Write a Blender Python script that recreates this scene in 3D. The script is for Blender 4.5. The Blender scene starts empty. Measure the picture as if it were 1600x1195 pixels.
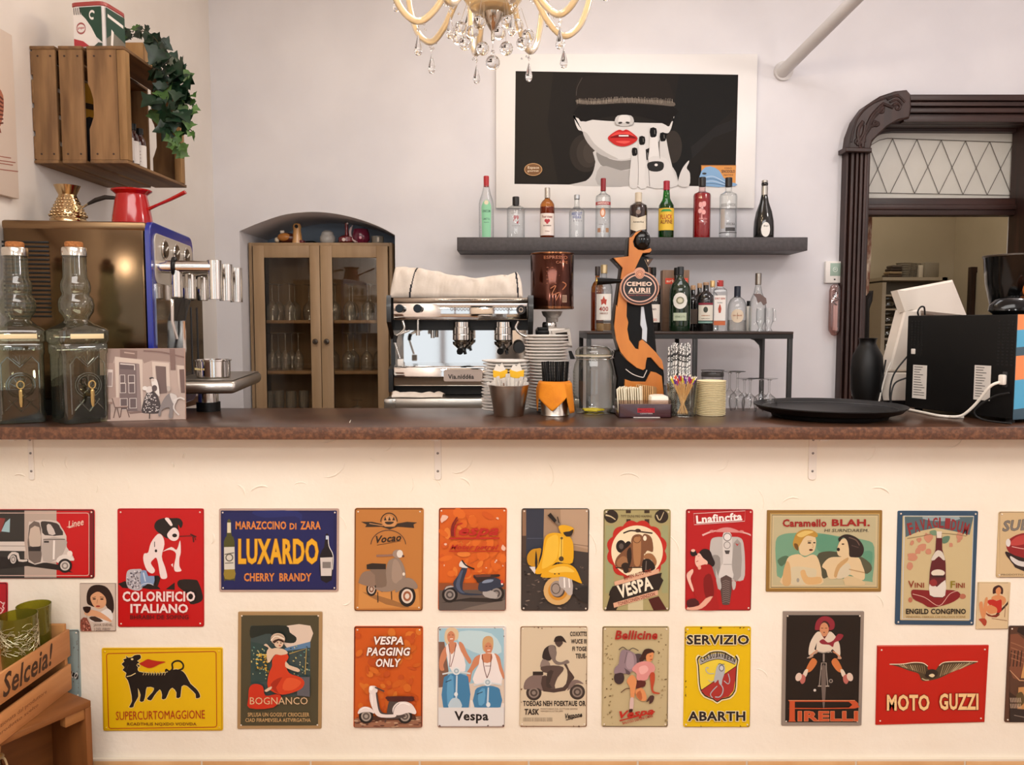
import bpy,bmesh,math,random
from math import sin,cos,pi,sqrt,atan2,radians as R
from mathutils import Vector as V,Matrix,noise
random.seed(11)
sc=bpy.context.scene
COL=sc.collection
# ------------------------------------------------------------------ camera
F,CX,CY,PITCH=1250.0,800.0,597.5,R(4.2)
EYE=V((0,0,1.36))
cd=bpy.data.cameras.new('camera'); cam=bpy.data.objects.new('camera',cd); COL.objects.link(cam)
cd.sensor_fit='HORIZONTAL'; cd.sensor_width=36; cd.lens=36*F/1600
cam.location=EYE; cam.rotation_euler=(pi/2-PITCH,0,0); sc.camera=cam
cd.clip_start=.05
# ------------------------------------------------------------------ view, world, big lights
sc.view_settings.view_transform='Standard'; sc.view_settings.look='None'
sc.view_settings.gamma=1; sc.view_settings.use_curve_mapping=False
sc.view_settings.exposure=-.68
w=bpy.data.worlds.new('sky'); sc.world=w; w.use_nodes=True
w.node_tree.nodes['Background'].inputs[0].default_value=(.72,.84,1,1)
w.node_tree.nodes['Background'].inputs[1].default_value=.5
def lamp(name,kind,loc,energy,col,size=.1,sy=None,rot=(0,0,0),spread=None):
    d=bpy.data.lights.new(name,kind); d.energy=energy; d.color=col
    if kind == 'AREA':
        d.shape='RECTANGLE'; d.size=size; d.size_y=sy or size
        if spread:d.spread=spread
    else:
        d.shadow_soft_size=size
    o=bpy.data.objects.new(name,d); COL.objects.link(o); o.location=loc; o.rotation_euler=rot
    return o
# daylight through the two street windows behind the photographer
lamp('daylight_window','AREA',(-.9,-2.93,1.75),15,(.84,.93,1),1.5,2.1,(R(90),0,0))
lamp('daylight_shopfront','AREA',(1.7,-2.93,1.75),19,(.84,.93,1),1.5,2.1,(R(90),0,0))
# warm ceiling lamps of the guest room and the bar
lamp('ceiling_lamp_guest_room','AREA',(.1,-.2,3.27),165,(1,.975,.94),3.0,1.8)
for k,(x,e) in enumerate(((-1.1,40),(.3,40),(1.6,40))):lamp('front_fill_light','POINT',(x,-.9,2.25),e,(1,.965,.92),.09)  # unseen point lights, added for level frontal light and bottle highlights
lamp('wall_lamp','POINT',(2.6,1.1,2.0),26,(1,.95,.9),.07)
lamp('ceiling_lamp_bar_right','POINT',(2.35,2.6,2.95),40,(1,.92,.86),.09)
lamp('ceiling_lamp_bar','AREA',(.5,3.2,3.27),22,(.97,.97,1),1.6,.6)
lamp('back_room_fill_light','AREA',(2.4,5.3,2.9),13,(1,.86,.66),.5,.5)  # added fill that lights the room beyond; no fixture there
def ray(px,py):
    u,v=(px-CX)/F,(CY-py)/F
    return V((u,cos(PITCH)+v*sin(PITCH),-sin(PITCH)+v*cos(PITCH)))
def at(px,py,Y):                      # the point at depth Y that a photo pixel looks at
    d=ray(px,py); return EYE+d*(Y/d.y)
def hz(px,py,z):                      # the point at height z that a photo pixel looks at
    d=ray(px,py); return EYE+d*((z-EYE.z)/d.z)
def ppm(Y):return F/Y
# ------------------------------------------------------------------ materials
MATS={}
def lin(c):
    if isinstance(c,str):
        c=c.lstrip('#'); c=[int(c[i:i+2],16)/255 for i in (0,2,4)]
    return tuple((x/12.92 if x <= .04045 else ((x+.055)/1.055) ** 2.4) for x in c)+(1,)
def M(c,r=.5,m=0.,**k):
    """Principled material; n=(scale,colour2[,stretch[,lo,hi]]) mixes in a noise colour, bump=(scale,strength[,stretch])"""
    key=(c,r,m,tuple(sorted(k.items())))
    if key in MATS:return MATS[key]
    mt=bpy.data.materials.new('mat_%03d' % len(MATS)); mt.use_nodes=True
    nt=mt.node_tree; N=nt.nodes; L=nt.links; b=N['Principled BSDF']
    I=b.inputs
    I['Base Color'].default_value=lin(c); I['Roughness'].default_value=r; I['Metallic'].default_value=m
    for a,s in (('t','Transmission Weight'),('ior','IOR'),('coat','Coat Weight'),('spec','Specular IOR Level'),('sheen','Sheen Weight'),('sss','Subsurface Weight')):
        if a in k:I[s].default_value=k[a]
    if 'coat' in k:I['Coat Roughness'].default_value=.08
    if 'sss' in k:I['Subsurface Scale'].default_value=.01
    if 'e' in k:
        I['Emission Color'].default_value=lin(c); I['Emission Strength'].default_value=k['e']
    def tex(scale,stretch,detail=4):
        tc=N.new('ShaderNodeTexCoord'); mp=N.new('ShaderNodeMapping'); t=N.new('ShaderNodeTexNoise')
        L.new(tc.outputs['Object'],mp.inputs[0]); L.new(mp.outputs[0],t.inputs['Vector'])
        mp.inputs['Scale'].default_value=stretch; t.inputs['Scale'].default_value=scale; t.inputs['Detail'].default_value=detail
        return t
    if 'n' in k:
        n=k['n']; t=tex(n[0],n[2] if len(n)>2 else (1,1,1))
        cr=N.new('ShaderNodeValToRGB'); lo,hi=(n[3],n[4]) if len(n)>4 else (.35,.65)
        cr.color_ramp.elements[0].position=lo; cr.color_ramp.elements[1].position=hi
        cr.color_ramp.elements[0].color=lin(c); cr.color_ramp.elements[1].color=lin(n[1])
        L.new(t.outputs['Fac'],cr.inputs[0]); L.new(cr.outputs[0],I['Base Color'])
    if 'bump' in k:
        n=k['bump']; t=tex(n[0],n[2] if len(n)>2 else (1,1,1),5)
        bp=N.new('ShaderNodeBump'); bp.inputs['Strength'].default_value=n[1]; bp.inputs['Distance'].default_value=.004
        L.new(t.outputs['Fac'],bp.inputs['Height']); L.new(bp.outputs[0],I['Normal'])
    MATS[key]=mt
    return mt
def TG(tint='#ffffff',edge='#b9bfc0',refl=.9,base=.05,pw=4.,milk=0.,mc_='#ffffff'):
    """thin-walled glass: see-through, reflecting more at grazing angles"""
    key=('tg',tint,edge,refl,base,pw,milk,mc_)
    if key in MATS:return MATS[key]
    mt=bpy.data.materials.new('glass_%03d' % len(MATS)); mt.use_nodes=True
    nt=mt.node_tree; N=nt.nodes; L=nt.links; N.clear()
    out=N.new('ShaderNodeOutputMaterial'); mix=N.new('ShaderNodeMixShader'); tr=N.new('ShaderNodeBsdfTransparent'); gl=N.new('ShaderNodeBsdfGlossy')
    lw=N.new('ShaderNodeLayerWeight'); lw.inputs[0].default_value=.5
    p=N.new('ShaderNodeMath'); p.operation='POWER'; p.inputs[1].default_value=pw
    ma=N.new('ShaderNodeMath'); ma.operation='MULTIPLY_ADD'; ma.inputs[1].default_value=refl-base; ma.inputs[2].default_value=base
    mc=N.new('ShaderNodeMix'); mc.data_type='RGBA'
    p2=N.new('ShaderNodeMath'); p2.operation='POWER'; p2.inputs[1].default_value=2.2
    L.new(lw.outputs['Facing'],p.inputs[0]); L.new(p.outputs[0],ma.inputs[0]); L.new(ma.outputs[0],mix.inputs[0])
    L.new(lw.outputs['Facing'],p2.inputs[0]); L.new(p2.outputs[0],mc.inputs[0])
    mc.inputs[6].default_value=lin(tint); mc.inputs[7].default_value=lin(edge)
    L.new(mc.outputs[2],tr.inputs[0]); gl.inputs['Roughness'].default_value=.02
    L.new(tr.outputs[0],mix.inputs[1]); L.new(gl.outputs[0],mix.inputs[2]); L.new(mix.outputs[0],out.inputs[0])
    if milk:
        df=N.new('ShaderNodeBsdfDiffuse'); df.inputs[0].default_value=lin(mc_); m2=N.new('ShaderNodeMixShader'); m2.inputs[0].default_value=milk
        L.new(mix.outputs[0],m2.inputs[1]); L.new(df.outputs[0],m2.inputs[2]); L.new(m2.outputs[0],out.inputs[0])
    MATS[key]=mt
    return mt
GLASS=TG()
WINE=TG('#fdfdfc','#a9aeab',.95,.11,2.6,.05)  # white diffuse share brightens the clear glass in place of highlights
CRYSTAL=M('#ffffff',.0,t=1.,ior=1.5)
WARMGLASS=M('#ffe6b4',.08,t=.75,ior=1.45)
CHROME=M('#e6e2dc',.1,1.)
STEEL=M('#c9c4bc',.28,1.,bump=(60,.06,(1,1,30)))
BLACK=M('#080707',.4,spec=.3)
GLOSSK=M('#070707',.12,spec=.4)
RUBBER=M('#151414',.7)
def WOOD(a,b,scale=7,stretch=(1,1,.12),r=.55,coat=0.):
    return M(a,r,n=(scale*3.2,b,stretch,.32,.68),bump=(scale*5,.15,stretch),coat=coat)
# ------------------------------------------------------------------ mesh builder
class MB:
    def __init__(s):
        s.v=[]; s.f=[]; s.fm=[]; s.fs=[]; s.mats=[]; s.T=Matrix.Identity(4)
    def mi(s,m):
        if m not in s.mats:s.mats.append(m)
        return s.mats.index(m)
    def mesh(s,vs,fs,m,smooth=True):
        o=len(s.v); i=s.mi(m); flip=s.T.determinant()<0
        s.v += [s.T @ V(p) for p in vs]
        for f in fs:
            f=[a+o for a in f]
            s.f.append(f[::-1] if flip else f); s.fm.append(i); s.fs.append(smooth)
        return s
    def bmx(s,bm,m,smooth=True):
        bm.verts.ensure_lookup_table(); bm.verts.index_update()
        s.mesh([v.co.copy() for v in bm.verts],[[v.index for v in f.verts] for f in bm.faces],m,smooth); bm.free()
        return s
    def box(s,x0,x1,y0,y1,z0,z1,m,bev=0.,seg=2,rot=None):
        bm=bmesh.new(); bmesh.ops.create_cube(bm,size=1)
        c=V(((x0+x1)/2,(y0+y1)/2,(z0+z1)/2)); d=V((abs(x1-x0),abs(y1-y0),abs(z1-z0)))
        for v in bm.verts:v.co=V((v.co.x*d.x,v.co.y*d.y,v.co.z*d.z))
        if bev:
            bev=min(bev,min(d)*.49)
            bmesh.ops.bevel(bm,geom=bm.edges[:],offset=bev,segments=seg,profile=.5,affect='EDGES')
        for v in bm.verts:
            v.co=(rot @ v.co if rot is not None else v.co)+c
        return s.bmx(bm,m)
    def lathe(s,prof,m,c=(0,0,0),seg=28,axis='z',sq=None):
        """prof [(r,z)...]; sq: superellipse power for squarish bodies"""
        vs=[]; fs=[]; n=len(prof); c=V(c); ring=[]
        for pr in prof:
            r,z=pr[0],pr[1]; q2=pr[2] if len(pr)>2 else sq
            if r<1e-6:
                ring.append([len(vs)]); vs.append(V((0,0,z)))
            else:
                row=[]
                for k in range(seg):
                    a=2*pi*k/seg
                    x,y=cos(a),sin(a)
                    if q2:
                        q=(abs(x) ** q2+abs(y) ** q2) ** (-1/q2); x *= q; y *= q
                    row.append(len(vs)); vs.append(V((r*x,r*y,z)))
                ring.append(row)
        for i in range(n-1):
            a,b=ring[i],ring[i+1]
            for k in range(seg):
                k2=(k+1) % seg
                if len(a) == 1 and len(b) == 1:break
                if len(a) == 1:fs.append([a[0],b[k2],b[k]])
                elif len(b) == 1:fs.append([a[k],a[k2],b[0]])
                else:fs.append([a[k],a[k2],b[k2],b[k]])
        if axis == 'x':vs=[V((p.z,p.x,p.y)) for p in vs]
        if axis == 'y':vs=[V((p.y,p.z,p.x)) for p in vs]
        if axis == '-y':vs=[V((p.x,-p.z,p.y)) for p in vs]
        return s.mesh([p+c for p in vs],fs,m)
    def cyl(s,c,r,h,m,r2=None,seg=24,axis='z',bev=.0):
        r2=r if r2 is None else r2; b=bev
        pr=[(0,0),(r-b,0),(r,b),(r2,h-b),(r2-b,h),(0,h)] if b else [(0,0),(r,0),(r2,h),(0,h)]
        return s.lathe(pr,m,c,seg,axis)
    def tube(s,pts,r,m,seg=8,closed=False,flat=None):
        pts=[V(p) for p in pts]; n=len(pts)
        rs=r if isinstance(r,(list,tuple)) else [r]*n
        vs=[]; fs=[]; up=None
        for i,p in enumerate(pts):
            a=pts[(i-1) % n] if (i or closed) else p; b=pts[(i+1) % n] if (i<n-1 or closed) else p
            t=(b-a)
            t=t.normalized() if t.length>1e-9 else V((0,0,1))
            if up is None:
                up=V((0,0,1)) if abs(t.z)<.9 else V((0,1,0))
            x=t.cross(up)
            if x.length<1e-6:x=t.orthogonal()
            x.normalize(); y=x.cross(t).normalized(); up=y
            for k in range(seg):
                an=2*pi*k/seg
                vs.append(p+x*cos(an)*rs[i]*(flat or 1)+y*sin(an)*rs[i])
        for i in range(n if closed else n-1):
            for k in range(seg):
                a=i*seg+k; b=i*seg+(k+1) % seg; c2=((i+1) % n)*seg
                fs.append([a,b,c2+(k+1) % seg,c2+k])
        if not closed:
            fs.append(list(range(seg))[::-1]); fs.append([(n-1)*seg+k for k in range(seg)])
        return s.mesh(vs,fs,m)
    def sph(s,c,r,m,seg=16,ring=10,sc3=(1,1,1)):
        pr=[(sin(pi*i/ring),-cos(pi*i/ring)) for i in range(ring+1)]
        pr[0]=(0,-1); pr[-1]=(0,1)
        T=s.T.copy(); s.T=T @ Matrix.Translation(V(c)) @ Matrix.Diagonal(V((r*sc3[0],r*sc3[1],r*sc3[2],1)))
        s.lathe(pr,m,(0,0,0),seg); s.T=T
        return s
    def prism(s,pts,y0,y1,m,bev=0.,side=None):
        """outline [(x,z)] extruded along y from y0 (front) to y1; side: another material for the rim"""
        a=sum(pts[i][0]*pts[(i+1) % len(pts)][1]-pts[(i+1) % len(pts)][0]*pts[i][1] for i in range(len(pts)))
        if a<0:pts=pts[::-1]
        n=len(pts)
        if bev:
            ins=offset_poly(pts,-bev)
            vs=[V((x,y0,z)) for x,z in ins]+[V((x,y0+bev,z)) for x,z in pts]+[V((x,y1,z)) for x,z in pts]
            s.mesh(vs[:n],[list(range(n))],m,True)
            s.mesh(vs[:2*n],[[i,n+i,n+(i+1) % n,(i+1) % n] for i in range(n)],m,True)
            s.mesh(vs[n:],[[i,n+i,n+(i+1) % n,(i+1) % n] for i in range(n)],side or m,True)
            s.mesh(vs[2*n:],[list(range(n))[::-1]],side or m,True)
            return s
        vs=[V((x,y0,z)) for x,z in pts]+[V((x,y1,z)) for x,z in pts]
        s.mesh(vs,[list(range(n)),list(range(n,2*n))[::-1]],m,False)
        s.mesh(vs,[[i,n+i,n+(i+1) % n,(i+1) % n] for i in range(n)],side or m,True)
        return s
    def build(s,name,parent=None,loc=None,rot=None,angle=38,weld=True):
        me=bpy.data.meshes.new(name)
        me.from_pydata([tuple(v) for v in s.v],[],s.f)
        for m in s.mats:me.materials.append(m)
        me.polygons.foreach_set('material_index',s.fm); me.polygons.foreach_set('use_smooth',s.fs)
        me.update()
        if weld:
            bm=bmesh.new(); bm.from_mesh(me); bmesh.ops.remove_doubles(bm,verts=bm.verts[:],dist=1e-6)
            bm.to_mesh(me); bm.free()
        try:me.set_sharp_from_angle(angle=R(angle))
        except Exception:pass
        o=bpy.data.objects.new(name,me); COL.objects.link(o)
        if parent:o.parent=parent
        if loc is not None:o.location=loc
        if rot is not None:o.rotation_euler=rot
        return o
def offset_poly(pts,d):
    n=len(pts); out=[]
    for i in range(n):
        p0,p,p1=V(pts[i-1]).to_2d(),V(pts[i]).to_2d(),V(pts[(i+1) % n]).to_2d()
        a=(p-p0).normalized(); b=(p1-p).normalized()
        na,nb=V((a.y,-a.x)),V((b.y,-b.x)); nn=na+nb
        if nn.length<1e-6:nn=na
        nn.normalize(); k=d/max(.4,nn.dot(na))
        out.append((p.x+nn.x*k,p.y+nn.y*k))
    return out
def smooth(pts,n=4,closed=True):
    out=[]; N=len(pts); P=[V(p) for p in pts]
    for i in range(N if closed else N-1):
        p0,p1,p2,p3=(P[(i+j) % N] if closed else P[max(0,min(N-1,i+j))] for j in (-1,0,1,2))
        for k in range(n):
            t=k/n
            out.append(.5*((2*p1)+(p2-p0)*t+(2*p0-5*p1+4*p2-p3)*t*t+(3*p1-p0-3*p2+p3)*t ** 3))
    if not closed:out.append(P[-1])
    return [tuple(p) for p in out]
def rrect(x0,x1,z0,z1,r,n=5):
    out=[]
    for cx,cz,a in ((x1-r,z1-r,0),(x0+r,z1-r,90),(x0+r,z0+r,180),(x1-r,z0+r,270)):
        for k in range(n+1):
            t=R(a+90*k/n); out.append((cx+r*cos(t),cz+r*sin(t)))
    return out
def tag(o,label,cat,group=None,kind=None):
    o['label']=label; o['category']=cat
    if group:o['group']=group
    if kind:o['kind']=kind
    return o
def thing(name,label,cat,loc,group=None,rz=0.,rot=None):
    o=bpy.data.objects.new(name,None); COL.objects.link(o); o.empty_display_size=.02
    o.location=loc; o.rotation_euler=rot or (0,0,rz)
    return tag(o,label,cat,group)
def struct(o):
    o['kind']='structure'; return o
def dup(root,loc,label=None,rz=None,rot=None,group=None):
    r=root.copy(); COL.objects.link(r); r.location=loc
    if rz is not None:r.rotation_euler=(0,0,rz)
    if rot is not None:r.rotation_euler=rot
    if label:r['label']=label
    if group:r['group']=group
    for ch in [o for o in COL.objects if o.parent == root]:
        c=ch.copy(); COL.objects.link(c); c.parent=r
        for g in [o for o in COL.objects if o.parent == ch]:
            d=g.copy(); COL.objects.link(d); d.parent=c
    return r
ORD=['first','second','third','fourth','fifth','sixth','seventh','eighth','ninth','tenth','eleventh','twelfth','thirteenth','fourteenth','fifteenth','sixteenth','seventeenth','eighteenth','nineteenth','twentieth','twenty-first','twenty-second','twenty-third','twenty-fourth']
# ------------------------------------------------------------------ lettering
TXT={}
def glyphs(s,bold=0.,shear=0.):
    key=(s,bold,shear)
    if key not in TXT:
        c=bpy.data.curves.new('lettering','FONT'); c.body=s; c.offset=bold; c.shear=shear; c.resolution_u=2; c.align_x='CENTER'; c.space_line=.95; c.space_character=1+1.8*bold
        o=bpy.data.objects.new('lettering',c); me=bpy.data.meshes.new_from_object(o)
        vs=[(v.co.x,v.co.y) for v in me.vertices]; fs=[list(p.vertices) for p in me.polygons]
        bpy.data.objects.remove(o); bpy.data.curves.remove(c); bpy.data.meshes.remove(me)
        TXT[key]=(vs,fs)
    return TXT[key]
def letter(mb,s,x0,x1,z0,z1,fn,m,bold=.0,shear=0.):
    """text s stretched into the rectangle, each point mapped by fn(x,z)"""
    vs,fs=glyphs(s,bold,shear)
    if not vs:return
    ax,bx=min(p[0] for p in vs),max(p[0] for p in vs); ay,by=min(p[1] for p in vs),max(p[1] for p in vs)
    sx=(x1-x0)/max(bx-ax,1e-6); sy=(z1-z0)/max(by-ay,1e-6)
    mb.mesh([fn(x0+(p[0]-ax)*sx,z0+(p[1]-ay)*sy) for p in vs],fs,m,False)
ZC=at(800,667,2.24).z               # top of the bar counter
# ================================================================== setting
YB=4.35                                # back wall
XL,XR,ZT=-1.6,3.3,3.3
PLASTER=M('#e6e4e7',.85,n=(2.2,'#dddbdf'),bump=(9,.25))
CREAM=M('#f3ead9',.8,n=(2.5,'#ede2ce'),bump=(14,1.))
DARKWOOD=WOOD('#23120d','#3a2019',8,(1,1,.08),.45)
DARKWOODH=WOOD('#23120d','#3a2019',8,(.08,1,1),.45)
def U(px,py,Y):
    p=at(px,py,Y); return (p.x,p.z)
arch=[(374,361),(408,347),(446,335),(487,331),(525,334),(563,343),(595,355),(617,367)]
A2=smooth([U(x,y,YB) for x,y in arch],4,False)
nx0,nx1=A2[0][0],A2[-1][0]
dx0=U(1340,400,YB)[0]; dz1=U(1500,175,YB)[1]; dx1=2.75
out=[(XL-.1,0),(nx0,0)]+A2+[(nx1,0),(dx0,0),(dx0,dz1-.22),(dx0+.03,dz1-.1),(dx0+.1,dz1-.03),(dx0+.22,dz1),(dx1,dz1),(dx1,0),(XR+.1,0),(XR+.1,ZT),(XL-.1,ZT)]
b=MB(); b.prism(out,YB,YB+.14,PLASTER); struct(b.build('wall_back'))
# niche behind the glass cabinet
NB=YB+.5
b=MB(); pts=[(nx0,0)]+A2+[(nx1,0)]
vs=[V((x,YB+.139,z)) for x,z in pts]+[V((x,NB,z)) for x,z in pts]; n=len(pts)
b.mesh(vs,[[i,i+1,n+i+1,n+i] for i in range(n-1)],PLASTER)
b.mesh([V((x,NB,z)) for x,z in pts],[list(range(n))],M('#a9b9cb',.8,n=(4,'#9aacc0')),False)
struct(b.build('wall_niche'))
b=MB(); b.box(XL-.12,XL,-3,YB,0,ZT,M('#e8e1da',.85,n=(2.2,'#e0d8d0'),bump=(9,.25))); struct(b.build('wall_left'))
b=MB(); b.box(XR,XR+.12,-3,YB,0,ZT,PLASTER); struct(b.build('wall_right'))
b=MB(); b.box(XL-.12,XR+.12,-3,YB+.1,ZT,ZT+.1,PLASTER); struct(b.build('ceiling'))
b=MB(); b.box(XL-.12,XR+.12,-3,6.4,-.1,0,M('#a9784f',.4,n=(5,'#8f6240'))); struct(b.build('floor'))
# rear wall with two window openings (behind the photographer; seen only in reflections)
b=MB(); m=M('#d9cbb8',.85)
for x0,x1 in ((XL,-1.65+.0),(-.15,.95),(2.45,XR)):
    if x1>x0:b.box(x0,x1,-3.1,-3,0,ZT,m)
b.box(XL,XR,-3.1,-3,2.8,ZT,m); b.box(XL,XR,-3.1,-3,0,.7,m); struct(b.build('wall_rear'))
for k,cx in enumerate((-.9,1.7)):
    b=MB(); m=M('#5a4030',.5)
    for x in (-.73,0,.73):b.box(cx+x-.03,cx+x+.03,-2.92,-2.87,.7,2.8,m)
    for z in (.72,2.1,2.78):b.box(cx-.75,cx+.75,-2.92,-2.87,z-.03,z+.03,m)
    struct(b.build('window_%d' % (k+1)))
# counter front with tiled skirting
YF=2.34
cf=MB(); cf.box(XL,2.3,YF,YF+.1,0,ZC-.037,CREAM)
# trowel ridges left in the plaster
for (x,y,l,a,wd) in ((70,715,16,250,3),(105,712,22,255,3),(290,708,9,230,3),(420,762,30,170,3),(382,775,22,100,3),(505,745,45,12,2.5),(480,757,22,160,2),(600,705,22,30,2),(585,722,10,120,3),(705,738,40,8,3),(735,760,22,120,3),(690,765,25,110,2),(40,745,18,150,3),(200,765,20,80,2.5),(270,722,8,270,4),(500,692,60,14,2),(860,760,40,75,2.5),(1000,748,34,150,2.5),(1120,735,26,20,2.5),(1250,780,30,170,2.5),(1390,772,30,140,3),(1350,720,30,30,2.5),(1480,700,36,18,2.5),(850,960,50,100,2),(535,945,18,10,2.5),(300,820,20,120,2.5),(330,850,18,60,3),(540,830,30,95,2),(150,770,14,60,2),(1190,800,40,80,2),(1380,950,26,100,2),(1200,1060,26,120,2),(640,770,26,60,2),(1060,870,40,95,2),(930,870,50,92,2)):
    pp=[]
    for k in range(6):
        t=k/5; aa=R(a)+(t-.5)*.8
        pp.append(at(x+cos(aa)*l*t,y-sin(aa)*l*t,YF)+V((0,.0006,0)))
    cf.tube(pp,[.0008,.003*wd/3,.004*wd/3,.003*wd/3,.0032*wd/3,.0006],CREAM,6)
struct(cf.build('wall_counter_front'))
zt=at(1500,1186,YF).z
b=MB(); TILE=M('#d9ad7a',.35,n=(9,'#cc9c68')); x=-1.75
for k in range(13):
    x0=(k-9)*.33+at(1505,1186,YF).x
    if x0+.33<XL or x0>2.25:continue
    b.box(max(XL,x0+.003),min(2.3,x0+.327),YF-.012,YF-.001,0,zt,TILE,.002)
    b.box(max(XL,x0-.004),min(2.3,x0+.004),YF-.009,YF-.001,0,zt-.001,M('#d8cbb6',.8))
b.box(XL,2.3,YF-.011,YF-.001,zt,zt+.006,M('#e2d6c2',.8))
struct(b.build('baseboard_counter'))
# ---- dark carved door surround with lattice transom
E=bpy.data.objects.new('door_1',None); COL.objects.link(E); E['kind']='structure'
YD=4.29
jx0=U(1318,400,YD)[0]; jx1=U(1356,400,YD)[0]; jz=U(1340,236,YD)[1]; wj=jx1-jx0
b=MB()
for a,c,d in ((0,.1,.05),(.1,.17,.035),(.17,.3,.06),(.3,.36,.04),(.36,.47,.062),(.47,.53,.04),(.53,.66,.062),(.66,.72,.04),(.72,.85,.058),(.85,1,.045)):
    b.box(jx0+wj*a,jx0+wj*c,YB-d-.01,YB+.1,0,jz,DARKWOOD,.004)
b.build('door_jamb',E)
b=MB(); oz1=U(1420,148,YD)[1]; oz0=U(1420,191,YD)[1]; hz_=oz1-oz0; hx0=U(1412,170,YD)[0]
for a,c,d in ((0,.25,.055),(.25,.33,.04),(.33,.5,.062),(.5,.57,.04),(.57,.72,.062),(.72,.78,.04),(.78,1,.058)):
    b.box(hx0,dx1+.1,YB-d-.01,YB+.02,oz0+hz_*a,oz0+hz_*c,DARKWOODH,.004)
b.build('door_header',E)
oc=[(1322,238),(1326,212),(1335,188),(1350,167),(1372,152),(1396,144),(1414,142),(1420,149),(1421,170),(1418,186),(1400,190),(1383,200),(1370,212),(1360,222),(1357,238)]
b=MB(); b.prism([U(x,y,YD) for x,y in oc],YB-.085,YB+.02,DARKWOOD,.008)
def spiral(cx,cy,r0,turns,a0,sgn=1,tail=None):
    pp=[]
    for k in range(22):
        t=k/21; a=a0+sgn*turns*2*pi*t; r=r0*(1-.85*t)
        p=at(cx+cos(a)*r,cy+sin(a)*r,YB-.085); pp.append(p)
    if tail:pp=[at(x,y,YB-.085) for x,y in smooth(tail,4,False)]+pp
    b.tube(pp,[.011-.006*i/len(pp) for i in range(len(pp))],DARKWOOD,8)
spiral(1402,168,7,1.2,R(180),1,[(1352,205),(1362,182),(1380,162)])
spiral(1378,172,6,1.3,R(-60),-1,[(1350,222),(1352,205),(1366,182)])
spiral(1368,192,5,1.2,R(0),1,[(1348,230),(1350,214),(1360,198)])
spiral(1340,222,6,1.3,R(60),-1,[(1349,190),(1342,200),(1340,212)])
spiral(1345,228,5,1.2,R(200),1,[(1352,196),(1349,210),(1340,224)])
for tl in ([(1390,160),(1402,156),(1410,164)],[(1386,156),(1402,150),(1414,160)],[(1330,222),(1340,184),(1366,160),(1404,148)]):
    b.tube([at(x,y,YB-.085) for x,y in smooth(tl,5,False)],.006,DARKWOOD,8)
b.build('carved_corner',E)
b=MB(); cap=[U(x,y,YD) for x,y in ((1317,232),(1358,233),(1358,240),(1317,239))]; b.prism(cap,YB-.095,YB+.02,DARKWOOD,.004)
b.build('jamb_capital',E)
b=MB(); YI=YB+.1; iz=U(1400,208,YI)[1]; ix=U(1356,300,YI)[0]     # inner frame: deep soffit and curved inner corner
inn=smooth([U(x,y,YI) for x,y in ((1355,236),(1359,224),(1367,215),(1379,209),(1395,207))],4,False)
b.prism(inn+[(dx1,iz),(dx1,oz1-.05),(jx0+.06,oz1-.05),(jx0+.06,inn[0][1])],YI-.03,YI+.03,DARKWOODH)
b.box(hx0-.12,dx1,YB-.02,YI,oz0-.002,oz0+.03,DARKWOODH)
b.box(dx1-.02,dx1+.1,YB-.07,YB+.1,0,oz1,DARKWOOD)
b.build('inner_frame',E)
YT=YI+.01
b=MB(); tz0=U(1400,311,YT)[1]; b.box(jx1-.05,dx1,YT+.006,YT+.014,tz0,iz+.05,M('#d6d4cd',.5,n=(1.5,'#cac7bd')))
tp=b.build('transom_panel',E); lm=M('#4a4038',.6); b=MB()
dt=[1395+37.9*k for k in range(-1,13)]; db=[1355+37.8*k for k in range(0,15)]
for k in range(13):
    for (xa,xb) in ((dt[k],db[k-1]),(dt[k],db[k+1])):
        if k == 0:continue
        b.tube([at(xa,216.5+(xa-1395)*.03,YT),at(xb-1.5,301.5+(xb-1395)*.02,YT)],.0016,lm,5)
b.tube([at(1356,222,YT),at(1386,301.5,YT)],.0016,lm,5)
b.tube([at(x,y,YT) for x,y in ((1355,234),(1362,226),(1374,219),(1387,216),(1600,223),(1800,229))],.0016,lm,5)
b.tube([at(1354,301,YT),at(1800,309,YT)],.0016,lm,5)
b.build('leading',tp)
b=MB(); r0=U(1400,310,YI-.03)[1]; r1=U(1400,337,YI-.03)[1]
b.box(jx1-.03,dx1,YI-.05,YI+.03,r1,r0,DARKWOODH,.006); b.box(jx1-.03,dx1,YI-.062,YI,r1+.3*(r0-r1),r1+.62*(r0-r1),DARKWOODH,.008)
b.build('transom_rail',E)
# ---- the room beyond
BR=M('#c9bda8',.85,n=(2,'#beb29c'))
b=MB(); b.box(1.2,3.6,6.2,6.3,0,ZT,BR); struct(b.build('wall_back_room'))
b=MB(); b.box(1.5,1.6,YB+.14,6.2,0,ZT,BR); struct(b.build('wall_back_room_left'))
b=MB(); b.box(3.4,3.5,YB+.14,6.2,0,ZT,BR); struct(b.build('wall_back_room_right'))
b=MB(); b.box(1.5,3.5,YB+.14,6.3,3.0,3.1,BR); struct(b.build('ceiling_back_room'))
# ---- white pipe coming off the back wall
b=MB(); p0=at(1223,112,YB-.02); p1=at(1335,0,YB-.62); d=(p1-p0).normalized();
WP=M('#d3cfcd',.5)
b.tube([p0+d*.0,p0+d*(3.29-p0.z)/d.z],.031,WP,20); b.sph(p0,.031,WP,20,10); b.cyl(at(1223,112,YB),.05,.02,WP,axis='-y')
b.cyl(at(1299,37,3.98) ,.004,.004,BLACK,axis='-y')
tag(b.build('pipe'),'white painted pipe rising from the wall towards the ceiling','pipe')
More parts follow.
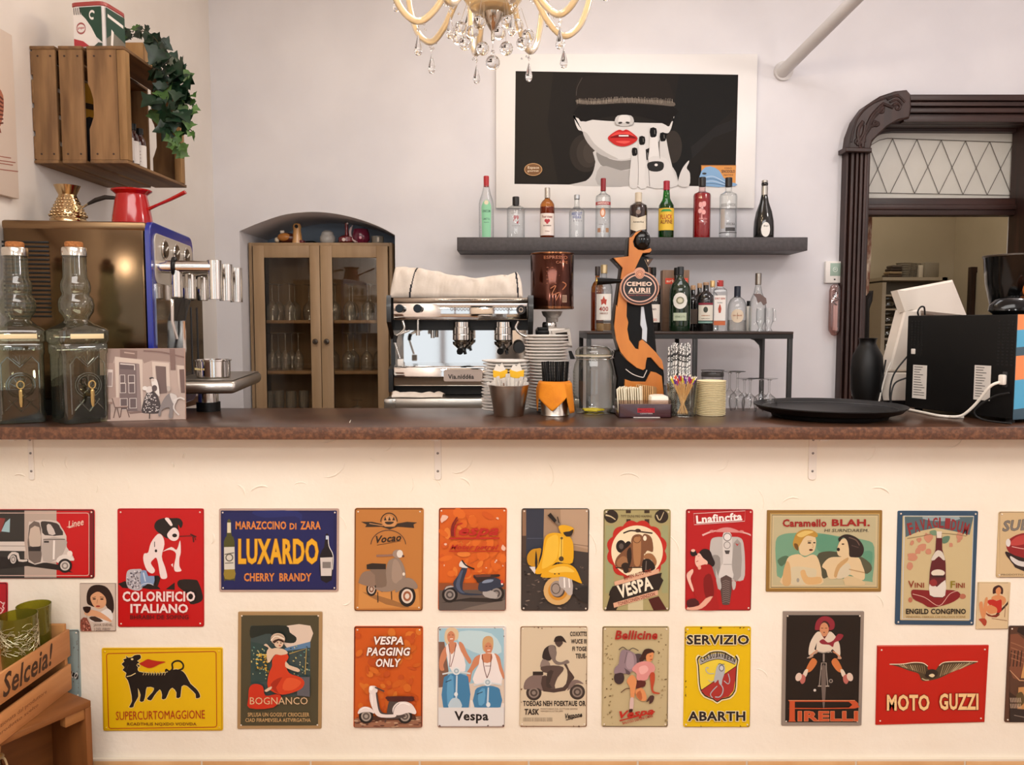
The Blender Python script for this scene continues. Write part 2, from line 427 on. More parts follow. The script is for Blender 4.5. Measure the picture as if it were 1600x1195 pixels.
# ================================================================== bar counter
STONE=M('#5a3b2a',.28,n=(5,'#37251c',(1,1,1),.3,.68),bump=(160,.05))
EDGE=M('#543525',.4,n=(90,'#7f553a',(1,1,1),.42,.72),bump=(160,.35))
ct=thing('bar_counter_top','long brown stone-look counter top carrying jars, buckets and cups','counter',(0,2.5,ZC-.035))
b=MB(); b.box(XL,2.3,-.255,.25,0,.035,STONE,.003); b.build('slab',ct)
b=MB(); b.box(XL,2.3,-.26,-.2552,-.001,.034,EDGE,.0015); b.build('edge_band',ct)
b=MB(); b.box(XL,-1.27,.2502,.8,0,.035,STONE,.002); b.build('return_slab',ct)
b=MB(); b.box(1.21,2.3,.2502,.5,0,.035,STONE,.002); b.build('return_slab',ct)
BW=M('#e8dfd2',.5)
for k,(px,lab) in enumerate(((48,'below the glass decanters, leftmost of three'),(684,'below the steel bucket, middle of three'),(1270,'below the black tray, rightmost of three'))):
    p0,p1=at(px-5.5,686,YF-.004),at(px+5.5,750,YF-.004)
    t=thing('shelf_bracket','white flat metal bracket ' +lab,'bracket',((p0.x+p1.x)/2,YF,p1.z),'brackets under the counter')
    hw=(p1.x-p0.x)/2; h=ZC-.037-p1.z
    b=MB(); b.prism(rrect(-hw,hw,0,h,hw*.8),-.004,0,BW,.001)
    b.box(-hw,hw,-.09,-.002,h-.004,h,BW); b.build('strap',t)
    for q in (.2,.6,.9):
        b=MB(); b.sph((0,-.004,h*q),.0038,M('#8a8580',.35,.8),10,6,(1,.5,1)); b.build('screw',t)
# ---- low steel back counter under the machine and the rack
ZB=at(720,623,3.42).z
bx0,bx1=at(601,625,3.42).x,at(905,625,3.42).x
t=thing('back_counter','low stainless steel work counter behind the bar below the coffee machine','counter',((bx0+bx1)/2,3.85,0))
hw=(bx1-bx0)/2
b=MB(); b.box(-hw,hw,-.43,.48,ZB-.05,ZB,STEEL,.004); b.build('worktop',t)
b=MB(); b.box(-hw+.02,hw-.02,-.4,.47,.0,ZB-.051,M('#8f8a83',.4,.6)); b.build('base_unit',t)
b=MB(); b.box(-hw-.002,-hw+.048,-.436,-.4305,ZB-.048,ZB-.001,M('#b6b0a8',.2,.9),.004); b.build('corner_plate',t)
# ================================================================== flat artwork
class Art:
    """prints laid as thin layers on a plane; fn maps artwork coordinates to the plane, nrm points to the viewer"""
    def __init__(s,fn,nrm=(0,-1,0),eps=6e-5,r=.38,**k):
        s.fn=fn; s.n=V(nrm); s.eps=eps; s.k=0; s.mb=MB(); s.r=r; s.kw=k
    ds=0
    def mat(s,c):
        if s.ds and isinstance(c,str):
            q=[int(c[i:i+2],16) for i in (1,3,5)]; g=sum(q)/3; c='#%02x%02x%02x' % tuple(int((v+(g-v)*s.ds)*.93) for v in q)
        return M(c,s.r,**s.kw) if isinstance(c,str) else c
    def _p(s,p):return V(s.fn(p[0],p[1]))+s.n*(s.eps*s.k)
    def poly(s,c,pts,sm=4):
        s.k += 1
        if sm:pts=smooth(pts,sm)
        s.mb.mesh([s._p(p) for p in pts],[list(range(len(pts)))],s.mat(c),False)
    def rect(s,c,x0,y0,x1,y1):s.poly(c,[(x0,y0),(x1,y0),(x1,y1),(x0,y1)],0)
    def ell(s,c,cx,cy,rx,ry=None,a=0,n=22):
        ry=ry or rx; ca,sa=cos(R(a)),sin(R(a))
        s.poly(c,[(cx+rx*cos(t)*ca-ry*sin(t)*sa,cy+rx*cos(t)*sa+ry*sin(t)*ca) for t in [2*pi*i/n for i in range(n)]],0)
    def line(s,c,pts,wd,sm=4,closed=False):
        s.k += 1
        if sm:pts=smooth(pts,sm,closed)
        n=len(pts); L=[]; Rr=[]
        for i in range(n):
            a=V(pts[i-1] if (i or closed) else pts[0]).to_2d(); c2=V(pts[(i+1) % n] if (i<n-1 or closed) else pts[-1]).to_2d()
            d=(c2-a); d=d.normalized() if d.length>1e-9 else V((1,0))
            ww=wd if not isinstance(wd,(list,tuple)) else wd[0]+(wd[1]-wd[0])*i/(n-1)
            q=V((-d.y,d.x))*(ww/2)
            L.append((pts[i][0]+q.x,pts[i][1]+q.y)); Rr.append((pts[i][0]-q.x,pts[i][1]-q.y))
        vs=[s._p(p) for p in L+Rr]
        s.mb.mesh(vs,[[i,(i+1) % n,n+(i+1) % n,n+i] for i in range(n if closed else n-1)],s.mat(c),False)
    def ring(s,c,cx,cy,rx,ry,wd,a0=0,a1=360):
        n=36
        s.line(c,[(cx+rx*cos(R(a0+(a1-a0)*i/n)),cy+ry*sin(R(a0+(a1-a0)*i/n))) for i in range(n+(a1-a0<360))],wd,0,a1-a0 >= 360)
    def text(s,c,t,x0,y0,x1,y1,bold=.015,shear=0.,rot=0,mb=None):
        s.k += 1; cx,cy=(x0+x1)/2,(y0+y1)/2; ca,sa=cos(R(rot)),sin(R(rot))
        def f(x,y):
            y=y0+y1-y; dx,dy=x-cx,y-cy
            return s._p((cx+dx*ca-dy*sa,cy+dx*sa+dy*ca))
        letter(mb or s.mb,t,x0,x1,y0,y1,f,s.mat(c),bold,shear)
    def build(s,name,parent):return s.mb.build(name,parent,weld=False)
# ================================================================== bottles
def bottle(name,label,cat,px,top,base,wpx,Y,prof,glass,zb,liquid=None,cap=None,caph=.12,lab=None,group=None,sq=None,rz=None,seg=28):
    """prof: [(r share of half width, z share of height)...]; lab: list of (kind, args) wrapped round the body"""
    p=at(px,base,Y); h=(base-top)/ppm(Y)*.998; r=wpx/2/ppm(Y)
    t=thing(name,label,cat,(p.x,Y,zb),group,rz if rz is not None else -atan2(p.x,Y))
    pr=[(a*r,z*h) for a,z in prof]
    ztop=pr[-1][1]
    b=MB(); b.lathe([(0,0.001)]+pr,glass,seg=seg,sq=sq); b.build('body',t)
    if liquid:
        c,lv=liquid; q=[]
        for i,(a,z) in enumerate(pr):
            if z>lv*h:
                a0,z0=pr[i-1]; f=(lv*h-z0)/max(1e-6,z-z0); q.append((max(.001,a0+(a-a0)*f-.0015),lv*h)); break
            q.append((max(a-.0015,.001),max(z,.004)))
        b=MB(); b.lathe([(0,.004)]+q+[(0,q[-1][1])],c,seg=seg,sq=sq); b.build('liquid',t)
    if cap:
        rn=pr[-1][0]; z0=h*(1-caph)
        b=MB(); b.lathe([(rn*1.06,z0),(rn*1.14,z0+.001),(rn*1.14,h-.002),(rn*1.0,h),(0,h)],cap,seg=20); b.build('cap',t)
    for L in (lab or []):
        kind=L[0]; b=MB()
        if kind == 'band':                       # name, z0,z1 shares, half angle, material
            _,nm,z0,z1,ang,m=L[:6]; rr=L[6] if len(L)>6 else 1.0
            n=14; vs=[]
            for i in range(n+1):
                a=R(-ang+2*ang*i/n)
                x,y=sin(a),-cos(a)
                if sq:k=(abs(x) ** sq+abs(y) ** sq) ** (-1/sq); x *= k; y *= k
                for z in (z0,z1):vs.append(V((x*(r*rr+.0007),y*(r*rr+.0007),z*h)))
            b.mesh(vs,[[2*i,2*i+2,2*i+3,2*i+1] for i in range(n)],m); b.build(nm,t)
        elif kind in ('shape','text'):
            off=L[-1]
            def fn(u,v):                        # u in [-1,1] of half width, v share of height
                a=u*1.05; x,y=sin(a),-cos(a)
                if sq:k=(abs(x) ** sq+abs(y) ** sq) ** (-1/sq); x *= k; y *= k
                rr=r+.0008+off*.0003
                return V((x*rr,y*rr,v*h))
            if kind == 'shape':
                _,nm,pts,m,_o=L; P2=[]
                us=sorted({p2[0] for p2 in pts}); u0,u1=us[0],us[-1]; N_=14; vs_=[]
                for i in range(N_+1):
                    u=u0+(u1-u0)*min(max(i/N_,1e-3),1-1e-3); hit=[]
                    for (a1,c1),(a2,c2) in zip(pts,pts[1:]+pts[:1]):
                        if (a1-u)*(a2-u) <= 0 and a1 != a2:hit.append(c1+(c2-c1)*(u-a1)/(a2-a1))
                    vs_ += [fn(u,min(hit)),fn(u,max(hit))]
                b.mesh(vs_,[[2*i,2*i+2,2*i+3,2*i+1] for i in range(N_)],m,False); b.build(nm,t)
            else:
                _,s_,x0,x1,z0,z1,m,sh,_o=L
                letter(b,s_,x0,x1,z0,z1,fn,m,.02,sh); b.build('lettering',t)
    return t
def ellp(cx,cz,rx,rz,n=18):return [(cx+rx*cos(2*pi*i/n),cz+rz*sin(2*pi*i/n)) for i in range(n)]
# ================================================================== things on the bar counter
DG=TG('#e6e9da','#6c7262',.85,.09,3,.025,'#aab29c')  # diffuse share paints in the grey-green reflected haze
DARKLIQ=M('#0d0705',.12)
for k,(px,rz,lv,lab) in enumerate(((35,31,.100,'glass decanter with cork and brass tap at the very end of the counter'),(126,50,.138,'glass decanter with cork and brass tap just behind the sepia print'))):
    Y=2.365; p=at(px,650,Y); t=thing('decanter','large square ' +lab,'decanter',(p.x,Y,ZC),'glass decanters with dark liqueur',R(rz))
    b=MB()
    b.lathe([(0,.012),(.05,.01,9),(.060,.002,9),(.0615,.012,9),(.0615,.20,9),(.0645,.207,9),(.0645,.226,9),(.0625,.232,9),(.068,.24,9),(.068,.27,9),(.064,.276,7),(.046,.288,3),(.034,.299,2),(.0325,.303,2),(.037,.312,2),(.0455,.325,2),(.0485,.345,2),(.0455,.363,2),(.037,.374,2),(.0365,.379,2),(.0395,.386,2),(.0405,.40,2),(.0385,.413,2),(.033,.423,2),(.0325,.435,2),(.0315,.49,2)],DG,seg=56)
    b.build('body',t)
    b=MB(); z=lv
    b.lathe([(0,.013),(.0575,.013,9),(.0590,.02,9),(.0590,z,9),(0,z)],DARKLIQ,seg=56); b.build('liquid',t)
    b=MB(); b.lathe([(.0325,.487),(.0345,.488),(.0345,.508),(.0325,.512),(0,.512)],M('#cfc9be',.18,1.),seg=28); b.build('collar',t)
    b=MB(); b.cyl((0,0,.512),.0245,.017,WOOD('#b9773f','#8f5527',60,(1,1,1),.8),seg=20,bev=.003); b.build('cork',t)
    b=MB(); b.box(-.046,.046,-.0695,-.0682,.247,.261,M('#e6d3a6',.5),.0004); b.build('label_strip',t)
    EM=TG('#dfe3d6','#5d6358',.9,.12,2.2)
    b=MB(); q=-.0622                         # moulded relief of the front panel
    b.tube([(-.047,q,.03),(-.047,q,.175),(-.03,q,.195),(0,q,.165),(.03,q,.195),(.047,q,.175),(.047,q,.03)],.0022,EM,6)
    for rr in (.036,.030):b.tube([(rr*cos(2*pi*i/28),q,.112+rr*sin(2*pi*i/28)) for i in range(28)],.0018,EM,6,True)
    for i in range(9):
        a=R(90+(i-4)*38); b.tube([(0,q,.10),(.026*cos(a),q,.112+.026*sin(a))],.0012,EM,5)
    for i in range(5):
        a=R(90+(i-2)*22); b.tube([(0,q,.172),(.026*cos(a),q,.172+.026*sin(a))],.0014,EM,5)
    for sx in (-1,1):b.tube([(sx*.03,q,.07),(0,q,.035)],.002,EM,5); b.tube([(sx*.012,q,.07),(sx*.04,q,.04)],.002,EM,5)
    for i in range(9):b.sph((-.05+.0125*i,-.0648,.216),.0045,EM,8,6,(1,.5,1))
    b.build('moulded_panel',t)
    BR_=M('#c7ab70',.25,1.)
    b=MB(); zt_=.085; b.tube([(0,-.06,zt_),(0,-.092,zt_)],.0055,BR_,10); b.tube([(0,-.088,zt_+.012),(0,-.088,zt_-.02),(0,-.09,zt_-.034)],[.006,.006,.0035],BR_,10)
    b.sph((0,-.088,zt_+.012),.006,BR_,10,8)
    tp=b.build('tap',t)
    b=MB(); b.tube([(.009*cos(2*pi*i/14),-.088,zt_+.03+.011*sin(2*pi*i/14)) for i in range(14)],.0025,BR_,6,True); b.tube([(0,-.088,zt_+.01),(0,-.088,zt_+.02)],.003,BR_,8); b.build('tap_key',tp)
# ---- sepia print on a small canvas
p=hz(157,658.5,ZC); wv,hv=.238,.217
t=thing('canvas_print','sepia photo print of a dancing couple outside an old door, leaning by the decanters','picture',p,None,rot=(R(-5),0,R(13)))
b=MB(); b.box(0,wv,0,.012,0,hv,M('#c7a08c',.6),.001); b.build('canvas',t)
A=Art(lambda x,y:V(((x-75)/(1215-75)*wv,-.0004,hv-(y-95)/(1125-95)*hv)),r=.5); A.ds=.35
A.rect('#c9a491',78,98,1212,1122)
A.poly('#a98272',[(78,98),(1212,98),(1212,380),(1110,340),(1000,290),(770,270),(660,310),(640,250),(280,210),(250,300),(78,300)],0)
A.poly('#b98f7d',[(78,300),(270,300),(300,780),(78,850)],0)
A.poly('#8d6353',[(345,105),(575,130),(570,245),(345,220)],0); A.line('#c79d86',[(400,150),(540,170)],18)
A.poly('#e2c4ae',[(275,210),(640,260),(640,990),(600,980),(590,310),(330,285),(320,790),(285,790)],0)
A.poly('#7d5f5c',[(330,290),(595,318),(600,985),(440,1000),(335,800)],0)
A.poly('#664b49',[(340,320),(530,335),(530,400),(340,385)],0); A.line('#efdccb',[(345,312),(535,330),(535,405)],14,0)
for (x0,y0,x1,y1) in ((345,475,400,580),(455,480,530,580),(345,595,410,720),(460,595,530,725),(345,810,430,960),(470,810,550,940)):
    A.rect('#e3cdbf',x0-8,y0-8,x1+8,y1+8); A.rect('#6d5250',x0,y0,x1,y1)
A.poly('#9c7b74',[(560,320),(600,320),(620,990),(565,980)],0)
A.poly('#e2c4ae',[(770,285),(1000,310),(1010,650),(960,640),(960,360),(815,345),(820,560),(780,560)],0)
A.poly('#79564c',[(818,350),(955,362),(965,740),(850,750)],0)
A.poly('#8b5f50',[(1010,100),(1080,110),(1090,410),(1020,410)],0); A.line('#8d5f50',[(660,130),(900,150),(1210,230)],22)
A.poly('#ddbca6',[(1110,340),(1205,350),(1205,400),(1140,400),(1145,750),(1120,600)],0); A.poly('#7b5145',[(1140,405),(1205,405),(1210,740),(1160,740)],0)
A.poly('#ecd3c4',[(180,390),(250,395),(240,640),(150,635)],0); A.poly('#a98a80',[(190,430),(240,432),(232,625),(162,622)],0)
A.poly('#cda58f',[(78,1000),(600,990),(1212,1000),(1212,1122),(78,1122)],0); A.poly('#8f6555',[(440,1000),(610,985),(640,1015),(470,1030)],0)
A.rect('#a17663',90,850,240,880); A.rect('#7f5647',165,880,210,1100); A.rect('#8a5f4f',100,880,160,1100)
A.poly('#c9a08b',[(235,790),(330,790),(340,910),(440,910),(440,935),(265,935)],0); A.line('#7a5143',[(235,800),(270,930),(440,930)],14,0)
for q in ((280,935,250,1080),(360,930,340,1070),(420,930,460,1075),(300,940,330,1080)):A.line('#7a5143',[q[:2],q[2:]],14,0)
A.poly('#473331',[(700,720),(780,715),(850,800),(885,990),(830,1030),(700,1025),(620,985)],3)
random.seed(4)
for i in range(70):
    yy=random.uniform(740,1005); tt=(yy-720)/300; A.ell('#e8d6cc',random.uniform(700-70*tt,790+85*tt),yy,7,8,n=8)
A.poly('#ead6c8',[(690,660),(760,640),(770,715),(700,730)]); A.poly('#f0e1d4',[(770,550),(830,540),(860,640),(870,780),(840,760),(800,700),(770,620)])
A.ell('#5c4240',805,668,36,45); A.ell('#3d2b28',768,525,32,16); A.ell('#f2e3d6',675,665,32,30); A.ell('#e6cbb8',780,550,24,22); A.line('#3d2b28',[(735,1025),(730,1100)],14)
A.poly('#8f7d78',[(960,780),(1030,740),(1090,780),(1060,900),(1040,1090),(990,1080),(1000,950),(900,980),(880,1060),(850,1050),(890,900)]); A.ell('#cdb4a4',995,680,24,40); A.poly('#d9c9be',[(1010,750),(1090,770),(1110,840),(1060,900)])
A.line('#e6d5c8',[(1060,850),(1150,810),(1210,840)],22); A.line('#e0cfc2',[(1090,850),(1060,960),(1130,1060)],20)
A.build('print',t)
# ---- big chrome and blue coffee machine standing sideways
px_=at(237,600,2.56).x
t=thing('espresso_machine','tall coffee machine with bronze steel side, royal blue front edge and chrome spouts','coffee machine',(px_,2.56,ZC),None,R(8.4))
BRONZE=M('#604c37',.16,1.,bump=(2.2,.25,(1.6,1.6,.35)))
HM=.612; LM=.425
b=MB(); b.box(-LM,-.005,0,.53,.05,HM-.004,BRONZE,.012,3); b.build('body',t)
b=MB(); b.box(-LM,-.002,-.002,.53,HM-.03,HM-.001,M('#7d6449',.3,1.),.008); b.build('top_rim',t)
b=MB()
for k in range(18):b.box(-LM+.0,-LM+.135,-.003,.001,.31+k*.0135,.3165+k*.0135,BLACK,.001)
b.build('vent',t)
def yz(b,pts,x0,x1,m,bev=0,side=None):    # outline in (y,z) extruded along local x
    T=b.T.copy(); b.T=T @ Matrix(((0,-1,0,0),(1,0,0,0),(0,0,1,0),(0,0,0,1))); b.prism(pts,-x1,-x0,m,bev,side); b.T=T
b=MB(); yz(b,rrect(-.008,.538,.0,HM+.004,.045),-.004,.012,M('#1b2b8c',.2,coat=.2),.003); b.build('blue_frame',t)
b=MB(); yz(b,rrect(.028,.515,.42,HM-.03,.03),.0125,.0155,M('#cfc6ba',.3,.4),.001); b.build('control_panel',t)
b=MB(); yz(b,rrect(.028,.36,.05,.42,.004),.0125,.0145,M('#d8d2cc',.06,1.)); b.build('mirror_panel',t)
b=MB(); yz(b,[(.23,.05),(.525,.05),(.525,.40),(.44,.43),(.32,.36),(.26,.30)],.015,.045,M('#0b0b0c',.22,coat=.3),.003)
for y in (.34,.43):b.box(.045,.048,y,y+.004,.06,.35,M('#3a3a3c',.3))
b.build('lower_panel',t)
for y in (.13,.27,.41):
    b=MB(); b.cyl((.016,y,HM-.075),.032,.006,CHROME,axis='x',bev=.002); b.cyl((.022,y,HM-.075),.026,.003,M('#4d453e',.2,.7),axis='x'); b.tube([(.026,y-.012,HM-.08),(.026,y+.014,HM-.066)],.002,M('#e8e2d6',.4),6); b.build('gauge',t)
zp=.475
for y,bl in ((.06,1),(.24,0),(.42,0)):
    b=MB(); b.tube([(.012,y,zp),(.19,y,zp)],.021,CHROME,20); b.cyl((.19,y,zp-.105),.023,.128,CHROME,seg=24,bev=.001); g=b.build('spout',t)
    b=MB(); b.cyl((.07,y,zp-.1),.019,.09,CHROME,seg=20,bev=.003); b.build('group_outlet',g)
    if bl:b=MB(); b.tube([(.065,y+.026*cos(2*pi*i/20),zp+.028*sin(2*pi*i/20)) for i in range(20)],.006,BLACK,8,True); b.build('rubber_ring',g)
b=MB(); b.tube([(.05,.08,.37),(.05,.075,.30),(.06,.085,.24)],.005,CHROME,8); b.tube([(.055,.12,.12),(.07,.14,.2),(.075,.12,.3)],.006,CHROME,8); b.build('steam_wand',t)
b=MB(); b.box(.012,.26,.0,.52,.062,.105,STEEL,.018,3); dt_=b.build('drip_tray',t)
b=MB(); b.box(.03,.25,.012,.508,.1052,.107,M('#8d867c',.35,.9)); b.build('tray_grid',dt_)
b=MB(); b.cyl((.155,.08,.0),.038,.03,BLACK,seg=24); b.cyl((.155,.08,.03),.032,.033,CHROME,seg=24); b.build('foot',t)
b=MB(); b.box(-LM+.02,-.03,.02,.5,0,.05,BLACK); b.build('base',t)
tr_=Matrix.Translation(V((px_,2.56,ZC))) @ Matrix.Rotation(R(8.4),4,'Z')
p=tr_ @ V((.16,.14,.1072))
t2=thing('knock_ring','short chrome cylinder standing on the steel drip tray','container',p)
b=MB(); b.lathe([(.0,.003),(.052,.0),(.056,.004),(.056,.056),(.060,.058),(.060,.062),(.054,.062),(.052,.008),(0,.006)],CHROME,seg=32); b.build('cylinder',t2)
b=MB()
for i in range(9):
    a=R(-75+i*8); b.box(.0562*sin(a)*1.0-.002,.0562*sin(a)+.002,-.0572*cos(a)-.0006,-.0572*cos(a),.028,.034,M('#d9c58a',.4))
b.build('marks',t2)
# ---- cezves standing on the machine
zt_=ZC+HM+.004
GOLD=M('#bda27a',.16,1.)
p=at(107,340,2.68); t=thing('coffee_pot','gold hammered Turkish coffee pot with a dark handle','coffee pot',(p.x,2.68,zt_-.003)); g=1/ppm(2.68)
b=MB(); pr=[(0,0),(26,0),(26.5,3),(26,9),(24.5,11),(25,13),(22,24),(17,36),(13,45),(12.5,47),(15,52),(18.5,60),(19,61),(17.8,61),(14,52),(11.5,47),(0,44)]
b.lathe([(r*g,z*g) for r,z in pr],GOLD,seg=40)
b.build('pot',t)
b=MB()
for j in range(6):
    z=15+j*5; rr=24.6-j*2.35
    for k in range(20):
        a=2*pi*(k+.5*(j % 2))/20; b.sph((rr*g*cos(a),rr*g*sin(a),z*g),3.0*g,GOLD,8,6,(1,1,.75))
b.build('hammered_dimples',t)
b=MB(); b.tube([(20*g,0,27*g),(34*g,-.005,34*g)],.0035,M('#d8d2c6',.2,1.),8); b.build('handle_rod',t)
b=MB(); b.tube([(32*g,-.005,33*g),(45*g,-.008,39*g),(60*g,-.01,43*g),(75*g,-.012,42*g)],[.0045,.0075,.0075,.006],M('#17110d',.4),10,flat=.7); b.build('handle',t)
p=at(207,345,2.66); RED=M('#a8090b',.12,coat=.3); g=1/ppm(2.66)
t=thing('coffee_pot','red enamel coffee pot with a long red handle','coffee pot',(p.x,2.66,zt_-.003))
b=MB(); b.lathe([(r*g,z*g) for r,z in [(0,0),(28,0),(29.5,2),(28.5,12),(25.5,30),(22.5,44),(22.5,46),(26,49),(29,51),(29.5,53),(27,54),(21,46),(0,44)]],RED,seg=40); b.build('pot',t)
b=MB(); b.tube([(24*g,0,24*g),(40*g,0,31*g),(60*g,-.003,39*g),(84*g,-.006,50*g)],[.0055,.0045,.0055,.0065],RED,10,flat=1.3); b.build('handle',t)
b=MB(); b.tube([(22*g,0,22*g),(26*g,0,24*g)],.006,RED,8); b.build('handle_socket',t)
# ---- saucers in two stacks
WH=M('#efe9e2',.18,coat=.3)
def plate_mb(r):
    b=MB(); b.lathe([(0,.004),(r*.42,.004),(r*.44,0),(r*.5,0),(r*.52,.004),(r*.78,.0085),(r*.99,.0135),(r,.0155),(r*.985,.0165),(r*.78,.0125),(r*.5,.0075),(0,.0075)],WH,seg=48); return b
sl=at(788,640,2.6)
for nm,px,Y,r,n,dz,dx in (('shorter stack behind the steel bucket',789,2.61,.078,16,.0104,-1),('taller stack beside the coffee grinder',856,2.665,.0735,24,.0103,1)):
    first=None; p=at(px,600,Y)
    for k in range(n):
        i=n-1-k
        lab=('topmost' if i == 0 else 'lowest' if k == 0 else ORD[i])+' white saucer' +(' from the top' if 0<i and k else '')+' in the ' +nm
        loc=(p.x+(random.random()-.5)*.004+(.004 if k>n*.6 else 0)*-dx,Y+(random.random()-.5)*.003,ZC+k*dz)
        if first is None:
            first=tag(plate_mb(r).build('saucer',loc=loc),lab,'saucer','saucers in the ' +nm)
        else:dup(first,loc,lab)
# ---- steel bucket with wrapped spoons
p=hz(795,652,ZC); Yb=p.y+.048; g=1/ppm(Yb)
t=thing('bucket','brushed steel bucket full of clear wrapped sticks, before the saucers','bucket',(p.x,Yb,ZC))
b=MB(); hB=.096
b.lathe([(0,.001),(.045,0),(.047,.003),(.0635,hB),(.0655,hB+.001),(.0655,hB+.003),(.0625,hB+.003),(.0615,hB),(.045,.004),(0,.004)],M('#b5aba0',.24,1.,bump=(40,.06,(1,1,40))),seg=48); b.build('shell',t)
SL=M('#e9e1d8',.25,t=.35); BRN=M('#7a5a48',.5)
random.seed(3); B0=V((p.x,Yb,ZC))
first=None
for k in range(17):
    a=-1+2*(k+.5)/17; tilt=a*.42; xx=a*.035; yy=random.uniform(-.028,.03)
    ln=random.uniform(.116,.130)-abs(a)*.015
    b=MB(); b.box(-.0055,.0055,-.0012,.0012,0,ln,SL,.001,1); b.box(-.002,.002,-.0016,.0016,.006,ln-.014,BRN if k % 3 == 0 else M('#d8cfc4',.4))
    o=b.build('wrapped_stick',loc=B0+V((xx*.75,yy*.5,.0065)),rot=(random.uniform(-.12,.12),tilt,random.uniform(-.6,.6)))
    lab=('leftmost' if k == 0 else 'rightmost' if k == 16 else ORD[k])+' wrapped coffee stick' +(' from the left' if 0<k<16 else '')+' in the steel bucket'
    tag(o,lab,'stick','wrapped sticks in the steel bucket')
for k,x in enumerate((-.03,.012)):
    T_=thing('sugar_packet',('left' if k == 0 else 'right')+' pale packet with a yellow band rising behind the wrapped sticks','packet',B0+V((x+.008,.012,.0075)),'yellow banded packets in the bucket')
    T_.scale=(.85,1,.9); T_.rotation_euler=(.02,.04*(1 if k else -1),0)
    b=MB(); b.prism([(-.024,0),(.022,0),(.025,.145),(.016,.16),(.008,.178),(-.002,.165),(-.014,.172),(-.026,.15)],-.003,.003,M('#e3dbcf',.45),.001); b.build('sleeve',T_)
    b=MB(); b.prism([(-.027,.128),(.0,.122),(.027,.130),(.027,.154),(0,.146),(-.027,.153)],-.005,.005,M('#e6b21a',.4),.001); b.build('band',T_)
# ---- second bucket with the orange napkin and black straws
p=hz(868,651,ZC); Yb=p.y+.045; B0=V((p.x,Yb,ZC))
t=thing('bucket','small steel bucket draped with an orange napkin and holding black straws','bucket',B0)
b=MB(); hB=.104
b.lathe([(0,.001),(.043,0),(.0455,.002),(.0435,.006),(.049,hB),(.051,hB+.002),(.048,hB+.002),(.042,.007),(0,.006)],M('#bdb5ab',.3,1.,bump=(40,.06,(1,1,40))),seg=48); b.build('shell',t)
OR=M('#e58a0c',.75,n=(30,'#d97c08'),bump=(180,.2)); OR2=M('#c8400f',.75)
b=MB(); n=72; rows=10; lo=[(-115,.085),(-100,.03),(-82,.012),(-72,.03),(-62,.06),(-50,.052),(-12,.018),(2,.03),(30,.062),(38,.035),(48,.01),(85,.01),(98,.03),(112,.085)]
vs=[]; fs=[]
for i in range(n+1):
    a=-115+227*i/n
    for (a0,z0),(a1,z1) in zip(lo,lo[1:]):
        if a0 <= a <= a1:zl=z0+(z1-z0)*(a-a0)/(a1-a0); break
    for j in range(rows+1):
        f=j/rows; zz=hB+.006-(hB+.006-zl)*f
        rr=.0535+.009*f+.003*sin(R(a*5))*f+.004*sin(R(a*2+40))*f
        if j == 0:rr=.046
        vs.append(V((rr*sin(R(a)),-rr*cos(R(a)),zz)))
for i in range(n):
    for j in range(rows):q=i*(rows+1)+j; fs.append([q,q+rows+1,q+rows+2,q+1])
b.mesh(vs,fs,OR);
nk=b.build('napkin',loc=B0); md=nk.modifiers.new('thickness','SOLIDIFY'); md.thickness=.002; md.offset=1
tag(nk,'orange cloth napkin wrapped round the small steel bucket','napkin')
random.seed(8); first=None
for k in range(13):
    a=-1+2*(k+.5)/13
    loc=B0+V((a*.033,random.uniform(-.02,.012)*(1-a*a)-.006,.007)); lab=('leftmost' if k == 0 else 'rightmost' if k == 12 else ORD[k])+' black straw' +(' from the left' if 0<k<12 else '')+' above the orange napkin'
    rot=(random.uniform(-.05,.05),a*.07,0)
    if first is None:
        b=MB(); b.lathe([(.0032,0),(.0032,.165),(.0024,.165),(.0024,.001)],GLOSSK,seg=12); first=tag(b.build('drinking_straw',loc=loc,rot=rot),lab,'straw','black straws in the bucket')
    else:dup(first,loc,lab,rot=rot)
# ---- preserving jar
p=hz(929,648,ZC); Yj=p.y+.055; J0=V((p.x,Yj,ZC)); g=1/ppm(Yj)
t=thing('preserving_jar','big clip-top glass jar with yellow bits at its bottom','jar',J0)
JG=TG('#fbfcf8','#a0a494',.9,.07,3)
b=MB(); b.lathe([(0,.006),(20*g,.004),(27*g,.001),(31*g,8*g),(31.5*g,15*g),(31.5*g,66*g),(29.5*g,76*g),(26.5*g,83*g),(25.5*g,86*g),(27*g,87*g),(27*g,89*g),(25*g,89.5*g)],JG,seg=48); b.build('body',t)
b=MB(); b.lathe([(26.5*g,90*g),(28*g,91*g),(28*g,97*g),(25*g,101*g),(23*g,103*g),(21*g,104*g),(0,103*g)],JG,seg=48); b.build('lid',t)
b=MB(); b.lathe([(26.6*g,89.5*g),(28.6*g,89.5*g),(28.6*g,91*g),(26.6*g,91*g)],M('#d9cdb2',.6),seg=48); b.build('gasket',t)
WIRE=M('#c9c6c0',.25,1.)
b=MB(); c_=[(28.8*g*cos(2*pi*i/36),28.8*g*sin(2*pi*i/36),85*g) for i in range(36)]; b.tube(c_,.0012,WIRE,6,True)
b.tube([(28.8*g,0,85*g),(33*g,0,95*g),(31*g,0,98*g),(24*g,0,103*g),(0,0,106*g)],.0013,WIRE,6); b.tube([(29*g,-.004,88*g),(36*g,-.004,84*g),(38*g,-.004,72*g),(37*g,0.004,70*g)],.0016,WIRE,6); b.build('wire_clip',t)
random.seed(5)
YL=M('#d9c21e',.5)
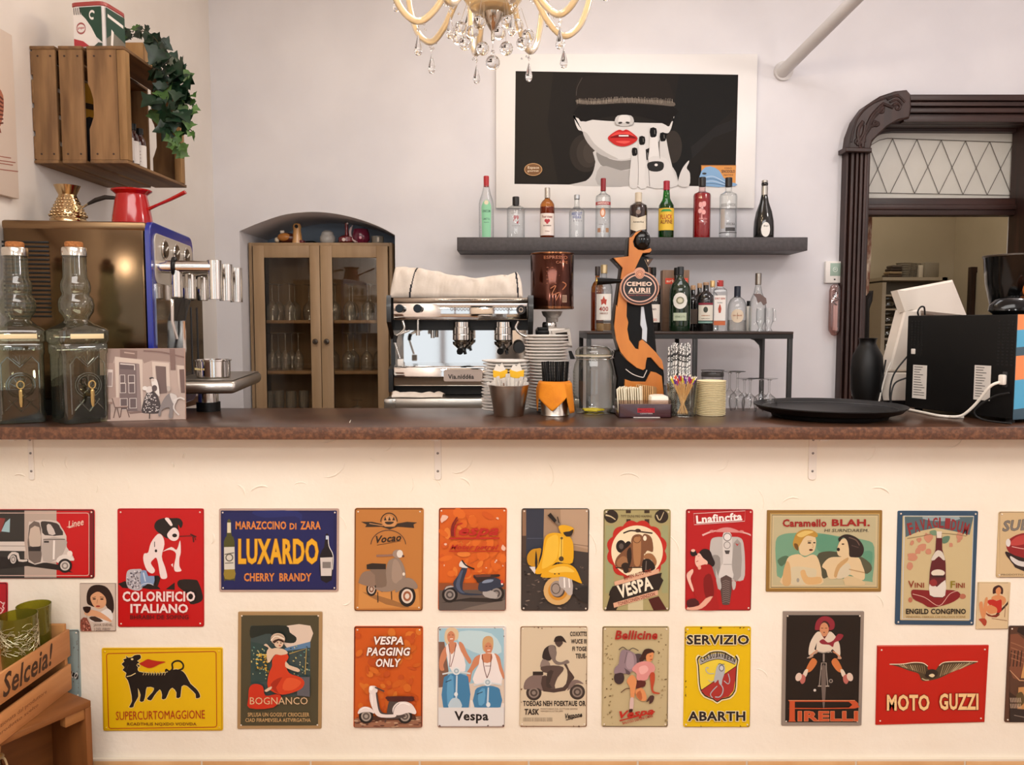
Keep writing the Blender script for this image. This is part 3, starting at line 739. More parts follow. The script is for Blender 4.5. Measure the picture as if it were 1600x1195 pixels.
for k in range(6):
    b=MB(); a=k*1.15; b.box(-.017,.017,-.007,.007,0,.006,YL,.0025); o=b.build('sweet',loc=J0+V((.024*cos(a),.024*sin(a),.008+.0*k)),rot=(0,0,a+1.2))
    tag(o,'yellow wrapped sweet lying at the bottom of the glass jar','sweet','yellow sweets in the jar')
# ---- sachet caddy
p=hz(1008,653,ZC); t=thing('sachet_caddy','dark burgundy sugar sachet box with a small red label','box',(p.x,p.y,ZC)); C0=V((p.x,p.y,ZC)); g=1/ppm(p.y)
hw=41.5*g; BG=M('#3a1018',.25,coat=.4)
b=MB(); b.box(-hw,hw,0,.004,0,22*g,BG,.001); b.box(-hw,hw,.1,.104,0,22*g,BG,.001); b.box(-hw,-hw+.004,0,.104,0,22*g,BG,.001); b.box(hw-.004,hw,0,.104,0,22*g,BG,.001); b.box(-hw,hw,0,.104,0,.004,BG,.001); b.build('box',t)
AC=TG('#e8dcd6','#b8aaa2',.9,.1,3)
b=MB(); b.box(-hw+.003,hw-.003,.0012,.003,22*g,28*g,AC); b.box(-hw+.001,-hw+.003,.003,.1,22*g,28*g,AC); b.box(hw-.003,hw-.001,.003,.1,22*g,28*g,AC); b.build('acrylic_rim',t)
A=Art(lambda x,y:V(((x-465)/8*g,-.0003,(985-y)/8*g)))
A.rect('#c8202a',368,862,582,916); A.rect('#5a0e14',374,868,576,910); A.rect('#c8202a',380,873,570,905); A.text('#4a0d12','MOKITO',385,876,565,903,.03)
A.text('#cdb3b0','CAFFETTERIA',400,922,560,936,.01); A.rect('#e6dcd6',318,973,652,981); A.build('label',t)
first=None; random.seed(9)
for k in range(11):
    b=MB() if first is None else None
    loc=C0+V((-hw+.010+k*.0068,.034,.005)); lab=('first' if k == 0 else ORD[k])+' cream sugar sachet from the left in the burgundy box'; rot=(-.06,-.12+.02*k,R(70))
    if first is None:
        b.box(-.024,.024,-.0016,.0016,0,.088,M('#ebe0c6',.6),.0014,1); first=tag(b.build('sugar_sachet',loc=loc,rot=rot),lab,'sachet','cream sugar sachets')
    else:dup(first,loc+V((0,random.uniform(0,.008),random.uniform(-.002,.003))),lab,rot=rot)
first=None
for k in range(9):
    loc=C0+V((-hw+.084-.010+k*.0062,.066,.005)); lab=ORD[k]+' brown sugar sachet from the left in the burgundy box'; rot=(-.05,.05+.012*k,R(65))
    if first is None:
        b=MB(); b.box(-.026,.026,-.0016,.0016,0,.094,M('#b98d5a',.65),.0014,1); first=tag(b.build('sugar_sachet',loc=loc,rot=rot),lab,'sachet','brown sugar sachets')
    else:dup(first,loc+V((0,.002*k,-.001*k)),lab,rot=rot)
b=MB(); b.box(-.028,.028,-.04,.04,0,.062,M('#f1e9da',.6),.008); tag(b.build('napkin_stack',loc=C0+V((hw-.034,.052,.005))),'white block of paper napkins at one end of the burgundy box','napkins')
# ---- cup of coloured stirrers
p=hz(1071,652,ZC); Y_=p.y+.04; S0=V((p.x,Y_,ZC)); t=thing('tumbler','clear square plastic cup crammed with colour-tipped stirrers','cup',S0,rz=R(-20))
b=MB(); b.lathe([(0,.004),(.036,.003,5),(.0375,.0,5),(.0475,.104,5),(.046,.104,5),(.036,.009,5),(0,.009)],JG,seg=40); b.build('cup',t)
random.seed(21); cols=['#d8c93a','#6d2d8a','#d8431e','#8c2d7a','#7a2f86','#8f3588','#6a2a80','#c0392b','#a83a7c','#5e2f8a']; WD=M('#d9a566',.6)
cn={'#d8c93a':'yellow','#6d2d8a':'violet','#d8431e':'orange','#8c2d7a':'plum','#7a2f86':'violet','#8f3588':'plum','#6a2a80':'violet','#c0392b':'red','#a83a7c':'pink','#5e2f8a':'violet'}
NS=24
for k in range(NS):
    a=-1+2*(k+.5)/NS; c=cols[(k*3) % 10] if k not in (1,2) else '#d8c93a'
    if k in (6,7):c='#d8431e'
    y_=random.uniform(-.022,.026); bot=V((-a*random.uniform(.006,.024),-y_*.6,.0095)); top_=V((a*.046,y_,random.uniform(.122,.137)-.008*abs(a)))
    d=top_-bot; b=MB(); L_=d.length; b.tube([(0,0,0),(0,0,L_-.022)],.0017,WD,6); st=b
    b.tube([(0,0,L_-.022),(0,0,L_-.006)],[.0026,.0028],M(c,.5),8); b.tube([(0,0,L_-.006),(0,0,L_)],[.0024,.0012],M('#efe3cc',.5),8)
    o=b.build('stirrer',loc=S0+bot); o.rotation_mode='QUATERNION'; o.rotation_quaternion=d.to_track_quat('Z','Y')
    tag(o,cn[c]+'-banded wooden stirrer in the clear cup, ' +ORD[k]+' from the left','stirrer','stirrers in the clear cup')
# ---- stack of cream paper lids
p=hz(1116,651,ZC); Y_=p.y+.045; first=None; CRM=M('#ecdcb2',.7)
for k in range(20):
    i=19-k; lab=('topmost' if i == 0 else 'lowest' if k == 0 else ORD[i])+' cream paper cup' +(' from the top' if 0<i<19 else '')+' of the stack beside the stirrers'
    loc=(p.x+(.0006 if k % 2 else 0),Y_,ZC+k*.00555)
    if first is None:
        b=MB(); b.lathe([(0,0),(.040,0),(.0435,.001),(.0445,.0028),(.0458,.0038),(.0458,.0052),(.0435,.0052),(.0425,.003),(0,.0022)],CRM,seg=40); first=tag(b.build('paper_cup',loc=loc),lab,'cup','stacked cream paper cups')
    else:dup(first,loc,lab)
# ---- patterned straws in a glass
p=at(1060,620,2.62); S0=V((p.x,2.62,ZC)); g=1/ppm(2.62)
t=thing('straw_glass','clear glass holding black-and-white patterned paper straws','glass',S0)
b=MB(); b.lathe([(0,.004),(.044,.003),(.046,.0),(.0475,.09),(.046,.09),(.044,.008),(0,.008)],GLASS,seg=32); b.build('glass',t)
PS=M('#f2efe9',.6,n=(240,'#17161a',(1,1,.9),.49,.53)); first=None; random.seed(6); PTS=[]
for k in range(60):
    q=(random.uniform(-.038,.038),random.uniform(-.038,.038))
    if q[0] ** 2+q[1] ** 2<.038 ** 2 and all((q[0]-a) ** 2+(q[1]-c) ** 2>.0070 ** 2 for a,c in PTS):PTS.append(q)
    if len(PTS)>26:break
for k,q in enumerate(PTS):
    loc=S0+V((q[0],q[1],.009)); sc_=(1,1,1); hh=random.uniform(-.012,.006)
    if first is None:
        b=MB(); b.lathe([(.0036,0),(.0036,.215),(.0028,.215),(.0028,.001)],PS,seg=12); first=tag(b.build('paper_straw',loc=loc),'black-and-white patterned paper straw in the straw glass behind the stirrers','straw','patterned paper straws')
    else:o=dup(first,loc); o.scale=(1,1,1+hh*4)
# ---- small glasses upside down
WG=TG('#fafafa','#84898a',.95,.06,3)
def stem_glass(name,h,rb,rf,m,seg=28,tulip=.8):
    """an upside-down stemmed glass: rim at z=0, foot at z=h"""
    b=MB(); hb=h*.5
    b.lathe([(rb*tulip,0),(rb*.95,hb*.3),(rb,hb*.5),(rb*.85,hb*.8),(rb*.4,hb*.97),(.006,hb*1.04)],m,seg=seg); bowl=b
    return b
def stem_parts(t,h,rb,rf,m,tulip=.8):
    hb=h*.5; b=MB(); b.lathe([(rb*tulip,0),(rb*.95,hb*.3),(rb,hb*.5),(rb*.86,hb*.8),(rb*.45,hb*.96),(.006,hb*1.05)],m,seg=28); b.build('bowl',t)
    b=MB(); b.lathe([(.006,hb*1.05),(.0036,hb*1.15),(.0034,h-.012),(.006,h-.006)],m,seg=14); b.build('stem',t)
    b=MB(); b.lathe([(.006,h-.006),(rf*.5,h-.003),(rf,h-.001),(rf,h),(0,h)],m,seg=28); b.build('foot',t)
for k,(px,yt,Y,lab) in enumerate(((1140,580,2.70,'first'),(1152,580,2.655,'second'),(1163,591,2.705,'third'),(1172,591,2.645,'fourth'),(1190,591,2.70,'fifth'),(1202,591,2.64,'sixth'))):
    p=at(px,600,Y); t=thing('liqueur_glass',lab+' small stemmed glass, counted from the paper cups, standing upside down','glass',(p.x,Y,ZC),'upside-down small glasses'); hh=at(px,yt,Y).z-ZC
    stem_parts(t,hh,.0265,.027,WG)
p=at(1113,600,2.69); t=thing('tumbler','straight glass tumbler with a dark band half hidden by the paper cups','glass',(p.x,2.69,ZC)); hh=at(1113,578,2.69).z-ZC
b=MB(); b.lathe([(.036,0),(.036,hh-.004),(.039,hh-.002),(.039,hh),(0,hh)],WG,seg=28); b.build('glass',t)
b=MB(); b.lathe([(.0368,hh-.022),(.0372,hh-.021),(.0372,hh-.009),(.0368,hh-.008)],M('#3a3634',.4),seg=28); b.build('band',t)
# ---- round tray
t=thing('serving_tray','round black waiter tray lying on the counter','tray',(at(1295,640,2.49).x,2.49,ZC))
TB=M('#0b0a0a',.42,spec=.35)
b=MB(); b.lathe([(0,.0),(.165,0),(.17,.002),(.175,.012),(.185,.014),(.21,.022),(.222,.034),(.226,.036),(.226,.039),(.22,.038),(.205,.028),(.18,.020),(0,.018)],TB,seg=72); b.build('dish',t)
b=MB(); b.lathe([(.20,.0262),(.2035,.0275),(.2035,.0285),(.20,.0272)],M('#2a2a2b',.25),seg=72); b.build('rim_line',t)
# ---- black appliance with a striped end
a0=hz(1582,662,ZC); a1=hz(1413,641,ZC); fx=(a1-a0).to_2d(); LB=fx.length; ang=atan2(fx.y,fx.x)
t=thing('microwave','black appliance box with white stickers and an orange and blue striped end','appliance',(a0.x,a0.y,ZC),rz=ang)   # local +x runs along the visible side, body on local -y
HB=at(1582,491,a0.y).z-ZC
BK=M('#090909',.5,spec=.25)
b=MB(); b.box(0,LB,-.36,0,.012,HB,BK,.004); b.build('case',t)
b=MB()
for r0,r1,n in ((.012,.055,4),(LB-.06,LB-.02,4)):
    for i in range(n):
        for j in range(14):x=r0+(r1-r0)*i/(n-1); z=HB-.02-j*.0085*(1.15 if r0<.1 else 1); b.box(x-.003,x+.003,-.0005,.0008,z-.0022,z+.0022,M('#030303',.8))
b.build('vent',t)
for x in (.03,LB-.03):
    b=MB(); b.cyl((x,-.03,0),.012,.0125,RUBBER); b.build('rubber_foot',t)
for (x0,x1,z0,z1) in ((.075+.0,.13,.06,.165),(LB-.085,LB-.03,.045,.155)):
    b=MB(); b.box(x0,x1,.0003,.0008,z0,z1,M('#cfc9c2',.5)); st=b.build('sticker',t); b=MB(); random.seed(int(x0*100))
    for i in range(12):zz=z1-.006-i*(z1-z0-.01)/12; b.box(x1-.005-random.uniform(.5,1)*(x1-x0-.012),x1-.005,.0009,.0012,zz-.0016,zz+.0006,M('#4a4644',.6))
    b.build('sticker_print',st)
b=MB(); b.box(LB-.038,LB-.022,0,.005,.19,.208,M('#d8d2cb',.4),.003); b.build('switch',t)
b=MB(); b.box(.02,.034,0,.006,.105,.15,M('#2b2a2a',.5),.001); b.build('socket',t)
T_=Matrix.Translation(V((a0.x,a0.y,ZC))) @ Matrix.Rotation(ang,4,'Z')
b=MB(); m0=[M(c,.3) for c in ('#e98a4f','#4aa3c9','#35505e')]
bands=[(0,.03,2),(.03,.09,1),(.09,.115,1),(.115,.185,0),(.185,.21,2),(.21,.26,1),(.26,HB-.012,0)]
for z0,z1,i in bands:b.prism([(-.358,.012+z0),(-.002,.012+z0+(.012 if z0 else 0)),(-.002,.012+z1+(.012 if z1<HB-.02 else 0)),(-.358,.012+z1)],0,.002,m0[i]) if False else None
def end_panel(b):
    for z0,z1,i in bands:
        q=.02 if 0<z0 else 0; q1=.02 if z1<HB-.02 else 0
        b.mesh([V((-.0015,0,.012+z0)),V((-.0015,-.36,.012+z0+q)),V((-.0015,-.36,.012+z1+q1)),V((-.0015,0,.012+z1))],[[0,1,2,3]],m0[i],False)
end_panel(b); b.box(-.001,0,-.36,0,.012,HB-.001,m0[2]); b.build('striped_front',t)
PLW=M('#e8e1d6',.45)
z0=lambda x,d,z:T_ @ V((x,d,z))
b=MB(); b.box(.018,.036,.006,.022,.112,.142,PLW,.004); o=b.build('plug_head');
o.parent=None
cable=thing('power_cable','white power cable plugged into the black appliance and trailing over the counter','cable',z0(.027,.03,.0))
bpy.data.objects.remove(o)
M0=Matrix.Translation(cable.location)
b=MB(); b.T=M0.inverted() @ T_; b.box(.018,.036,.0065,.022,.112,.142,PLW,.004); b.build('plug',cable)
b=MB(); b.T=M0.inverted()
pts=[z0(.03,.02,.12),z0(.05,.035,.105),z0(.09,.04,.05),z0(.13,.045,.012),z0(.17,.05,.0045)]+[V((q.x,q.y,ZC+.0045)) for q in (hz(1506,654,ZC),hz(1470,652,ZC),hz(1440,646,ZC),hz(1412,640,ZC))]
b.tube(smooth(pts,5,False),.0042,PLW,8); b.build('cord',cable)
for k,(pp,lab) in enumerate((([(LB+.03,.02,.0045),(LB+.035,.03,.05),(LB+.03,.02,.12),(LB+.0005,-.015,.19)],'thin black cable looping down beside the white till base'),([(LB+.015,.035,.0045),(LB+.02,.04,.04),(LB+.02,.025,.09),(LB+.0005,-.01,.11)],'short black cable curving behind the appliance by the tray'),([(.005,.012,.09),(.05,.02,.075),(.10,.03,.03),(.08,.02,.0045),(-.02,.03,.0045)],'black cable sagging under the white power cable'))):
    b=MB(); pl=[z0(*q) for q in pp]; o=None
    b.T=Matrix.Translation(-pl[0]); b.tube(smooth(pl,6,False),.0028,RUBBER,8); o=b.build('cable',loc=pl[0]); tag(o,lab,'cable')
# ---- black pot and glossy bird-like figure on the appliance
zt_=ZC+HB
p=at(1584,450,2.53); g=1/ppm(2.5)
t=thing('ice_bucket','tall glossy black pot standing on the black appliance','pot',(p.x,2.53,zt_));
b=MB(); b.lathe([(0,0),(27*g,0),(31*g,10*g),(40*g,50*g),(43.5*g,90*g),(44.5*g,92*g),(43*g,93*g),(38*g,52*g),(0,44*g)],GLOSSK,seg=48); b.build('pot',t)
b=MB(); b.lathe([(43.7*g,90*g),(45.2*g,91*g),(45.2*g,93*g),(43.5*g,93.5*g)],M('#3b2f22',.3),seg=48); b.build('rim',t)
p=at(1577,480,2.42); g=1/ppm(2.42)
t=thing('bird_figure','small glossy black bird ornament with an orange head before the black pot','ornament',(p.x,2.395,zt_))
b=MB(); b.T=Matrix.Diagonal(V((1,.7,1,1))); b.lathe([(0,0),(30*g,0),(38*g,6*g),(37*g,14*g),(28*g,23*g),(14*g,28*g),(0,29*g)],GLOSSK,seg=40); b.build('body',t)
b=MB(); b.sph((26*g,-.002,38*g),14*g,M('#c96a1c',.2,coat=.5),20,14,(1,.85,1.05)); b.build('head',t)
# ---- white till
p=at(1385,620,2.86); t=thing('till','white tilted till screen on a slanted stand behind the black appliance','till',(p.x,2.86,ZC)); TW=M('#e4d9cc',.4); Y_=2.86
P=lambda x,y,d=0:(at(x,y,Y_+d)-V((p.x,2.86,ZC)))
b=MB(); q0,q1=P(1359,623),P(1420,582); b.box(q0.x,q1.x,-.02,.16,.016,q1.z,TW,.006); b.box(q0.x+.01,q1.x-.01,-.01,.15,0,.018,BLACK); b.build('base',t)
b=MB(); o_=[(1414,484),(1440,484),(1440,580),(1389,580)]; b.prism([(P(x,y).x,P(x,y).z) for x,y in o_],.0,.07,TW,.006); b.build('stand',t)
b=MB()
fr=[P(1402,453,.0),P(1488,437,.10),P(1512,497,.16),P(1414,487,.0)]; nrm=(fr[1]-fr[0]).cross(fr[3]-fr[0]).normalized(); nrm=nrm if nrm.y<0 else -nrm
bk=[q-nrm*.03 for q in fr]; cen=sum(fr,V())/4; inn_=[cen+(q-cen)*.86+nrm*.012 for q in fr]
b.mesh(fr+bk+inn_,[[0,1,5,4],[1,2,6,5],[2,3,7,6],[3,0,4,7],[4,5,6,7],[0,1,9,8],[1,2,10,9],[2,3,11,10],[3,0,8,11],[8,9,10,11]],TW,False); b.build('screen_back',t)
b=MB(); b.tube(smooth([P(1437,497,-.01),P(1434,488,-.02),P(1438,480,-.02),P(1444,480,-.015),P(1445,492,-.01)],5,False),.003,BLACK,8); b.build('screen_cord',t)
for k,(pp,c,lab) in enumerate((([(1384,562),(1380,585),(1376,605),(1380,636)],RUBBER,'black cable hanging in front of the till base'),([(1392,566),(1386,580),(1380,600),(1372,634)],PLW,'white cable hanging in front of the till base'))):
    b=MB(); pl=[at(x,y,2.82) for x,y in pp]; pl[-1].z=ZC+.003; b.T=Matrix.Translation(-pl[0]); b.tube(smooth(pl,5,False),.003,c,8); tag(b.build('cable',loc=pl[0]),lab,'cable')
# ---- black jug
p=at(1362,600,2.70); g=1/ppm(2.82); p=at(1351,600,2.64); t=thing('vase','matt black round vase between the door jamb and the till','vase',(at(1357,600,2.84).x,2.66,ZC))
t.location=(at(1354,600,2.86).x,2.86,ZC)
b=MB(); b.lathe([(0,0),(15*g,0),(18*g,4*g),(24*g,26*g),(25*g,52*g),(22.5*g,78*g),(14*g,94*g),(12*g,98*g),(13*g,104*g),(15*g,106*g),(11*g,104*g),(10*g,96*g),(0,90*g)],M('#0d0c0c',.45,spec=.3),seg=40); b.build('body',t)
# ---- beer tap column
YT_=2.62; p=at(997,635,YT_); t=thing('beer_tap','carved orange and black beer tap column with an oval badge','beer tap',(p.x,YT_,ZC))
Q=lambda pts:[((at(x,y,YT_)-p).x,at(x,y,YT_).z-ZC) for x,y in pts]
Z1=lambda pts:[(920+x/9.19,350+y/9.19) for x,y in pts]
Z2=lambda pts:[(920+x/7.47,470+y/7.47) for x,y in pts]
BKW=M('#070606',.35,spec=.2); ORW=M('#d08234',.32,n=(14,'#b0631f',(1,1,.3),.3,.75),coat=.1)
sil=Z1([(552,205),(590,195),(640,130),(720,98),(800,90),(828,190),(850,330),(880,380),(862,430),(770,465)])+Z1([(910,500),(835,610),(842,720)])+Z2([(715,0),(745,300),(775,600),(840,700),(860,850),(862,1090),(866,1230),(300,1230),(300,1030),(312,900),(265,680),(290,575),(335,570),(288,400),(272,250),(300,50)])+Z1([(440,700),(445,635),(318,500),(335,490),(530,468)])
sil[-14:-14]=[]
zz=Q(sil); zz=[(x,max(0,z)) for x,z in zz]
b=MB(); b.prism(zz,-.03,.04,BKW,.005); body=b.build('column',t)
face=Z1([(558,212),(592,205),(645,140),(740,106),(690,140),(640,190),(606,270),(625,340),(680,385),(760,395),(855,362),(872,392),(845,425),(745,432),(700,520),(640,650),(600,760),(520,900),(520,1190)])+Z2([(425,20),(420,180),(440,250),(428,330),(450,450),(520,550),(556,560),(566,470),(598,448),(660,500),(760,600),(828,690),(842,760),(845,800),(800,770),(700,655),(655,655),(645,700),(635,780),(610,800),(540,775),(430,690),(350,590),(300,450),(278,300),(302,50)])+Z1([(385,1190),(445,720),(462,640),(335,502),(548,478)])
b=MB(); b.prism(Q(face),-.042,-.029,ORW,.0007); b.build('orange_relief',t)
low=Z2([(402,905),(480,930),(640,935),(700,815),(760,828),(825,868),(850,1090),(852,1230),(380,1230)])
b=MB(); b.prism([(x,max(.002,z)) for x,z in Q(low)],-.040,-.029,ORW,.001); b.build('orange_foot',t)
b=MB(); b.prism(Q(Z2([(592,70),(622,70),(640,200),(662,320),(656,480),(600,440),(605,330),(582,280)])),-.034,-.029,M('#c9ccd0',.25,.3),.001); b.build('silver_stripe',t)
hc=at(920+745/9.19,350+245/9.19,YT_)-p; hd=V((hc.x,-.032,at(920+745/9.19,350+245/9.19,YT_).z-ZC))
b=MB(); b.sph(hd,13.2/ppm(YT_),GLOSSK,28,18,(.95,.55,1.15)); b.build('black_orb',t)
A=Art(lambda x,y:V(((at(920+x/7.47,470+y/7.47,YT_)-p).x,-.0306,at(920+x/7.47,470+y/7.47,YT_).z-ZC)))
A.line('#d8cfc4',[(415,790),(500,850),(610,885),(632,860),(660,800)],9,3); A.line('#8a7d6c',[(350,600),(430,690)],5,0); A.build('white_line',t)
A=Art(lambda x,y:V(((at(920+x/9.19,350+y/9.19,YT_)-p).x,-.0315,at(920+x/9.19,350+y/9.19,YT_).z-ZC)))
A.poly('#4a2f1c',[(800,510),(900,510),(830,600)],0); A.poly('#d9c7a2',[(810,520),(840,530),(822,560)],0); A.line('#8f7a60',[(780,520),(835,640),(838,720)],8,0); A.build('wing_mark',t)
G=lambda x,y:V(((at(920+x/9.19,350+y/9.19,YT_)-p).x,0,at(920+x/9.19,350+y/9.19,YT_).z-ZC))
ov=[(690+278*cos(2*pi*i/60),930+240*sin(2*pi*i/60)) for i in range(60)]
ov=[q for q in ov if not (abs(q[0]-690)<84 and q[1]<760)]
i0=max(range(len(ov)),key=lambda i:(ov[i][0]-ov[i-1][0]) ** 2+(ov[i][1]-ov[i-1][1]) ** 2); ov=ov[i0:]+ov[:i0]
ov += [(690-84*cos(R(a)),730-90*sin(R(a))) for a in range(20,165,12)]
b=MB(); b.prism([(G(*q).x,G(*q).z) for q in ov],-.058,-.043,M('#c79278',.35),.002); bd=b.build('badge',t)
A=Art(lambda x,y:G(x,y)+V((0,-.0582,0)),r=.3)
A.ell('#2a1210',690,932,258,222,n=44); A.ell('#d5a893',690,932,232,197,n=44); A.ell('#120b0a',690,932,214,180,n=44)
A.ell('#c79278',690,735,66); A.ell('#7a4436',690,737,54); A.ell('#cf9270',690,737,47); A.ring('#8a4a34',690,737,30,30,7)
A.text('#e8c9b4','CEMEO',505,842,862,902,.035); A.text('#e8c9b4','AURII',530,925,835,995,.035); A.line('#e8c9b4',[(525,1004),(845,1004)],6,0); A.text('#8c3a35','BIRRA ARTIGIANALE',535,1020,835,1042,.01)
A.build('badge_print',bd)
b=MB(); l0=G(430,830)+V((0,-.05,0)); l1=G(85,835)+V((0,-.06,0))
b.tube([l0+V((.03,0,0)),l0,l0.lerp(l1,.5),l1],[.006,.006,.0095,.0125],BKW,16); lv=b.build('lever',t)
b=MB(); b.sph(l1,.0115,M('#d3a95a',.25,1.),14,8,(.35,1,1)); b.build('lever_tip',lv)
b=MB(); b.cyl((-.002,.004,0),.1,.004,BKW,seg=36); b.build('base_plate',t)
# ================================================================== behind the bar
def bp(b,x0,y0,x1,y1,Yf,Yk,m,bev=0.,base=V((0,0,0))):
    """box whose front face at depth Yf fills the photo rectangle, running back to Yk"""
    p,q=at(x0,(y0+y1)/2,Yf),at(x1,(y0+y1)/2,Yf); zt,zb=at(CX,y0,Yf).z,at(CX,y1,Yf).z
    b.box(p.x,q.x,Yf,Yk,zb,zt,m,bev); return b
# ---- two-group coffee machine on the steel counter
YM=3.55; p=at(720,622,YM); t=thing('espresso_machine','two-group chrome coffee machine with black cheeks, a towel thrown over its top','coffee machine',(p.x,YM,ZB)); TM=Matrix.Translation(-V((p.x,YM,ZB)))
def part(name,parent,fn,T=None):
    b=MB(); b.T=T if T is not None else TM; fn(b); return b.build(name,parent)
CK=M('#141211',.3,coat=.2); MIR=M('#e4ded8',.05,1.)
pc=lambda x0,x1:(lambda b:b.mesh(*(lambda o:([V((at(x0,500,YM).x,a,c)) for a,c in o]+[V((at(x1,500,YM).x,a,c)) for a,c in o],[list(range(len(o))),[i+len(o) for i in range(len(o))][::-1]]+[[i,len(o)+i,len(o)+(i+1) % len(o),(i+1) % len(o)] for i in range(len(o))]))([(YM-.05,at(0,462,YM).z),(YM-.06,at(0,480,YM).z),(YM-.055,at(0,503,YM).z),(YM+.06,at(0,530,YM).z),(YM+.06,at(0,570,YM).z),(YM-.02,at(0,576,YM).z),(YM-.02,ZB+.02),(YM+.45,ZB+.02),(YM+.45,at(0,462,YM).z)]),CK,False))
part('side_cheek',t,pc(607,614)); part('side_cheek',t,pc(825,833))
fb=part('control_band',t,lambda b:bp(b,614,473,825,500,YM-.045,YM+.2,MIR,.004))
part('band_lip',t,lambda b:bp(b,614,465,825,473.5,YM-.05,YM+.42,M('#8c7f72',.15,1.),.003))
part('group_housing',t,lambda b:bp(b,614,499,825,516,YM+.01,YM+.4,BLACK))
part('back_panel',t,lambda b:bp(b,614,513,825,575,YM+.2,YM+.42,MIR))
tray=part('drip_tray',t,lambda b:bp(b,615,573.5,825,603,YM-.03,YM+.3,MIR,.004))
part('base',t,lambda b:bp(b,618,602,822,616,YM+.05,YM+.4,BLACK))
for x in (626,815):part('foot',t,lambda b:b.cyl((at(x,0,YM).x,YM+.1,ZB),.022,.05,BLACK))
A=Art(lambda x,y:V((at(600+x/5.196,410+y/5.196,YM-.03).x-p.x,-.0305,at(600,410+y/5.196,YM-.03).z-ZB)),r=.3)
A.poly('#b9a79c',rrect(485,800,868,965,14),0); A.text('#17120f','Via.niddéa',520,908,730,946,.03); A.build('name_plate',tray)
A=Art(lambda x,y:V((at(600+x/5.196,410+y/5.196,YM-.045).x-p.x,-.0455,at(600,410+y/5.196,YM-.045).z-ZB)),r=.3)
for cx in (615,960):
    for i in range(6):A.ring('#6d5c4c',cx-65+i*27,378,9,13,4)
    A.build('push_button_row',fb); A.mb=MB()
for x,y in ((625,482),(653,482)):
    o=part('control_knob',t,lambda b:b.cyl((at(x,y,YM-.05).x,YM-.046,at(x,y,YM-.05).z),6.6/ppm(YM),.022,GLOSSK,axis='-y',bev=.003))
    part('knob_mark',o,lambda b:b.cyl((at(x+5,y+4,YM).x,YM-.047,at(x,y+4,YM).z),.006,.004,CHROME,axis='-y'))
o=part('round_badge',t,lambda b:b.cyl((at(814,484,YM).x,YM-.046,at(0,484,YM).z),7/ppm(YM),.004,M('#1c1412',.3),axis='-y'))
part('badge_mark',o,lambda b:(b.tube([at(814+3*cos(i*pi/5),484+3.6*sin(i*pi/5),YM-.052) for i in range(10)],.0016,CHROME,6,True),b.tube([at(811,486,YM-.052),at(817,486,YM-.052)],.0015,CHROME,6)))
for k,x in enumerate((721.5,786.5)):
    c=at(x,503,YM-.02); r=14.2/ppm(YM)
    g_=part('brew_group',t,lambda b:b.lathe([(0,0),(r*.75,0),(r,.008),(r,.03),(r*.96,.032),(r,.034),(r,.062),(r*.92,.064),(r*.92,.086),(0,.086)],CHROME,(c.x,YM-.02,c.z-.086),32))
    part('portafilter',g_,lambda b:(b.lathe([(0,0),(r*.5,0),(r*.98,.018),(r*1.02,.03),(0,.03)],M('#8f877d',.2,1.),(c.x,YM-.02,c.z-.116),28),b.tube([(c.x,YM-.02,c.z-.105),(c.x-(.0 if k == 0 else .012),YM-.15,c.z-.125)],[.011,.0145],BLACK,14),b.tube([(c.x-.012,YM-.03,c.z-.125),(c.x-.014,YM-.035,c.z-.14)],.007,BLACK,10),b.tube([(c.x+.012,YM-.03,c.z-.125),(c.x+.016,YM-.035,c.z-.14)],.007,BLACK,10)))
A3=lambda pts,Y=YM-.05:smooth([tuple(at(x,y,Y)) for x,y in pts],5,False)
w_=part('steam_wand',t,lambda b:(b.tube(A3([(629,501),(632,512),(627,519),(620,524),(618,530)]),.0055,CHROME,10),b.tube(A3([(640,516),(630,520),(620,524)]),.0045,CHROME,10),b.tube(A3([(616,532),(620,545),(625,560)]),.005,CHROME,10)))
part('wand_grip',w_,lambda b:b.tube(A3([(619,524),(617,530),(617,535)]),.009,RUBBER,10)); part('wand_tip',w_,lambda b:bp(b,621,561,630,572,YM-.06,YM-.04,M('#efeae3',.4),.003))
w_=part('steam_wand',t,lambda b:b.tube(A3([(810,502),(806,512),(811,520),(820,525),(830,526)]),.0055,CHROME,10))
part('water_tap',t,lambda b:(b.tube(A3([(653,500),(653,518)]),.005,CHROME,10),b.tube(A3([(653,517),(653,524)]),.009,CHROME,12)))
part('water_tap',t,lambda b:b.tube(A3([(676,512),(676,528)],YM+.1),.009,CHROME,12))
part('round_knob',t,lambda b:b.cyl((at(811,543,YM-.06).x,YM-.02,at(0,543,YM-.06).z),9.3/ppm(YM-.06),.03,M('#141314',.35),axis='-y',bev=.004))
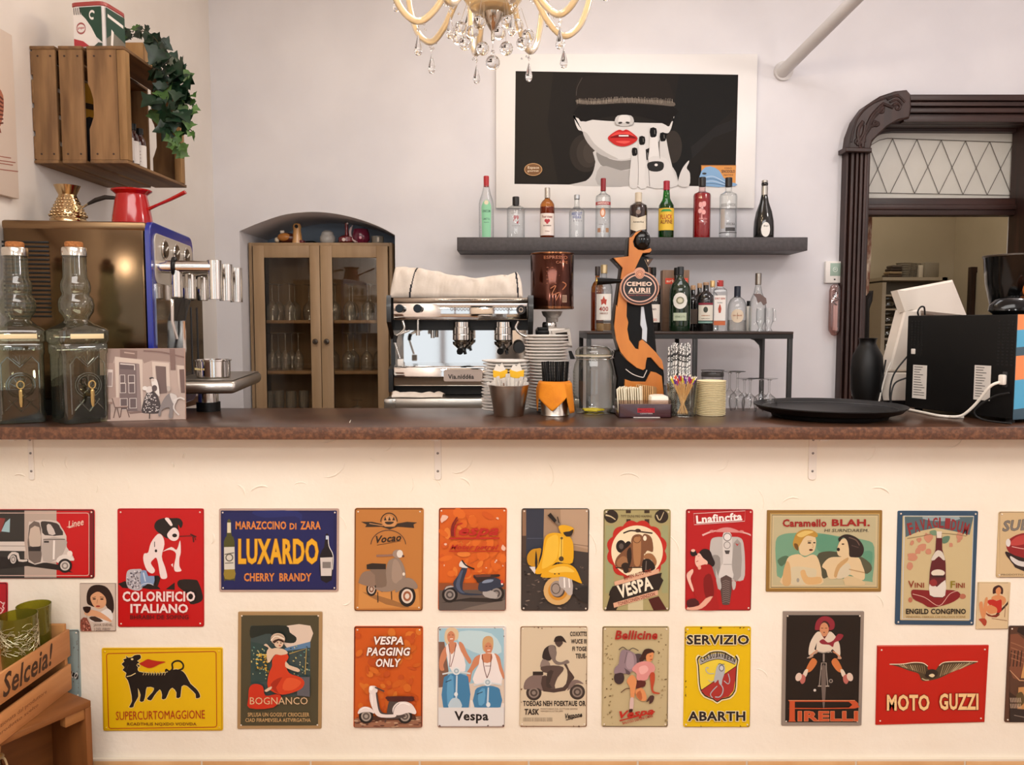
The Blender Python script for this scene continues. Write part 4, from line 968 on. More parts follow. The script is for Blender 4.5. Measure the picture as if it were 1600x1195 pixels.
# towel
TWL=M('#e6dacd',.9,n=(25,'#ddd0c2'),bump=(160,.15)); STR=M('#23222a',.9)
prof=[(62,285),(70,180),(100,42),(180,44),(280,50),(380,72),(480,95),(600,115),(740,136),(820,124),(900,113),(1000,112),(1040,96),(1075,80),(1095,110),(1112,165),(1125,280)]
def ptop(x):
    for (a,c),(d,e) in zip(prof,prof[1:]):
        if a <= x <= d:return c+(e-c)*(x-a)/(d-a)
    return 285
b=MB(); zt0=at(0,465,YM-.05).z+.001; NX,NS=220,26; vs=[]
for i in range(NX+1):
    X=64+(1122-64)*i/NX; pxx=600+X/5.196; ztop=at(0,410+ptop(X)/5.196,YM).z
    for j in range(NS+1):
        s_=j/NS
        fold=.016*noise.noise(V((X*.012+s_*1.5,s_*3,1)))+.007*sin(X*.02-s_*4)+.006*abs(noise.noise(V((X*.03-s_*5,s_*4,8))))
        if s_<.5:f=s_/.5; y=YM-.045+.03*f ** 1.5+fold*(.3+f)*.8; z=zt0+(ztop-zt0)*sin(f*pi/2) ** .8
        else:f=(s_-.5)/.5; y=YM-.015+.33*f+fold; z=ztop+(zt0-ztop)*f ** 3+.01*noise.noise(V((X*.01,f*2,5)))
        vs.append(V((at(pxx,430,YM).x,y,max(zt0,z))))
fs={0:[],1:[]}
for i in range(NX):
    for j in range(NS):
        X=64+1058*(i+.5)/NX; s_=(j+.5)/NS; q=i*(NS+1)+j
        k=1 if (abs(X-(218+68*min(1,s_*2)))<6 or abs(X-(1090-26*min(1,s_*2)))<6) else 0
        fs[k].append([q,q+NS+1,q+NS+2,q+1])
bt=V((p.x,YM,zt0)); b.T=Matrix.Translation(-bt)
b.mesh(vs,fs[0],TWL); b.mesh(vs,fs[1],STR)
o=b.build('towel',loc=bt,angle=80); md=o.modifiers.new('thickness','SOLIDIFY'); md.thickness=.003; md.offset=1
tag(o,'crumpled cream tea towel with dark stripes lying on the chrome coffee machine','towel')
# cloth below the machine
b=MB(); vs=[]; n=26
for i in range(n+1):
    for j in range(9):
        u,v_=i/n,j/8; x=at(612+79*u,615,3.45).x
        vs.append(V((x,3.44+.17*v_+.01*sin(u*9),ZB+.004+(.024*sin(pi*min(1,v_*1.3))*(.5+.5*abs(noise.noise(V((u*5,v_*2,3)))*2))*(1-.3*u)))))
bt=V((at(650,615,3.5).x,3.5,ZB)); b.T=Matrix.Translation(-bt)
b.mesh(vs,[[i*9+j,(i+1)*9+j,(i+1)*9+j+1,i*9+j+1] for i in range(n) for j in range(8)],TWL)
o=b.build('cleaning_cloth',loc=bt,angle=80); md=o.modifiers.new('thickness','SOLIDIFY'); md.thickness=.003; md.offset=1
tag(o,'pale cleaning cloth folded on the steel counter under the chrome coffee machine','cloth')
# ---- coffee grinder
YG=3.78; p=at(862,600,YG); t=thing('coffee_grinder','coffee grinder topped by a large glossy copper-coloured can','grinder',(p.x,YG,ZB)); TG_=Matrix.Translation(-V((p.x,YG,ZB)))
zc=lambda y:at(0,y,YG).z; rr=33.5/ppm(YG); COP=M('#4a2112',.13,.85,coat=.3)
can=part('hopper_can',t,lambda b:b.lathe([(0,0),(rr*.95,0),(rr,.004),(rr,zc(396)-zc(481)-.004),(rr*.97,zc(396)-zc(481)),(rr*.93,zc(396)-zc(481)-.002),(0,zc(396)-zc(481)-.004)],COP,(p.x,YG,zc(481)),48),TG_)
part('can_rim',can,lambda b:(b.lathe([(rr*.98,0),(rr*1.03,.002),(rr*1.03,.008),(rr*.98,.01)],M('#8a5a3c',.2,1.),(p.x,YG,zc(399)),48),b.lathe([(rr*.98,0),(rr*1.02,.002),(rr*1.02,.012),(rr*.98,.014)],M('#8a5a3c',.2,1.),(p.x,YG,zc(483)),48)),TG_)
def cw(x,y):
    a=(x-862)/33.5; a=max(-.97,min(.97,a)); an=math.asin(a)
    return V((rr*1.006*sin(an),-rr*1.006*cos(an),zc(y)-ZB))
A=Art(cw,(0,-1,0),r=.3); GC='#a8603a'
A.text(GC,'ESPRESSO',848,402,884,407,.02); A.text(GC,'CAFFE',866,410,884,414,.02)
A.build('can_lettering',can); A.mb=MB()
for i in range(5):A.line(GC,[(852,420+i*6),(862+(i % 3)*5,420+i*6)],.8,0)
A.line('#b36a40',[(858,452),(866,448),(860,462),(872,458),(866,470)],1.4); A.line('#b36a40',[(876,442),(882,446),(876,454)],1.6); A.rect('#c9a68c',876,462,883,473)
for i in range(5):A.line('#4a2416',[(877+i*1.2,463),(877+i*1.2,472)],.5,0)
A.build('can_print',can)
part('neck',t,lambda b:b.lathe([(.05,.05),(.042,.03),(.03,.02),(.028,0),(0,0)],M('#a59a90',.35,t=.4),(p.x,YG,zc(503)),28),TG_)
part('collar',t,lambda b:b.lathe([(0,.0),(.032,0),(.034,.004),(.034,.022),(.03,.03),(0,.03)],CHROME,(p.x-.012,YG,zc(513)),28),TG_)
part('body',t,lambda b:(bp(b,838,512,884,610,YG-.08,YG+.12,M('#d4cbc2',.35,.2),.012)),TG_)
part('display_head',t,lambda b:(b.mesh([at(x,y,YG-.11) for x,y in ((862,517),(890,514),(894,540),(866,537))]+[at(x,y,YG+.02) for x,y in ((858,514),(890,512),(894,543),(862,540))],[[0,1,2,3],[7,6,5,4],[0,4,5,1],[1,5,6,2],[2,6,7,3],[3,7,4,0]],M('#cfc6bc',.35,.3),False),b.mesh([at(x,y,YG-.112) for x,y in ((868,520.5),(886,518.5),(889,535),(870,534))],[[0,1,2,3]],GLOSSK,False)),TG_)
part('grind_knob',t,lambda b:(bp(b,838,516,858,523,YG-.1,YG,BLACK,.004),bp(b,840,511,857,517,YG-.09,YG,BLACK,.004)),TG_)
part('fork',t,lambda b:b.mesh([at(x,y,YG-.13) for x,y in ((888,548),(893,548),(899,561),(891,561))]+[at(x,y,YG-.08) for x,y in ((888,548),(893,548),(899,561),(891,561))],[[0,1,2,3],[7,6,5,4],[0,4,5,1],[1,5,6,2],[2,6,7,3],[3,7,4,0]],BLACK,False),TG_)
part('base',t,lambda b:(bp(b,832,606,892,625,YG-.12,YG+.14,M('#b9b0a7',.35,.4),.008)),TG_)
for o in [o for o in COL.objects if o.parent == t and o.name.startswith('base')]:
    dz=min(v.co.z for v in o.data.vertices)
    for v in o.data.vertices:v.co.z=max(0,v.co.z-dz) if dz<0 else v.co.z
# ---- black metal rack with bottles
YR0,YR1=3.75,4.19; xl,xr=at(917,520,YR0).x,at(1240,520,YR0).x; zr=at(0,518,YR0).z; p=V(((xl+xr)/2,(YR0+YR1)/2,0))
t=thing('bottle_rack','black metal rack table carrying the lower row of liqueur bottles','rack',p); TR=Matrix.Translation(-p); RK=M('#171514',.45)
part('top_board',t,lambda b:b.box(xl,xr,YR0,YR1,zr-.012,zr,M('#2a1d17',.4,n=(6,'#3a281f',(.1,1,1))),.002),TR)
part('frame',t,lambda b:(b.box(xl,xr,YR0+.003,YR0+.022,zr-.034,zr-.0122,RK),b.box(xl,xr,YR1-.022,YR1-.003,zr-.034,zr-.0122,RK),b.box(xl,xl+.02,YR0+.022,YR1-.022,zr-.034,zr-.0122,RK),b.box(xr-.02,xr,YR0+.022,YR1-.022,zr-.034,zr-.0122,RK)),TR)
for x in (xl,xr-.022,at(1083,560,YR0).x):
    for y in (YR0+.003,YR1-.024):
        part('leg',t,lambda b:b.box(x,x+.021,y,y+.021,0,zr-.034,RK,.002),TR)
gx=at(1193,560,YR1).x
part('gusset',t,lambda b:b.prism([(xr-.022,zr-.034),(xr-.022,zr-.11),(xr-.03,zr-.075),(xr-.055,zr-.05),(xr-.1,zr-.034)],YR1-.024,YR1-.014,RK),TR)
P1=[(.9,.002),(1,.02),(1,.62),(.92,.68),(.55,.76),(.36,.82),(.33,.86),(.33,.98)]     # bordeaux / spirit shapes
P2=[(.94,.004),(1,.03),(1,.60),(.95,.68),(.7,.74),(.38,.78),(.34,.82),(.34,.99)]
P3=[(.94,.004),(1,.03),(1,.66),(.94,.71),(.5,.745),(.34,.77),(.31,.80),(.31,.99)]
PL=lambda c:M(c,.55)
VOD=TG('#fbfdfd','#8f989c',.95,.07,3)
RB=[  # behind first, then front
    dict(label='amber bottle half hidden behind the clear brandy bottle at the rack end',px=933,top=417,base=517,w=20,Y=4.06,prof=P2,glass=TG('#d9a356','#7a4a18'),liquid=(M('#a8671f',.15),.6),cap=(M('#2a1d18',.4)),caph=.14),
    dict(label='clear bottle with a white label and red star at the rack end',px=943,top=414,base=517,w=27,Y=3.92,prof=P2,glass=VOD,liquid=(M('#cfa873',.1,t=.6),.12),cap=M('#c2ad84',.3,.6),caph=.13,lab=[('band','label',.17,.56,55,PL('#ede7de')),('text','400',-.5,.5,.30,.37,PL('#a33a2c'),0,2),('text','AMARO',-.45,.45,.255,.285,PL('#8a5a4a'),0,2),('shape','star',[(0,.53),(-.12,.48),(-.34,.475),(-.2,.43),(-.25,.39),(0,.42),(.25,.39),(.2,.43),(.34,.475),(.12,.48)],PL('#b3402e'),2),('band','lower_band',.13,.15,60,PL('#3a332e'))]),
    dict(label='dark bottle partly hidden behind the beer tap badge',px=1012,top=418,base=517,w=22,Y=4.08,prof=P2,glass=M('#2a1a12',.12,coat=.4),cap=M('#4a2e20',.4),caph=.14),
    dict(label='dark bottle with black cap and white label beside the beer tap',px=1020,top=418,base=517,w=23,Y=3.93,prof=P3,glass=M('#15100d',.1,coat=.5),cap=BLACK,caph=.13,lab=[('band','label',.14,.42,62,PL('#e6ddd2')),('text','ROSSO',-.5,.5,.16,.2,PL('#c2452a'),0,2),('band','upper_label',.44,.58,62,PL('#1d1714')),('text','NOS',-.5,.5,.47,.54,PL('#e8dfd3'),.25,2),('text','Amaro',-.4,.4,.33,.37,PL('#6d5a50'),0,2)]),
    dict(label='tall dark-necked bottle standing right behind the green vermouth bottle',px=1056,top=419,base=517,w=22,Y=4.07,prof=P2,glass=M('#15120f',.12,coat=.4),cap=BLACK,caph=.12),
    dict(label='broad green bottle with a white flower-shaped seal',px=1062,top=417,base=517,w=33,Y=3.92,prof=[(.92,.003),(.98,.03),(1,.1),(1,.58),(.96,.66),(.8,.73),(.45,.79),(.30,.83),(.27,.88),(.27,.985)],glass=M('#15301a',.08,t=.35,coat=.5),cap=M('#1c2024',.3),caph=.13,lab=[('shape','seal',ellp(0,.47,.66,.125,20),PL('#e9e6dd'),1),('shape','seal_ring',ellp(.0,.475,.36,.058),PL('#8d8a6e'),2),('shape','seal_centre',ellp(0,.475,.22,.036),PL('#d9d3b8'),3),('shape','label',[(-.6,.165),(.6,.165),(.6,.285),(-.6,.285)],PL('#bcc7ac'),1),('text','VERMOUTH',-.45,.45,.21,.24,PL('#6d7a62'),0,2)]),
    dict(label='small dark bottle with tan cap just beside the green bottle',px=1082,top=446,base=517,w=19,Y=4.02,prof=P2,glass=M('#120d0c',.1,coat=.5),cap=M('#b08a66',.4),caph=.1,lab=[('band','label',.16,.48,50,PL('#6b5a4e'))]),
    dict(label='dark bottle hidden behind the burgundy-labelled bottle',px=1092,top=443,base=517,w=19,Y=4.08,prof=P2,glass=M('#120d0c',.1,coat=.5),cap=M('#b58f6a',.4),caph=.1),
    dict(label='dark amaro bottle with a cream label topped in burgundy',px=1102,top=441,base=517,w=25,Y=3.90,prof=[(.94,.004),(1,.03),(1,.62),(.94,.72),(.6,.78),(.36,.82),(.34,.86),(.34,.99)],glass=M('#0e0b0b',.08,coat=.6),cap=M('#a8876a',.4),caph=.06,lab=[('band','label',.22,.54,58,PL('#e6e0d2')),('band','label_top',.53,.58,58,PL('#8c2438')),('shape','medallion',ellp(0,.44,.26,.06),PL('#3a4034'),3),('text','AMARO',-.5,.5,.31,.335,PL('#b3703a'),0,2),('text','ABRUZZO',-.5,.5,.25,.27,PL('#6b5a44'),0,2),('band','tax_strip',.165,.205,58,PL('#7fa39a'))]),
    dict(label='clear bottle with a gold-tan cap behind the white-labelled gin',px=1112,top=439,base=517,w=20,Y=4.08,prof=P2,glass=VOD,cap=M('#cfae7a',.3,.4),caph=.13),
    dict(label='square gin bottle with a red cap and tall white label',px=1124,top=438,base=517,w=22,Y=3.91,prof=[(.96,.004),(1,.03),(1,.76),(.92,.81),(.45,.86),(.42,.88),(.40,.99)],sq=7,glass=VOD,cap=M('#b5251f',.3),caph=.12,lab=[('band','label',.20,.70,38,PL('#f0eae4')),('band','label_foot',.12,.21,38,PL('#c9683a')),('text','DRY GIN',-.55,.55,.62,.66,PL('#b5482e'),0,2),('text','London',-.3,.3,.55,.575,PL('#555'),0,2) if False else ('text','London',-.3,.3,.55,.575,PL('#555555'),0,2),('shape','guard',[(-.12,.36),(.12,.36),(.2,.44),(.1,.5),(0,.54),(-.1,.5),(-.2,.44)],PL('#b5482e'),2)]),
    dict(label='squat round bottle with a blue-black cap and a round paper seal',px=1151,top=447,base=517,w=29,Y=3.91,prof=[(.94,.004),(1,.03),(1,.48),(.95,.6),(.75,.7),(.38,.76),(.3,.79),(.3,.98)],glass=VOD,liquid=(M('#e2ddd8',.1,t=.8),.25),cap=M('#1d2333',.3),caph=.25,lab=[('shape','seal',ellp(.05,.34,.66,.15,20),PL('#dccab2'),1),('text','GIN MARE',-.4,.5,.335,.365,PL('#a3542e'),0,2),('shape','seal_mark',[(.02,.27),(.06,.27),(.06,.41),(.02,.41)],PL('#7a4a30'),2)]),
    dict(label='slim small bottle with a black cap between the round bottle and clear decanter',px=1169,top=470,base=517,w=9,Y=3.99,prof=[(.95,.004),(1,.03),(1,.78),(.7,.82),(.6,.85),(.6,.99)],glass=M('#d8d2c8',.3),cap=BLACK,caph=.2),
    dict(label='clear empty bottle with a chrome neck at the rack edge',px=1183,top=428,base=518,w=26,Y=3.93,prof=[(.96,.004),(1,.02),(1,.4),(.85,.55),(.5,.66),(.42,.72),(.34,.78),(.32,.99)],glass=VOD,cap=M('#9a948c',.2,1.),caph=.2),
]
for d in RB:
    bottle('liqueur_bottle',d['label'],'bottle',d['px'],d['top'],d['base'],d['w'],d['Y'],d['prof'],d['glass'],zr,d.get('liquid'),d.get('cap'),d.get('caph',.12),d.get('lab'),'bottles on the black rack',d.get('sq'))
p=at(1053,517,4.13); t=thing('gift_box','brown bottle gift box with a red label behind the green bottle','box',(p.x,4.13,zr)); hw,hh=20.5/ppm(4.13),93.5/ppm(4.13)
b=MB(); b.box(-hw,hw,-.035,.035,0,hh,WOOD('#8a6a52','#6f523d',9),.002); b.build('box',t)
A=Art(lambda x,y:V(((x-265)/165*hw,-.0354,(860-y)/755*hh))); A.rect('#d9432a',132,205,412,278); A.text('#f0cdb0','arbo its',145,222,395,258,.03); A.line('#6b4a35',[(110,700),(190,700)],4,0); A.line('#6b4a35',[(110,760),(190,760)],4,0); A.build('label',t)
for k,(px,lab) in enumerate(((1188,'small clear glass mug touching the chrome-necked bottle'),(1201,'small clear glass mug at the very end of the rack'))):
    Y=3.86 if k == 0 else 3.97; p=at(px,517,Y); t=thing('glass_mug',lab,'glass',(p.x,Y,zr),'glass mugs on the rack'); g=1/ppm(Y)
    b=MB(); b.lathe([(0,.003),(5*g,.001),(6*g,.0),(3*g,5*g),(4*g,9*g),(6.6*g,15*g),(7*g,26*g),(6.2*g,36*g)],VOD,seg=28); b.build('body',t)
    b=MB(); b.tube(smooth([(6.4*g,0,33*g),(10*g,0,31*g),(10*g,0,18*g),(6.5*g,0,15*g)],4,False),.0028,VOD,8); b.build('handle',t)
t=thing('bottle_tag','dark bow-shaped tag hanging on the chrome-necked clear bottle','tag',at(1190,470,3.86))
b=MB(); o=at(1190,470,3.86)
b.prism([(at(x,y,3.86).x-o.x,at(x,y,3.86).z-o.z) for x,y in ((1177,459),(1188,459),(1197,466),(1198,474),(1193,477),(1189,471),(1184,473),(1182,465))],-.002,.002,M('#6e5a56',.6),.0005); b.build('tag',t)
b=MB(); b.tube([at(1183,455,3.9)-o,at(1182,462,3.862)-o],.001,M('#6e5a56',.6),5); b.build('string',t)
# ---- wall shelf with the upper bottles
YS0=4.10; xl,xr=at(714,380,YS0).x,at(1262,382,YS0).x; zs1,zs0=at(0,370.5,YS0).z,at(0,391.5,YS0).z
b=MB(); b.box(xl,xr,YS0-4.2,YB-4.2-.001,zs0,zs1,M('#484345',.5,n=(60,'#3b3738',(1,1,1)),bump=(120,.2)),.002)
tag(b.build('wall_shelf',loc=(0,4.2,0)),'long dark grey floating shelf holding the upper row of bottles','shelf')
zs=zs1; Y_=4.19
CL=M('#f6f6f4',.4)
UB=[
    dict(label='clear bottle with a mint green label and red cap, first on the shelf',px=760,top=274.5,w=23,prof=[(.95,.003),(1,.02),(1,.56),(.9,.62),(.6,.72),(.42,.82),(.32,.88),(.32,.99)],glass=VOD,cap=M('#b5242c',.3),caph=.17,lab=[('shape','label',[(-.62,.02),(.62,.02),(.66,.5),(.4,.58),(0,.61),(-.4,.58),(-.66,.5)],PL('#8fcfa8'),1),('shape','crest',ellp(0,.565,.28,.035),PL('#e8dcc0'),2),('text','UNICUM',-.5,.5,.41,.45,PL('#3d6b57'),0,2),('text','LIMETTA',-.42,.42,.29,.32,PL('#4d7d66'),0,2),('text','liquore',-.3,.3,.24,.265,PL('#4d7d66'),0,2)]),
    dict(label='stubby clear bottle with black cap and small red ornaments',px=806,top=306,w=27.5,prof=[(.95,.004),(1,.03),(1,.68),(.93,.74),(.6,.78),(.36,.81),(.34,.99)],glass=VOD,cap=M('#17110e',.35),caph=.21,lab=[('text','99',-.25,.3,.43,.53,PL('#b3303a'),0,1),('shape','ornament',[(-.3,.42),(-.1,.46),(-.2,.4)],PL('#b3303a'),1),('shape','ornament',[(.05,.36),(.32,.43),(.2,.33)],PL('#a32c36'),1),('text','VODKA',-.45,.45,.28,.3,PL('#8d8f8f'),0,1),('text','spiced rum',-.5,.5,.57,.6,PL('#9a9d9d'),0,1)]),
    dict(label='amber bourbon bottle with a cream label and red roses',px=855,top=292.5,w=22.5,prof=P2,glass=TG('#e8b87a','#8a4a1c'),liquid=(M('#8f4a1a',.1,t=.2),.625),cap=M('#c9c3ba',.25,.8),caph=.2,lab=[('band','label',.06,.49,66,PL('#efe3da')),('text','Four roses',-.68,.68,.40,.45,PL('#8a2f32'),0,2),('shape','rose',ellp(-.16,.345,.2,.032),PL('#b3303a'),2),('shape','rose',ellp(.16,.345,.2,.032),PL('#b3303a'),2),('shape','rose',ellp(0,.31,.16,.03),PL('#b3303a'),2),('text','BOURBON',-.5,.5,.235,.262,PL('#5a3a30'),0,2),('text','Whiskey',-.3,.3,.125,.15,PL('#8a4a40'),0,2)]),
    dict(label='clear bottle with blue lettering and a silver cap',px=901,top=303,w=23.5,prof=[(.95,.004),(1,.03),(1,.6),(.92,.66),(.6,.70),(.38,.73),(.34,.76),(.34,.99)],glass=VOD,cap=M('#b9bdc0',.3,.6),caph=.1,lab=[('text','ABSOLUT',-.68,.68,.52,.59,PL('#3a55a0'),0,1),('text','VODKA',-.55,.55,.44,.51,PL('#3a55a0'),0,1),('text','I  I  I  I',-.4,.6,.375,.41,PL('#4a4f60'),0,1)]),
    dict(label='tall clear vodka bottle with dark red cap and red neck band',px=942,top=278,w=23,prof=P3,glass=VOD,cap=M('#8c1a24',.3),caph=.21,lab=[('band','red_band',.55,.605,80,PL('#b0373a')),('text','SMIRNOV',-.8,.8,.56,.595,PL('#f0e0d8'),0,2),('shape','crest',ellp(-.05,.42,.34,.075),PL('#d98a5a'),1),('shape','crest_centre',ellp(-.05,.42,.2,.05),PL('#f0d9c8'),2),('text','No 21',-.5,.5,.22,.24,PL('#8a8480'),0,1),('shape','block',[(-.75,.1),(-.3,.1),(-.3,.17),(-.75,.17)],PL('#b5876a'),1),('shape','block',[(.35,.1),(.8,.1),(.8,.17),(.35,.17)],PL('#a8805f'),1)]),
    dict(label='dark brown cream-liqueur bottle with a pointed cream label, partly behind the beer tap',px=997,top=299.5,w=27.5,prof=[(.95,.004),(1,.03),(1,.66),(.93,.72),(.62,.76),(.36,.79),(.34,.81),(.34,.99)],glass=M('#2a1712',.1,coat=.5),cap=M('#dccdb5',.4),caph=.21,lab=[('shape','label',[(-.95,.2),(0,.13),(.95,.2),(.95,.50),(.0,.435),(-.95,.50)],PL('#e6dac2'),1),('text','Ameolua',-.6,.6,.33,.37,PL('#5a5040'),.15,2),('shape','medallion',ellp(0,.56,.26,.05),PL('#8a776c'),1)]),
    dict(label='green bottle with a yellow label and red cap',px=1040.5,top=282,w=24,prof=[(.95,.004),(1,.03),(1,.5),(.95,.58),(.6,.66),(.48,.70),(.38,.84),(.36,.99)],glass=TG('#3fae4a','#0f4a1c',.9,.06),liquid=(M('#1f8a2e',.1,t=.3),.62),cap=M('#a3182c',.3),caph=.16,lab=[('band','label',.14,.52,72,PL('#e8bf3a')),('text','FLUCK',-.75,.8,.33,.41,PL('#b8361c'),0,2),('text','ALPINE',-.75,.8,.25,.32,PL('#7a2a18'),0,2),('text','No2',-.25,.25,.62,.66,PL('#cfe3b0'),0,1) if False else ('shape','ribbon',[(-.75,.46),(.75,.46),(.4,.5),(-.4,.5)],PL('#3f9a4a'),2)]),
    dict(label='red liqueur bottle with a black cap and white floral print',px=1096,top=276.5,w=26.5,prof=[(.95,.004),(1,.03),(1,.7),(.92,.735),(.5,.76),(.38,.78),(.36,.99)],glass=TG('#f7e9e9','#8a1a22',.9,.06),liquid=(M('#b0101c',.08,t=.35),.755),cap=M('#17100f',.3),caph=.15,lab=[('shape','flower',ellp(-.15,.54,.2,.045),PL('#e9a8a4'),1),('shape','flower',ellp(.25,.55,.2,.045),PL('#e9a8a4'),1),('shape','flower',ellp(-.2,.44,.2,.04),PL('#e9a8a4'),1),('shape','flower',ellp(.2,.42,.22,.04),PL('#e9a8a4'),1),('shape','stem',[(-.04,.3),(.04,.3),(.08,.58),(-.02,.58)],PL('#e39a96'),2),('text','FRAGOLA',-.3,.6,.3,.33,PL('#d98a86'),0,2),('text','VODKA',-.3,.6,.25,.28,PL('#d98a86'),0,2)]),
    dict(label='clear bottle with a black cap and a dark band near its foot',px=1137,top=277,w=26.5,prof=[(.95,.004),(1,.03),(1,.69),(.92,.73),(.5,.76),(.38,.78),(.36,.99)],glass=VOD,cap=M('#17100f',.3),caph=.15,lab=[('text','KEGLEVICH',-.8,.8,.515,.565,PL('#7a7876'),0,1),('shape','panel',[(-.9,.16),(-.35,.16),(-.35,.48),(-.9,.48)],PL('#bdb6ae'),1),('text','VODKA',-.2,.8,.21,.25,PL('#5a5856'),0,2),('shape','dark_panel',[(-.25,.115),(.85,.115),(.85,.175),(-.25,.175)],PL('#3f3e3e'),2),('band','dark_band',.085,.1,80,PL('#4a4847'))]),
    dict(label='black sparkling-wine bottle with a silver foil neck and white oval label',px=1193,top=281,w=31,prof=[(.94,.004),(1,.03),(1,.18),(.96,.3),(.78,.46),(.46,.62),(.3,.75),(.27,.9),(.33,.92),(.33,.95),(.28,.96),(.26,.99)],glass=M('#0b0d0b',.08,coat=.5),cap=M('#b5b1aa',.3,.8),caph=.04,lab=[('shape','label',ellp(.18,.145,.42,.125,22),PL('#ece9e2'),2),('text','Bel',.0,.4,.19,.22,PL('#6a665f'),0,3),('band','foil',.75,.9,180,M('#b5b1aa',.3,.8),.31)]),
]
for d in UB:
    bottle('spirit_bottle',d['label'],'bottle',d['px'],d['top'],370.5,d['w'],Y_,d['prof'],d['glass'],zs,d.get('liquid'),d.get('cap'),d.get('caph',.12),d.get('lab'),'bottles on the wall shelf')
# ---- large poster
YP=YB-.022; o=at(980,325,YP); t=thing('poster','large black-and-white poster of a red-lipped woman on a white board','poster',(o.x,YB,o.z))
zo=lambda x,y:V((at(x,y,YP).x-o.x,-.0222,at(x,y,YP).z-o.z))
b=MB(); q0,q1=zo(775,325),zo(1184,84); b.box(q0.x,q1.x,-.022,-.001,q0.z,q1.z,M('#efece9',.35),.002); b.build('board',t)
Zp=lambda x,y:zo(795+x/4.324,100+y/4.324)
A=Art(Zp,r=.6,spec=.15)
A.poly('#1f1b18',[(46,48),(1550,72),(1530,828),(38,810)],0)
for pts,c in (([(46,60),(300,60),(260,400),(330,800),(40,805)],'#27221d'),([(1150,75),(1545,80),(1535,300),(1300,500),(1160,800),(1060,600)],'#191817'),([(1530,370),(1535,440),(1380,500),(1240,640),(1230,560),(1400,420)],'#242221')):A.poly(c,pts,0)
A.ell('#302a25',520,600,110,130); A.ell('#3d3630',535,600,78,100); A.ell('#463e38',548,600,46,70); A.ell('#352f2a',1110,560,60,110)
SKN='#d9d6d3'
A.poly('#c9c6c3',[(440,822),(520,790),(565,740),(585,660),(590,580),(880,640),(1000,660),(1110,700),(1145,800),(1130,826)],3)
A.poly('#8d8985',[(592,590),(680,640),(760,655),(840,650),(840,700),(720,720),(620,680)],3)
A.poly('#b3afac',[(620,690),(760,720),(830,720),(820,820),(600,815)],3)
A.poly(SKN,[(462,330),(442,345),(448,395),(470,445),(500,458),(530,530),(600,600),(680,635),(770,645),(850,625),(920,580),(1000,540),(1040,470),(1080,465),(1105,410),(1120,345),(1105,340),(1060,400),(480,370)],3)
A.poly('#bdb9b6',[(500,460),(530,530),(600,600),(680,635),(740,642),(660,600),(580,540),(530,470)],3)
A.poly('#241e1a',[(450,215),(460,120),(520,82),(790,70),(1010,82),(1090,140),(1122,290),(1112,350),(1085,420),(1060,412),(1000,385),(900,358),(770,346),(640,362),(560,378),(485,388),(462,330)],2)
A.poly('#15110f',[(470,280),(1110,285),(1100,370),(1070,410),(1000,385),(900,358),(770,346),(640,362),(560,378),(488,386)],2)
A.poly('#6a6056',[(460,240),(560,252),(680,240),(800,228),(920,240),(1100,252),(1115,285),(1000,275),(800,262),(620,272),(520,272),(462,265)],3)
random.seed(2)
for i in range(60):
    x=465+i*10.8; y=250-12*sin((x-460)/200)+random.uniform(-6,6); A.line(random.choice(['#93887b','#7d7267','#a89c8e']),[(x,y-12),(x+random.uniform(-5,5),y+random.uniform(12,26))],3,0)
A.line('#5b534c',[(455,215),(462,160),(495,95)],3)
A.poly('#c4c1be',[(735,350),(825,350),(845,395),(828,416),(780,422),(732,416),(714,396)],3); A.poly('#dedbd8',[(752,350),(808,350),(820,385),(800,392),(778,398),(755,392),(738,388)],3); A.line('#98938f',[(716,392),(726,412),(750,417)],5); A.line('#98938f',[(844,392),(834,412),(810,417)],5)
A.ell('#3b3633',752,399,14,7,-10); A.ell('#3b3633',802,398,14,7,10)
A.poly('#c42c2a',[(668,500),(705,465),(745,445),(770,452),(795,444),(835,468),(870,505),(835,540),(780,558),(730,552),(695,532)],3)
A.poly('#e04a44',[(690,488),(730,462),(768,464),(810,460),(845,488),(800,480),(740,482)],3); A.poly('#7d1214',[(680,500),(740,478),(815,480),(862,505),(800,500),(740,500)],3); A.line('#f3efe9',[(742,486),(808,486)],9,0); A.poly('#e25a52',[(720,525),(780,520),(820,525),(780,540)],3)
A.poly(SKN,[(832,600),(848,575),(866,585),(872,680),(870,828),(815,826),(820,700)],3); A.poly('#dfdcd9',[(880,520),(898,496),(916,510),(928,640),(940,820),(870,826),(872,640)],3)
A.poly('#e3e0dd',[(952,470),(975,436),(998,460),(1010,560),(1012,660),(945,665),(950,560)],3); A.poly('#d3d0cd',[(1020,490),(1040,468),(1058,490),(1080,600),(1110,720),(1140,820),(1000,826),(1018,640)],3); A.poly('#dad7d4',[(940,640),(1060,640),(1110,740),(1130,826),(930,826)],3)
A.line('#8d8986',[(936,600),(942,680),(950,826)],5); A.line('#8d8986',[(870,600),(874,700),(872,820)],4); A.line('#98948f',[(1014,520),(1020,640)],4)
for (x,y,w_,h_,a) in ((849,596,16,26,-4),(899,520,18,28,-3),(975,466,20,31,-5),(1040,496,18,28,-4)):
    A.poly('#0f0e0e',[(x-w_+.1*a,y-h_),(x+w_,y-h_*.95),(x+w_*1.05,y+h_*.7),(x,y+h_),(x-w_,y+h_*.8)],2); A.line('#77736f',[(x+w_*.4,y-h_*.6),(x+w_*.5,y+h_*.3)],4,0)
A.poly('#2b2a29',[(936,672),(990,658),(1042,668),(1040,712),(1000,728),(945,718)],3); A.ell('#e8e4df',994,683,11,9)
A.poly('#d6d3d0',[(1145,822),(1150,760),(1175,700),(1212,655),(1215,668),(1200,705),(1222,740),(1215,826)],3)
